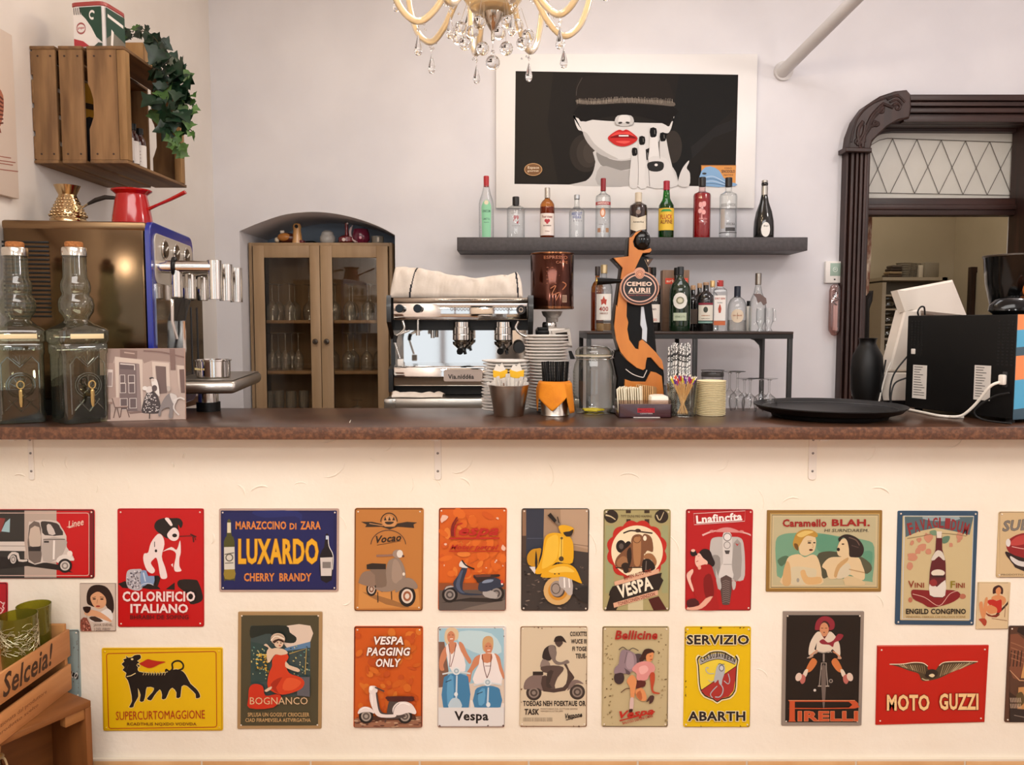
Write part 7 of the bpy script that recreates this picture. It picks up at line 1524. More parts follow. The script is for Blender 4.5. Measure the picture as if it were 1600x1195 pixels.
S.poly(YE,[(1250,250),(1310,240),(1390,270),(1380,320),(1330,350),(1280,330),(1255,290)],3); S.poly('#2a221c',[(1290,310),(1350,300),(1390,280),(1370,340),(1320,350)],2); S.line('#191614',[(1155,135),(1225,215)],[40,30],0); S.line('#7a6a5a',[(1220,205),(1260,240)],30,0); S.line('#191614',[(1235,160),(1250,220)],9,0); S.done()
# 7 green badge sign
S=Sign(A7,[(82,96),(728,96),(716,1075),(74,1072)],'worn green sign with a scalloped red badge and black banner','#a59a6a',26,'#3a2c1c',8)
S.rect('#c9bc94',315,960,460,1065); S.rect('#9a9c70',100,250,180,900); S.rect('#9a9c70',640,250,700,900); S.poly('#4a1a16',[(510,960),(610,930),(690,1062),(560,1066)],0); S.poly('#211a15',[(150,900),(230,1010),(200,1066),(100,1066)],0)
for x in (155,637):S.ell('#2a211a',x,165,66,64)
S.line('#c9b890',[(100,150),(150,165),(195,195)],[16,8]); S.line('#c9b890',[(590,150),(620,200),(660,120)],[12,6]); S.rect('#3a2c20',295,105,342,132); S.rect('#3a2c20',472,105,522,132); S.rect('#3a2c20',300,190,340,250); S.rect('#3a2c20',475,190,520,250)
sc_=[]
for i in range(72):a=2*pi*i/72; r=268+26*abs(sin(a*6)); sc_.append((400+r*1.0*cos(a),495+r*1.02*sin(a)))
S.poly('#b8281e',sc_,0); S.ell('#ead9b4',402,500,248,250,n=48)
BN='#7a5034'
S.line('#2a1d16',[(270,325),(340,300),(420,308),(550,325)],14); S.ell('#3a2a20',410,300,28,18); S.ell('#1d1714',248,452,48,62); S.ell('#5a5048',250,450,22,28); S.poly('#1d1714',[(290,420),(320,400),(345,420),(330,470),(290,470)],2)
S.poly(BN,[(195,640),(200,570),(240,520),(320,450),(350,430),(360,640),(330,700),(290,690)],3); S.poly('#9a6c48',[(205,600),(260,545),(310,570),(310,640),(230,650)],3); S.poly('#2a1d16',[(305,500),(340,460),(350,560),(330,640),(310,590)],3)
S.poly(BN,[(345,400),(370,345),(430,335),(465,380),(470,500),(450,640),(350,640),(355,520)],3); S.poly('#a8784e',[(362,400),(385,360),(420,352),(440,400),(430,620),(375,620)],3); S.ring('#5a3822',400,385,34,32,6,0,300)
S.poly(BN,[(455,350),(500,335),(545,380),(555,500),(500,490),(470,520)],3); S.ell('#efe2c6',477,372,17,25); S.poly('#9a6a44',[(460,560),(490,520),(550,525),(590,590),(575,640),(540,580),(480,570)],3); S.poly('#1d1714',[(455,590),(510,570),(560,610),(570,670),(460,700)],3); S.line('#6a6058',[(490,590),(485,680)],10,0); S.line('#2a1d16',[(195,655),(450,652)],10,0); S.ell('#2a1d16',290,640,40,34); S.ell('#2a1d16',295,680,26,28)
S.poly('#d8a888',[(180,790),(610,665),(614,705),(190,830)],0); S.poly('#241d18',[(140,880),(165,835),(640,702),(630,745),(655,775),(612,870),(150,1000),(160,940),(130,920)],0); S.poly('#d8a888',[(172,995),(600,870),(604,915),(180,1040)],0)
S.words('#8a3a28','ROTEN AUTO TINE',268,702,545,738,.03,.2,-16.5,None); S.words('#efe3c9','VESPA',214,778,548,908,.05,.1,-16); S.words('#7a2a20','TONERCONIEN DENIZION',210,938,580,972,.02,.1,-16); S.words('#4a3a28','TITT DUNI MIO VIAMINS',245,148,542,172,.0); S.done()
# 8 red lady with scooter
S=Sign(A7,[(874,96),(1520,96),(1498,1070),(866,1068)],'red sign of a dark-haired woman in red beside a grey scooter seen from the front','#b01a1e',24,'#4a0f10',8)
GR='#b9b4ae'
S.poly('#8a8580',[(1110,560),(1180,540),(1220,640),(1170,760),(1140,700)],3); S.poly(GR,[(1105,440),(1120,380),(1170,362),(1230,362),(1320,360),(1390,368),(1425,420),(1440,600),(1425,775),(1310,780),(1300,860),(1180,860),(1150,600),(1105,520)],3); S.poly('#9a958f',[(1330,420),(1400,420),(1400,740),(1320,760)],2); S.poly('#8d8882',[(1130,540),(1200,560),(1190,740),(1150,640)],3)
S.poly('#cfcac4',[(1225,350),(1260,318),(1310,340),(1318,540),(1310,640),(1325,755),(1190,755),(1210,640),(1228,600)],3); S.ell('#77716c',1270,362,40); S.ell('#ded9d3',1270,362,32); S.ring('#77716c',1268,440,30,32,6); S.poly('#4a4542',[(1242,490),(1295,490),(1285,525),(1255,525)],0); S.line('#8d8882',[(1232,625),(1312,625)],5,0)
S.line('#e0b0a8',[(1030,345),(1110,312),(1180,300)],[18,12]); S.poly('#d08a84',[(1150,310),(1200,280),(1270,268),(1340,285),(1400,318),(1260,315)],3); S.line('#e0b0a8',[(1390,312),(1460,328),(1512,352)],[12,16]); S.ell('#d08a84',1122,306,24,13); S.ell('#d08a84',1405,310,24,13); S.poly('#b9302c',[(1345,420),(1372,432),(1392,412),(1365,448)],0)
S.poly('#54433f',[(1205,755),(1312,755),(1295,985),(1275,1012),(1235,1012),(1218,985)],2)
for i in range(11):S.line('#8a7a74',[(1222,790+i*20),(1255,778+i*20),(1292,792+i*20)],5,0)
S.poly(GR,[(1178,790),(1205,785),(1212,850),(1190,862)],2); S.poly(GR,[(1312,785),(1350,790),(1345,850),(1322,868)],2)
HR='#1f1516'
S.poly(HR,[(1000,510),(1040,475),(1100,490),(1130,560),(1150,610),(1130,645),(1100,625),(1050,600),(1010,550)],3); S.poly('#e8b8a4',[(965,540),(1000,515),(1035,560),(1080,600),(1060,640),(1000,660),(960,615)],3); S.ell(HR,942,512,30,34); S.ell('#e8b8a4',940,490,20,14); S.ell(HR,968,525,14,12); S.line('#a32a28',[(968,598),(990,590)],6,0); S.line('#8a5a50',[(985,545),(1000,540)],4,0)
S.poly('#a31a1c',[(940,690),(1000,640),(1080,625),(1130,700),(1160,850),(1165,940),(1180,1060),(1000,1060),(960,940),(930,780)],3); S.poly('#7a1214',[(1040,760),(1110,720),(1140,920),(1060,940)],3); S.poly('#e8b8a4',[(878,720),(900,690),(935,668),(940,700),(915,760),(945,860),(932,880),(885,770)],3); S.poly('#e0a890',[(1060,950),(1130,930),(1060,1020),(980,1060),(880,1058),(880,1040),(990,1020)],2); S.poly('#4a1a1c',[(880,970),(960,950),(1000,1010),(890,1035)],2); S.poly('#e0a890',[(985,640),(1010,632),(1015,665),(990,672)],2)
S.line('#f0ddd6',[(945,135),(1440,108),(1435,208),(950,242)],4,0,True); S.words('#f4e8e0','Lnafincfta',968,138,1410,216,.035,.0,-4); S.line('#f4e8e0',[(975,228),(1410,196)],8,0); S.done()
# 17 two women with blue scooters
S=Sign(A6,[(86,52),(745,50),(730,1024),(82,1024)],'white-framed sign of two fair-haired women standing behind light blue scooters','#ddd8d2',24,'#7a4a30',7)
S.rect('#9cc3d0',100,70,722,640); S.poly('#bcd6da',[(300,100),(600,120),(700,300),(500,320),(300,220)],3); S.poly('#7a5a4a',[(95,200),(150,200),(190,480),(150,660),(95,660)],0); S.poly('#d9c8b4',[(95,640),(725,560),(725,830),(95,830)],0); S.poly('#e6ded4',[(400,760),(725,790),(725,830),(400,830)],0)
SK='#c98460'; WS='#e9e1dc'
for dx,dy,hair in ((0,0,'#d9bf98'),(358,108,'#c9a070')):
    if dx == 0:S.poly(hair,[(150,150),(170,80),(230,62),(280,90),(285,150),(265,185),(200,190),(185,225),(160,200)],3)
    else:S.poly(hair,[(515,215),(530,160),(575,142),(615,165),(620,240),(600,290),(530,290)],3)
    S.poly(SK,[(178+dx,130+dy),(215+dx,95+dy),(250+dx,130+dy),(245+dx,190+dy),(215+dx,215+dy),(185+dx,190+dy)],3); S.line('#5a3020',[(190+dx,135+dy),(205+dx,133+dy)],5,0); S.line('#5a3020',[(222+dx,133+dy),(240+dx,135+dy)],5,0); S.line('#f4e8e0',[(204+dx,172+dy),(232+dx,170+dy)],8,0)
S.poly(SK,[(165,245),(120,310),(100,400),(110,470),(150,470),(140,420),(175,330)],3); S.poly(SK,[(290,200),(330,220),(370,310),(410,380),(390,410),(340,340),(300,280)],3); S.poly(WS,[(165,235),(210,215),(270,200),(310,290),(340,350),(350,480),(220,480),(180,360)],2); S.poly(SK,[(190,215),(265,205),(255,270),(215,320)],2); S.line('#6a2a20',[(190,220),(205,330),(200,440)],6); S.line('#6a2a20',[(262,215),(240,340),(210,440)],6)
S.poly(SK,[(500,325),(440,350),(400,440),(365,500),(380,580),(400,580),(420,480),(490,400)],3); S.poly(SK,[(630,310),(680,345),(700,430),(722,500),(720,560),(670,460),(640,400)],3); S.poly(WS,[(495,325),(530,310),(620,305),(650,360),(680,470),(700,600),(440,600),(440,500),(480,420)],2); S.poly(SK,[(510,320),(605,312),(600,390),(525,395)],2); S.line('#5a2a20',[(512,320),(535,460),(560,545)],7); S.line('#5a2a20',[(602,320),(590,460),(560,545)],7); S.line('#5a2a20',[(540,430),(590,430)],5,0)
BS='#3f7da5'
for (a,b_,c,d,hx,hy) in ((140,510,385,828,266,478),(440,625,690,825,566,585)):
    m_=(a+c)/2; S.poly(BS,[(a,d),(a,b_+70),(a+25,b_+15),(m_,b_-8),(c-25,b_+12),(c-2,b_+60),(c,d)],2); S.poly('#5c9cc2',[(a+40,b_+50),(m_-25,b_+20),(m_-30,d-40),(a+40,d-20)],2); S.line('#c3d3da',[(m_+8,b_+10),(m_,d-20)],[14,18],0); S.line('#cfd6d6',[(hx-135,hy+30),(hx,hy+8),(hx+135,hy+25)],15); S.ell('#e0e4e2',hx,hy,38); S.ell('#9fb4bc',hx,hy,24); S.ell('#cfd8da',hx,hy,12)
    S.line('#23303a',[(a+22,b_+75),(a+78,b_+52)],7,0)
S.poly('#b9ccd4',[(190,828),(215,750),(262,735),(300,760),(315,828)],3); S.ell('#dfe6e6',262,700,18,20); S.ell('#dfe6e6',572,800,20,24)
S.rect('#dedbd6',94,828,724,1005); S.words('#15120f','Vespa',246,862,574,980,.03); random.seed(17)
for i in range(16):S.poly('#6a3a24',[(x+random.uniform(-12,12),y+random.uniform(-10,10)) for x,y in [random.choice(((105,1000),(715,1000),(110,80),(722,140),(570,1000),(108,930),(640,60)))] for _ in range(5)],0)
S.done()
# 18 man on scooter
S=Sign(A6,[(880,50),(1530,50),(1520,1020),(870,1018)],'cream sign of a capped man riding a brown scooter among black lettering','#d3c2a4',24,'#6a3c20',9)
DB='#4a3a34'; LB_='#7d6a62'
wheel(S,1010,690,74,'#3a302b','#8a7c70','#4a3f38'); wheel(S,1428,682,74,'#3a302b','#8a7c70','#4a3f38')
S.poly(LB_,[(912,650),(930,570),(1000,520),(1085,520),(1100,560),(1095,670),(1050,645),(960,655)],3); S.poly(DB,[(1090,530),(1150,540),(1150,640),(1290,635),(1330,560),(1330,470),(1300,420),(1320,405),(1350,470),(1400,540),(1370,580),(1310,670),(1100,675)],2); S.poly(LB_,[(1330,665),(1370,580),(1430,565),(1490,605),(1420,600),(1360,650)],3); S.rect('#2a221e',1000,485,1100,520)
S.poly('#8a7a70',[(1070,430),(1090,370),(1140,370),(1170,440),(1080,440)],2); S.poly('#2e2623',[(1090,350),(1110,270),(1170,230),(1215,240),(1225,290),(1200,330),(1165,380),(1120,370)],3); S.poly('#7d6f66',[(1150,250),(1200,230),(1230,300),(1220,370),(1270,395),(1330,372),(1352,400),(1300,415),(1220,415),(1170,340)],3); S.poly('#574740',[(1075,440),(1200,425),(1290,440),(1290,480),(1240,540),(1210,620),(1215,650),(1150,640),(1180,520),(1100,490)],2); S.poly('#3d322d',[(1140,490),(1200,480),(1160,600),(1190,640),(1130,630)],2)
S.poly('#4a3c36',[(1215,200),(1270,190),(1290,210),(1255,250),(1225,230)],3); S.poly('#2a211e',[(1205,185),(1220,150),(1270,140),(1300,165),(1325,210),(1290,195),(1210,200)],2)
IK='#241b17'
for tx,y0,y1,x0,x1 in (('COXXTTS',100,145,1358,1520),('WUCE III',172,216,1366,1520),('FI TOGE',244,288,1380,1518),('TEUE-',312,358,1410,1518)):S.words(IK,tx,x0,y0,x1,y1,.05)
S.words(IK,'TOEOAS NEH FOEKTAUE OR',906,764,1508,816,.04); S.words(IK,'TASK',920,842,1060,900,.06,.1)
for i in range(2):S.words('#6a5a4c','MONTORNO SUL OLTTORE SEMPRE',1076,836+i*22,1430-i*140,850+i*22,.0)
for i in range(3):S.words('#6a5a4c','CENTRO DI ASSISTENZA NORD',906,926+i*13,1190,936+i*13,.0)
S.words(IK,'Vespone',1312,880,1474,945,.03,.35,-6); S.line(IK,[(1318,950),(1476,908)],7,0); random.seed(18)
for i in range(26):S.poly('#6a4426',[(x+random.uniform(-12,12),y+random.uniform(-14,14)) for x,y in [random.choice(((888,random.uniform(80,990)),(1518,random.uniform(80,990)),(random.uniform(890,1500),60),(random.uniform(890,1500),1010)))] for _ in range(4)],0)
S.done()
# 19 pin-up with scooter
S=Sign(A8,[(70,52),(712,52),(698,1020),(60,1018)],'speckled beige sign of a kneeling woman in pink by a mauve scooter','#bfae84',22,'#4a3420',9)
random.seed(19)
for i in range(70):S.ell(random.choice(['#6a5534','#8f7c54','#a8946a']),random.choice((random.uniform(80,170),random.uniform(600,690))),random.uniform(80,1000),random.uniform(3,10),random.uniform(3,14),random.uniform(0,90),7)
MV='#8f7a80'
S.line('#3a2e30',[(225,272),(265,245),(315,278),(360,255),(415,280)],7); S.poly('#4a3e42',[(370,320),(430,310),(470,350),(440,400),(370,380)],3); S.poly(MV,[(225,400),(240,300),(270,270),(340,285),(390,330),(390,440),(330,490),(290,480),(220,420)],3); S.line('#5a4a50',[(305,290),(280,400)],5,0); S.poly('#a58f94',[(315,300),(360,320),(370,420),(330,460),(295,420)],3); S.poly('#5a4a50',[(215,410),(330,480),(320,510),(240,470)],2); S.ell('#3a2c2e',228,540,50,62); S.poly(MV,[(182,500),(190,440),(240,410),(280,450),(290,500),(240,490)],3)
SK='#d98f5a'
S.poly('#3a1f18',[(435,340),(470,270),(530,262),(568,290),(545,320),(520,380),(470,360),(440,400),(420,360)],3); S.poly(SK,[(490,320),(530,300),(558,300),(550,360),(520,390),(490,375)],3); S.poly('#d8908a',[(350,460),(400,400),(470,380),(530,390),(570,430),(565,480),(520,510),(490,560),(400,560),(395,500)],3); S.poly('#e8aca4',[(420,440),(480,420),(510,460),(470,500),(430,500)],3)
S.poly('#b8482c',[(525,500),(565,490),(570,560),(555,660),(620,685),(600,695),(545,680),(530,600)],3); S.poly('#5a2420',[(385,570),(480,570),(475,620),(440,630),(390,640)],2); S.poly(SK,[(300,570),(350,510),(395,560),(385,640),(370,730),(340,730),(330,630)],3); S.poly(SK,[(385,660),(440,635),(480,680),(490,750),(440,760),(395,720)],3); S.poly('#b5643a',[(390,700),(430,660),(450,730),(430,755)],2); S.poly('#d3b5ac',[(335,735),(368,735),(362,840),(340,850),(328,830)],2); S.poly('#3a1c18',[(325,840),(360,840),(345,880),(325,870)],2); S.line('#5a3424',[(245,680),(290,645),(330,640)],8); S.poly('#4a2e2a',[(485,775),(525,710),(565,715),(550,770),(515,790),(520,755)],2)
S.line('#4a2a20',[(520,330),(535,328)],5,0); S.line('#a32a24',[(525,365),(545,362)],6,0)
S.words('#a8281e','Bellicine',186,84,596,172,.05,.2); S.words('#b5281c','Vespa',232,840,560,930,.045,.35,-7); S.line('#b5281c',[(232,950),(570,862)],12,0); S.words('#a8281e','BALOGO DEI UNI UMAR',256,925,556,950,.02,0,-14); S.done()
# 20 yellow with crest
S=Sign(A8,[(862,54),(1500,54),(1488,1022),(846,1020)],'yellow sign with black capital letters above and below a shield crest','#e0b90c',22,'#6a4a1a',6)
random.seed(20)
for i in range(34):S.poly('#4a2c18',[(x+random.uniform(-12,12),y+random.uniform(-12,12)) for x,y in [random.choice(((868,random.uniform(100,980)),(1490,random.uniform(80,990)),(random.uniform(880,1480),62),(random.uniform(880,1480),1012),(1020,62),(1210,60)))] for _ in range(5)],0)
W_='#e9dcb0'; BKK='#231a17'
shield=[(1000,330),(1035,345),(1100,300),(1175,288),(1250,300),(1330,350),(1348,328),(1375,370),(1362,430),(1355,560),(1345,670),(1290,735),(1215,752),(1172,780),(1130,752),(1050,720),(1005,650),(992,540),(985,420),(975,365)]
S.poly(W_,[((x-1174)*1.06+1174,(y-530)*1.05+530) for x,y in shield],2); S.poly(BKK,shield,2); S.poly('#e6cc40',[((x-1174)*.94+1174,(y-530)*.95+530) for x,y in shield],2)
S.poly('#a8302a',[(1352,432),(1345,560),(1330,665),(1280,725),(1215,740),(1172,768),(1130,740),(1060,712),(1012,662)],0); S.line(BKK,[(1362,425),(1010,668)],6,0)
S.poly('#a8a49c',[(1010,350),(1040,362),(1100,320),(1175,305),(1250,318),(1335,365),(1350,350),(1360,375),(1340,412),(1250,375),(1175,362),(1090,380),(1010,415),(995,370)],2); S.line(BKK,[(1008,418),(1090,382),(1175,364),(1250,378),(1342,416)],6)
gb=MB()
for i,ch in enumerate('CARSUJAVBERN'):
    t_=i/11; x=1022+312*t_; y=372-46*sin(pi*t_); S.words(BKK,ch,x-11,y-26,x+11,y+22,.03,0,-22+44*t_,grp=gb)
gb.build('lettering',S.t,weld=False); SV='#aeb2b4'
S.poly(SV,[(1165,440),(1190,412),(1230,415),(1245,450),(1240,500),(1220,560),(1212,610),(1190,600),(1180,560),(1150,590),(1140,560),(1150,510)],3); S.ell('#8a8e90',1212,448,26,34); S.ell('#c9cccc',1212,448,17,22); S.ring('#4a4a4a',1212,448,22,28,4); S.line(SV,[(1140,500),(1090,500),(1062,470),(1070,442),(1090,450)],8); S.line(SV,[(1200,600),(1225,640),(1220,690),(1190,725),(1150,725)],10); S.line(SV,[(1170,620),(1130,660),(1105,700),(1125,735)],9); S.line(SV,[(1235,570),(1275,600),(1290,560),(1275,500)],8); S.line(SV,[(1150,560),(1110,580),(1085,560)],6); S.line('#4a4a4a',[(1180,412),(1195,404),(1215,412),(1240,408)],5)
S.words(BKK,'SERVIZIO',876,128,1476,222,.035,0,0,W_,7); S.words(BKK,'ABARTH',888,862,1440,955,.045,0,0,W_,7); S.done()
# 9 gold framed
S=Sign(B1,[(136,124),(1446,124),(1432,1050),(122,1050)],'wide gold-framed sign of a blonde and a brunette woman on a green background','#c5b58c',12,None,0,frame='#8f6c34',fw=34,nails=0)
q=[(176,162),(1410,162),(1396,1012),(162,1012)]; S.line('#b8914a',q,12,0,True); S.line('#5f4620',[(190,176),(1396,176),(1384,998),(178,998)],8,0,True)
S.poly('#b9ae88',[(210,200),(1368,200),(1360,972),(196,972)],0)
S.poly('#6f9a7c',[(230,480),(300,400),(450,380),(700,380),(960,420),(1240,460),(1350,540),(1330,900),(1280,930),(780,880),(300,900),(240,760)],3); S.poly('#5a8f72',[(700,400),(940,430),(930,560),(780,600),(700,560)],3); S.poly('#5a8f72',[(1220,600),(1330,600),(1300,800),(1240,700)],3); S.poly('#4a4a38',[(700,640),(800,590),(940,600),(1000,660),(820,880),(740,860)],3); S.poly('#54543e',[(1180,650),(1300,720),(1320,800),(1240,840)],3); S.poly('#4f6a50',[(250,690),(330,640),(380,660),(300,760)],3)
SK='#d6bd92'
S.poly(SK,[(310,965),(315,850),(340,740),(380,650),(490,620),(560,655),(640,625),(700,650),(740,760),(752,860),(740,965)],3); S.poly('#cdbf9c',[(400,780),(500,760),(640,780),(690,800),(680,880),(560,965),(420,970),(400,880)],3); S.poly('#c9a26e',[(310,965),(320,800),(360,700),(395,760),(400,960)],3); S.poly('#d0a870',[(510,820),(560,800),(600,880),(740,880),(740,950),(600,965),(540,920)],3); S.poly(SK,[(500,480),(560,400),(660,400),(690,480),(670,580),(620,618),(560,640),(500,600)],3)
S.poly('#b58a3a',[(430,470),(470,380),(550,340),(640,345),(705,390),(690,430),(600,410),(550,440),(520,490),(490,540),(470,575),(430,530)],3); S.poly('#d8b868',[(470,400),(560,355),(660,365),(600,395),(520,430)],3); S.poly('#6a4a22',[(440,500),(480,510),(485,580),(450,550)],3)
S.ell('#3a2a20',612,492,22,9); S.ell('#3a2a20',668,490,14,8); S.line('#6a4a2a',[(590,472),(635,470)],6,0); S.ell('#5a1c18',630,572,22,11); S.line('#b08a5c',[(645,500),(655,540),(640,548)],5); S.ell('#9a9488',482,915,16,24)
S.poly(SK,[(755,760),(800,690),(860,655),(960,650),(1050,640),(1170,660),(1210,740),(1240,830),(1230,910),(1150,900),(1060,850),(900,900),(830,890),(800,800)],3); S.poly('#cdb58a',[(1020,860),(1200,910),(1240,970),(1020,972)],2); S.poly('#c09a66',[(890,860),(930,740),(1040,660),(1050,690),(960,780),(920,880)],3); S.poly('#cdc0a2',[(960,780),(1060,720),(1070,850),(930,900)],3); S.poly(SK,[(950,640),(925,590),(930,540),(960,470),(1010,440),(1060,480),(1070,600),(1060,650)],3)
S.poly('#2a201c',[(955,480),(940,440),(1000,400),(1070,398),(1160,440),(1220,520),(1228,590),(1190,650),(1110,655),(1065,640),(1060,560),(1040,470),(1000,430),(975,450)],3); S.line('#6a5348',[(1060,430),(1140,460),(1180,520)],12); S.line('#54413a',[(1090,520),(1170,545)],10); S.ell('#1d1210',940,566,18,20); S.ell('#3a2a20',992,505,16,8); S.line('#b59468',[(1060,790),(1240,830)],12)
S.words('#9a1f1c','Caramello',308,222,806,310,.04); S.words('#9a1f1c','BLAH.',866,222,1298,302,.05); S.words('#3a342a','HI SURNDAREM.',780,332,1280,368,.0,.15); S.done()
# 10 blue framed bottle sign
S=Sign(B2,[(126,98),(808,100),(770,1070),(102,1064)],'blue-framed sign with a wine bottle standing on a red cushion','#c4b184',14,None,0,frame='#2f4a60',fw=40,nails=24)
S.line('#c3ccd0',[(178,140),(768,142),(736,1018),(160,1012)],7,0,True)
S.poly('#c4b184',[(180,146),(764,148),(732,1012),(166,1008)],0)
S.poly('#4f6468',[(180,146),(764,148),(730,300),(600,270),(450,240),(300,270),(188,320)],0); S.poly('#8fa0a2',[(330,148),(640,148),(600,180),(400,180)],2)
gb=MB()
for i,ch in enumerate('FAVAGLIDUM'):
    t_=i/9; x=230+470*t_; y=250-46*sin(pi*t_); S.words('#8a2a2c',ch,x-22,y-52,x+22,y+52-16*sin(pi*t_),.03,0,-14+28*t_,grp=gb)
gb.build('lettering',S.t,weld=False); random.seed(10)
for x,y,r in ((380,320,42),(330,400,36),(290,440,30),(240,490,44),(225,560,34),(380,440,26),(640,310,36),(570,385,18),(300,340,20),(640,350,18),(240,365,20)):S.poly('#c08468',[(x+r*random.uniform(.6,1.2)*cos(a*.785),y+r*random.uniform(.6,1.3)*sin(a*.785)) for a in range(8)],3)
S.line('#7a6a48',[(200,330),(320,310),(420,290),(560,290),(700,310)],4); S.poly('#5a7a62',[(500,320),(560,310),(545,360),(500,370)],3); S.poly('#6f8a6c',[(390,270),(440,260),(450,300),(410,300)],3)
S.poly('#7d1c1f',[(236,770),(300,765),(400,770),(520,765),(620,775),(650,820),(560,880),(400,915),(330,880),(250,840)],3); S.line('#d8b0a0',[(245,800),(350,830),(470,900),(560,800),(640,770)],5); S.ell('#b06a50',226,850,18,22); S.ell('#b06a50',670,820,26,22)
S.poly('#5a1c20',[(448,290),(492,290),(496,420),(520,500),(526,600),(520,815),(470,830),(390,810),(392,600),(415,500),(440,420)],2); S.poly('#d8cdbb',[(448,270),(492,270),(490,325),(450,325)],0); S.poly('#cfc6b6',[(400,510),(440,440),(470,430),(500,450),(520,510),(500,510),(466,480),(430,512)],2); S.ell('#d8cdb8',460,622,58,30); S.poly('#d8d0c2',[(392,700),(450,740),(522,680),(520,812),(465,826),(390,808)],2); S.ell('#8a2a2a',420,705,32,30); S.rect('#3a1c1c',400,642,520,660)
S.words('#8a3a20','V',206,688,258,746,.02); S.words('#8a3a20','INI',262,704,342,746,.02); S.words('#8a7a20','F',566,690,604,748,.02); S.words('#8a3a20','INI',612,706,686,748,.02); S.words('#1c1612','ENGILD CONGPINO',188,924,696,970,.045); S.words('#8a6a3a','VENDOREL OBAKAA CAE DALCHOS SCIENE',186,984,692,1002,.0); S.done()
# 11 red car
S=Sign(B2,[(985,105),(1700,105),(1690,664),(960,664)],'beige sign with a red car, cut off by the frame edge','#cbb084',18,'#5a4030',6,nails=22)
S.words('#7d756c','SULLI',1010,172,1330,262,.02,.25,-4,'#3a3430',3)
S.poly('#8a1c1e',[(1045,370),(1080,330),(1150,295),(1240,285),(1500,300),(1690,360),(1690,560),(1300,540),(1150,500),(1060,440)],3); S.poly('#b5403a',[(1100,340),(1190,300),(1400,310),(1300,350),(1150,390),(1080,385)],3); S.poly('#2a1c1a',[(1040,440),(1200,500),(1680,560),(1680,620),(1200,600),(1070,510)],3); S.ell('#d8d2ca',1060,368,20,34); S.poly('#cfc9c2',[(1080,480),(1150,520),(1240,540),(1240,575),(1140,560),(1085,515)],3); S.poly('#2a211e',[(1100,550),(1200,590),(1600,620),(1200,612)],2); S.line('#e0a8a0',[(1090,400),(1200,420),(1400,430)],6)
S.words('#5a4a3a','PRODOTTO MOTORI DIVISIONE',1000,632,1500,646,.0); S.done()
# 13 small pin-up
S=Sign(B2,[(806,702),(1084,704),(1062,1102),(788,1104)],'small beige sign of a seated dark-haired woman in red, next to the blue-framed sign','#d6bd94',8,'#4a3a30',5,nails=0)
SK='#d08a58'
S.line('#3a2018',[(960,980),(1040,900),(1074,856)],16); S.line('#8a5a3a',[(1036,900),(1030,1000)],5,0); S.line('#8a5a3a',[(920,1010),(1050,1030)],5,0); S.poly('#7a2a1c',[(870,960),(920,985),(990,970),(960,1000),(890,990)],2)
S.poly('#3a1c18',[(930,800),(935,750),(980,727),(1015,755),(1012,805),(980,790),(955,795)],3); S.poly(SK,[(955,765),(985,745),(1000,775),(985,812),(960,800)],3); S.poly(SK,[(920,830),(970,810),(1030,830),(1040,870),(1010,900),(1000,850),(930,860)],3); S.poly('#b8281e',[(925,850),(960,860),(1000,850),(1005,900),(1000,950),(960,960),(920,900)],3); S.poly('#b8281e',[(880,860),(930,850),(925,890),(900,895)],2); S.poly(SK,[(870,930),(900,895),(960,920),(960,960),(900,970)],3); S.poly(SK,[(862,850),(885,835),(880,920),(860,1005),(838,1000)],3); S.poly(SK,[(815,880),(840,870),(850,950),(870,1040),(850,1040),(820,950)],3); S.poly('#a8402a',[(808,1015),(860,1010),(878,1040),(860,1076),(830,1040)],2); S.done()
# 21 bicycle boy
S=Sign(B3,[(134,86),(856,86),(832,1102),(120,1102)],'black silver-framed sign of a red-capped child cycling above orange letters','#181512',10,None,0,frame='#8d8074',fw=32,nails=40)
MR='#8a2632'; CRW='#d8c8b2'
S.poly(MR,[(415,240),(430,170),(480,130),(540,132),(585,170),(590,220),(560,250),(440,250)],3); S.poly('#3a2420',[(465,220),(490,170),(530,180),(545,225)],3); S.ell('#c88a62',498,245,40,62); S.poly(CRW,[(360,470),(370,370),(420,280),(460,265),(500,320),(545,262),(595,300),(635,380),(638,480),(600,450),(570,420),(540,450),(440,440),(400,450)],3); S.poly('#1a1512',[(410,420),(432,360),(425,430)],0)
S.poly(MR,[(455,350),(490,330),(530,360),(580,340),(620,285),(668,295),(640,340),(590,360),(575,400),(540,380),(480,375)],3); S.poly(MR,[(460,270),(500,320),(540,265),(520,300),(500,330)],0); S.ell('#5a1820',497,270,8,4); S.line('#3a2a20',[(470,232),(488,232)],5,0); S.line('#3a2a20',[(506,232),(525,232)],5,0)
S.poly('#c88a62',[(360,500),(375,470),(430,425),(440,445),(390,490)],2); S.poly('#c88a62',[(570,430),(640,480),(650,505),(610,500)],2); S.line('#a89a8c',[(345,498),(400,470),(430,440),(490,450),(550,440),(600,480),(650,500)],9); S.poly('#100d0b',[(400,470),(470,450),(480,500),(430,510)],3); S.poly('#100d0b',[(510,460),(580,450),(620,490),(560,530)],3)
for sx in (-1,1):
    m=lambda p:(497+sx*(p[0]-497),p[1])
    S.poly('#c8743e',[m(p) for p in ((560,530),(605,500),(660,600),(640,625),(600,600))],3); S.poly(CRW,[m(p) for p in ((640,600),(665,600),(690,650),(668,670),(650,645))],2); S.poly('#b5655a',[m(p) for p in ((665,660),(700,640),(725,660),(700,725),(670,710))],3); S.ell('#d8c0ac',*m((725,665)),27,38,-18*sx)
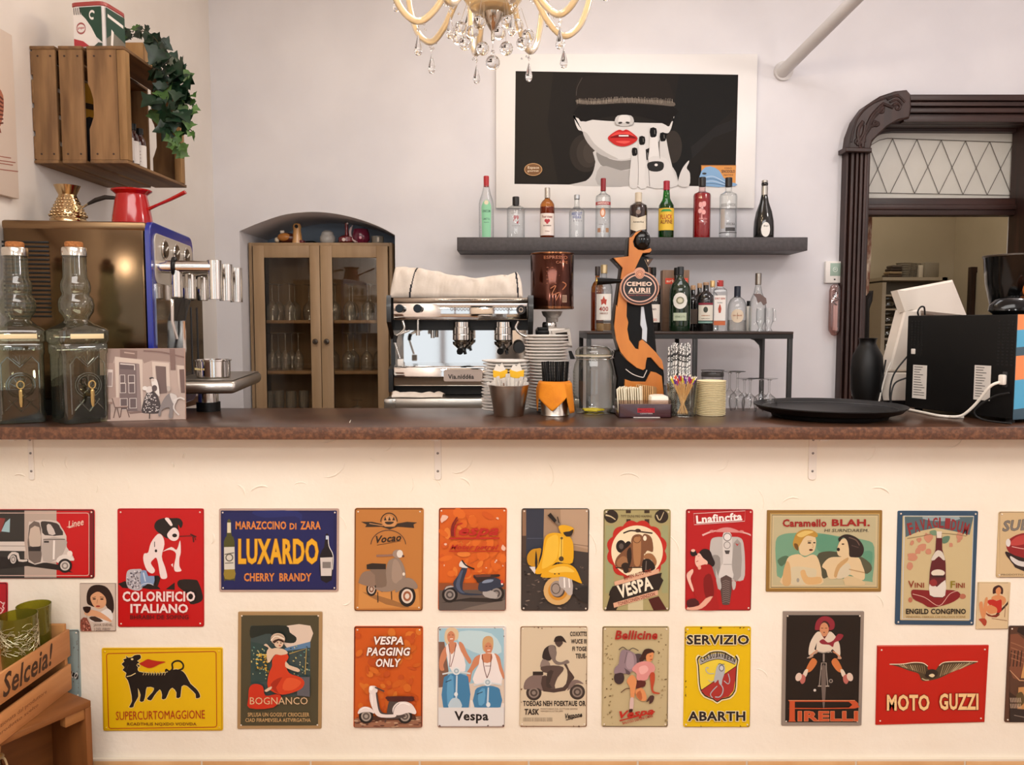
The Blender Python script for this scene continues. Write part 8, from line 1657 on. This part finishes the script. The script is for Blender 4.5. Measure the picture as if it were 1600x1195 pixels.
S.line('#8f8378',[(492,460),(492,530)],16,0); S.line('#a89a8c',[(470,600),(472,540),(514,540),(516,600)],8,0); S.line('#8f8378',[(470,560),(452,745)],9,0); S.line('#8f8378',[(512,560),(528,745)],9,0); S.poly('#6a5d55',[(476,570),(506,570),(512,740),(498,930),(485,930),(470,740)],2); S.ell('#8f8378',555,700,18); S.ell('#2a2420',555,700,10); S.ell('#cfc4b8',412,782,12); S.line('#a89a8c',[(440,745),(470,745)],10,0); S.line('#a89a8c',[(508,745),(540,745)],10,0)
OG='#c0502a'
S.poly(OG,[(175,870),(770,870),(770,884),(235,884),(235,1048),(245,1060),(175,1060),(185,1048),(188,884)],0); S.poly(OG,[(715,884),(715,870),(760,870),(795,895),(795,915),(765,944),(235,948),(235,938),(715,936)],2)
S.line('#d8946a',[(178,872),(770,872)],5,0); S.words(OG,'IRELLI',262,968,795,1055,.055,0,0,'#d8946a',3); S.done()
# 22 red eagle
S=Sign(B4,[(116,160),(1086,155),(1048,824),(102,848)],'wide red sign with a spread-winged eagle above cream capital letters','#b81c10',4,'#8a140c',6,nails=36)
S.line('#d98a6a',[(108,162),(1084,157)],6,0)
EG='#4a3c28'
S.poly(EG,[(218,318),(330,318),(430,305),(500,305),(545,325),(560,370),(620,370),(650,330),(700,300),(850,296),(988,296),(900,335),(830,360),(760,390),(700,420),(640,445),(575,460),(510,465),(490,440),(470,400),(390,375),(310,345)],3); random.seed(22)
for i in range(12):t_=i/11; S.line(random.choice(['#a8906a','#c9b48a','#8a7450']),[(300+220*t_,322+6*t_),(340+190*t_,345+60*t_)],6,0); S.line(random.choice(['#a8906a','#c9b48a','#8a7450']),[(690+250*t_,325-22*t_),(660+180*t_,425-70*t_)],6,0)
S.line('#ead9b8',[(220,318),(330,316),(430,302),(510,308),(552,335)],7); S.line('#ead9b8',[(650,330),(700,300),(850,294),(985,295)],7); S.poly('#2a2018',[(540,380),(590,360),(640,385),(620,430),(560,440),(530,420)],3); S.poly('#d8c49a',[(560,415),(590,400),(612,415),(590,432)],3); S.line('#c9b48a',[(500,440),(530,455),(560,455)],8)
S.words('#ecc287','MOTO',196,580,566,722,.045,0,0,'#6a120c',5); S.words('#ecc287','GUZZI',650,570,990,715,.045,0,0,'#6a120c',5); S.done()
# 23 sepia arcade
S=Sign(B4,[(1262,-12),(1700,-12),(1690,826),(1222,826)],'sepia street-scene sign cut off by the frame at the lower end of the row','#54382a',16,'#2a1c16',8,nails=24)
S.poly('#2a1f1a',[(1340,0),(1700,0),(1700,140),(1400,80)],2); S.poly('#7a4a34',[(1270,60),(1400,110),(1400,300),(1340,460),(1258,360)],2)
for i in range(4):S.line('#9a6a4c',[(1275,130+i*45),(1330,150+i*45),(1400,180+i*45)],7); S.line('#2f1f18',[(1280+i*30,200),(1265+i*30,340)],9,0)
S.line('#c99a72',[(1262,370),(1350,460),(1400,462)],8,0); S.poly('#c9955c',[(1390,300),(1700,250),(1700,440),(1360,440)],0); S.poly('#c08a54',[(1340,520),(1700,490),(1700,720),(1330,720)],0); S.poly('#3a281e',[(1240,560),(1320,600),(1300,700),(1240,690)],0); S.poly('#5a4a2c',[(1320,590),(1370,560),(1395,640),(1340,690)],3)
random.seed(23)
for i in range(16):S.line('#cdb49a',[(1255+(i % 8)*14,610+(i // 8)*50),(1262+(i % 8)*14,650+(i // 8)*50)],5,0)
S.poly('#2f2723',[(1228,700),(1700,730),(1690,815),(1228,815)],0); S.line('#8a7a6c',[(1300,760),(1400,780)],6,0); S.done()
# ================================================================== crates at the left foot of the counter
C0=at(142,1094,2.24); zt=C0.z; ang=R(61)       # far corner of the low box; its open side runs towards the camera
ux=V((cos(ang),sin(ang),0)); lx=.42; dp=.18
O=C0-ux*lx
t=thing('wooden_box','low brown wooden box standing open-side out on the floor, a small crate on top','box',(O.x,O.y,0),rz=ang)   # local +x along the open side, +y into the box
BX=WOOD('#8a5526','#6e401b',6,(.12,1,1),.6); BXV=WOOD('#8a5526','#6e401b',6,(1,1,.12),.6)
def bxp(n,*a):b=MB(); b.box(*a); return b.build(n,t)
bxp('top_board',0,lx,0,dp,zt-.018,zt,BX,.002); bxp('bottom_board',0,lx,0,dp,.0,.018,BX,.002)
bxp('end_board',lx-.018,lx,0,dp,.018,zt-.018,BXV,.002); bxp('end_board',0,.018,0,dp,.018,zt-.018,BXV,.002); bxp('back_board',.018,lx-.018,dp-.012,dp,.018,zt-.018,BX,.001)
bxp('batten',lx-.075,lx-.018,.004,.03,zt-.05,zt-.018,WOOD('#a8713c','#8a5a2c',8,(.2,1,1),.6),.002)
LT=Matrix.Translation(V((O.x,O.y,0))) @ Matrix.Rotation(ang,4,'Z')
# bottle lamp inside
p=LT @ V((lx-.22,.09,.018)); t2=thing('bottle','green glass bottle with a cord tied round its neck inside the low wooden box','bottle',p)
hb=zt-.07
b=MB(); b.lathe([(0,.002),(.036,0),(.038,.005),(.038,hb*.42),(.032,hb*.55),(.016,hb*.72),(.014,hb*.8),(.014,hb*.86)],TG('#cfd0a0','#4a4a22',.9,.08,3),seg=32); b.build('body',t2)
b=MB(); b.lathe([(.015,hb*.8),(.018,hb*.81),(.018,hb*.84),(.015,hb*.85),(.013,hb*.86),(.015,hb*.98),(0,hb)],M('#c79a5c',.6),seg=20); b.build('stopper',t2)
b=MB(); b.tube(smooth([(.018,-.01,hb*.83),(.035,-.015,hb*.85),(.048,-.02,hb*.7),(.06,-.02,hb*.4),(.065,-.01,hb*.15),(.07,-.02,.01)],5,False),.0028,M('#cbb083',.8),6); b.tube([(.019*cos(i*pi/8),.019*sin(i*pi/8),hb*.825) for i in range(16)],.003,M('#cbb083',.8),6,True); b.build('cord',t2)
# upper crate with two green holders
E0=at(104,983,2.315); a2=R(88); ux2=V((cos(a2),sin(a2),0)); L2=.58; W2=.235
O2=V((E0.x,E0.y,0))-ux2*L2; hc_=E0.z-zt
t=thing('small_crate','pale pine crate with dark script on its slats, holding two green glass holders','crate',(O2.x,O2.y,zt+.0005),rz=a2)
PN=WOOD('#c98e58','#b07442',7,(.1,1,1),.6); PNE=WOOD('#c99258','#b37c46',7,(1,.15,.15),.6)
def cp(n,*a):b=MB(); b.box(*a); return b.build(n,t)
cp('raised_floor',.015,L2-.015,.001,W2-.001,hc_*.545,hc_*.60,PN,.001)
T2=Matrix.Translation(V((O2.x,O2.y,zt))) @ Matrix.Rotation(a2,4,'Z')
s1=cp('side_slat',0,L2,-.009,0,hc_*.555,hc_,PN,.001); s2=cp('side_slat',0,L2,-.009,0,0,hc_*.42,PN,.001)
cp('side_slat',0,L2,W2,W2+.009,hc_*.555,hc_,PN,.001); cp('side_slat',0,L2,W2,W2+.009,0,hc_*.42,PN,.001)
cp('end_board',L2-.014,L2,0,W2,0,hc_+.018,PNE,.002); cp('end_board',0,.014,0,W2,0,hc_+.018,PNE,.002); cp('bottom_board',.014,L2-.014,0,W2,.0,.008,PN)
A=Art(lambda x,y:V((x,-.0094,-y)),r=.6); A.text('#3a2014','Selceia!',L2-.30,-hc_*.97,L2-.085,-hc_*.62,.02,.25); A.build('lettering',s1)
A=Art(lambda x,y:V((x,-.0094,-y)),r=.6); A.text('#7a4a2a','frutta fresca selezionata dal produttore',L2-.46,-hc_*.30,L2-.12,-hc_*.22,.0); A.text('#7a4a2a','origine italia prodotto scelto',L2-.46,-hc_*.19,L2-.16,-hc_*.12,.0); A.build('lettering',s2)
GV=TG('#c9c560','#6a681c',.9,.06,3,.28,'#8c8630'); NET=M('#c9c3a2',.35,.8)
for k,(px,Y,r,ty,lab) in enumerate(((30,2.165,.046,960,'front olive green glass candle holder with a silvery net, in the small crate'),(55,2.262,.043,945,'rear plain olive green glass candle holder with a flared rim, in the small crate'))):
    p=at(px,1000,Y); z_=zt+.0005+hc_*.6; h=at(px,ty,Y).z-z_
    t2=thing('candle_holder',lab,'candle holder',(p.x,Y,z_+.0004),'green glass candle holders')
    b=MB(); b.lathe([(0,.004),(r*.8,.002),(r*.9,0),(r*.97,h*.3),(r*1.0,h*.8),(r*1.06,h),(r*1.02,h),(r*.95,h*.8),(r*.9,.01),(0,.01)],GV,seg=40); b.build('glass',t2)
    if k == 0:
        random.seed(40); b=MB()
        for i in range(150):
            a=random.uniform(-2.4,1.6); z=random.uniform(h*.42,h*.86); pts=[]
            for j in range(5):pts.append(((r+.0022)*cos(a),(r+.0022)*sin(a),max(h*.4,min(h*.9,z)))); a += random.uniform(-.05,.28); z += random.uniform(-.008,.008)
            b.tube(pts,.00065,NET,4)
        b.build('net',t2)
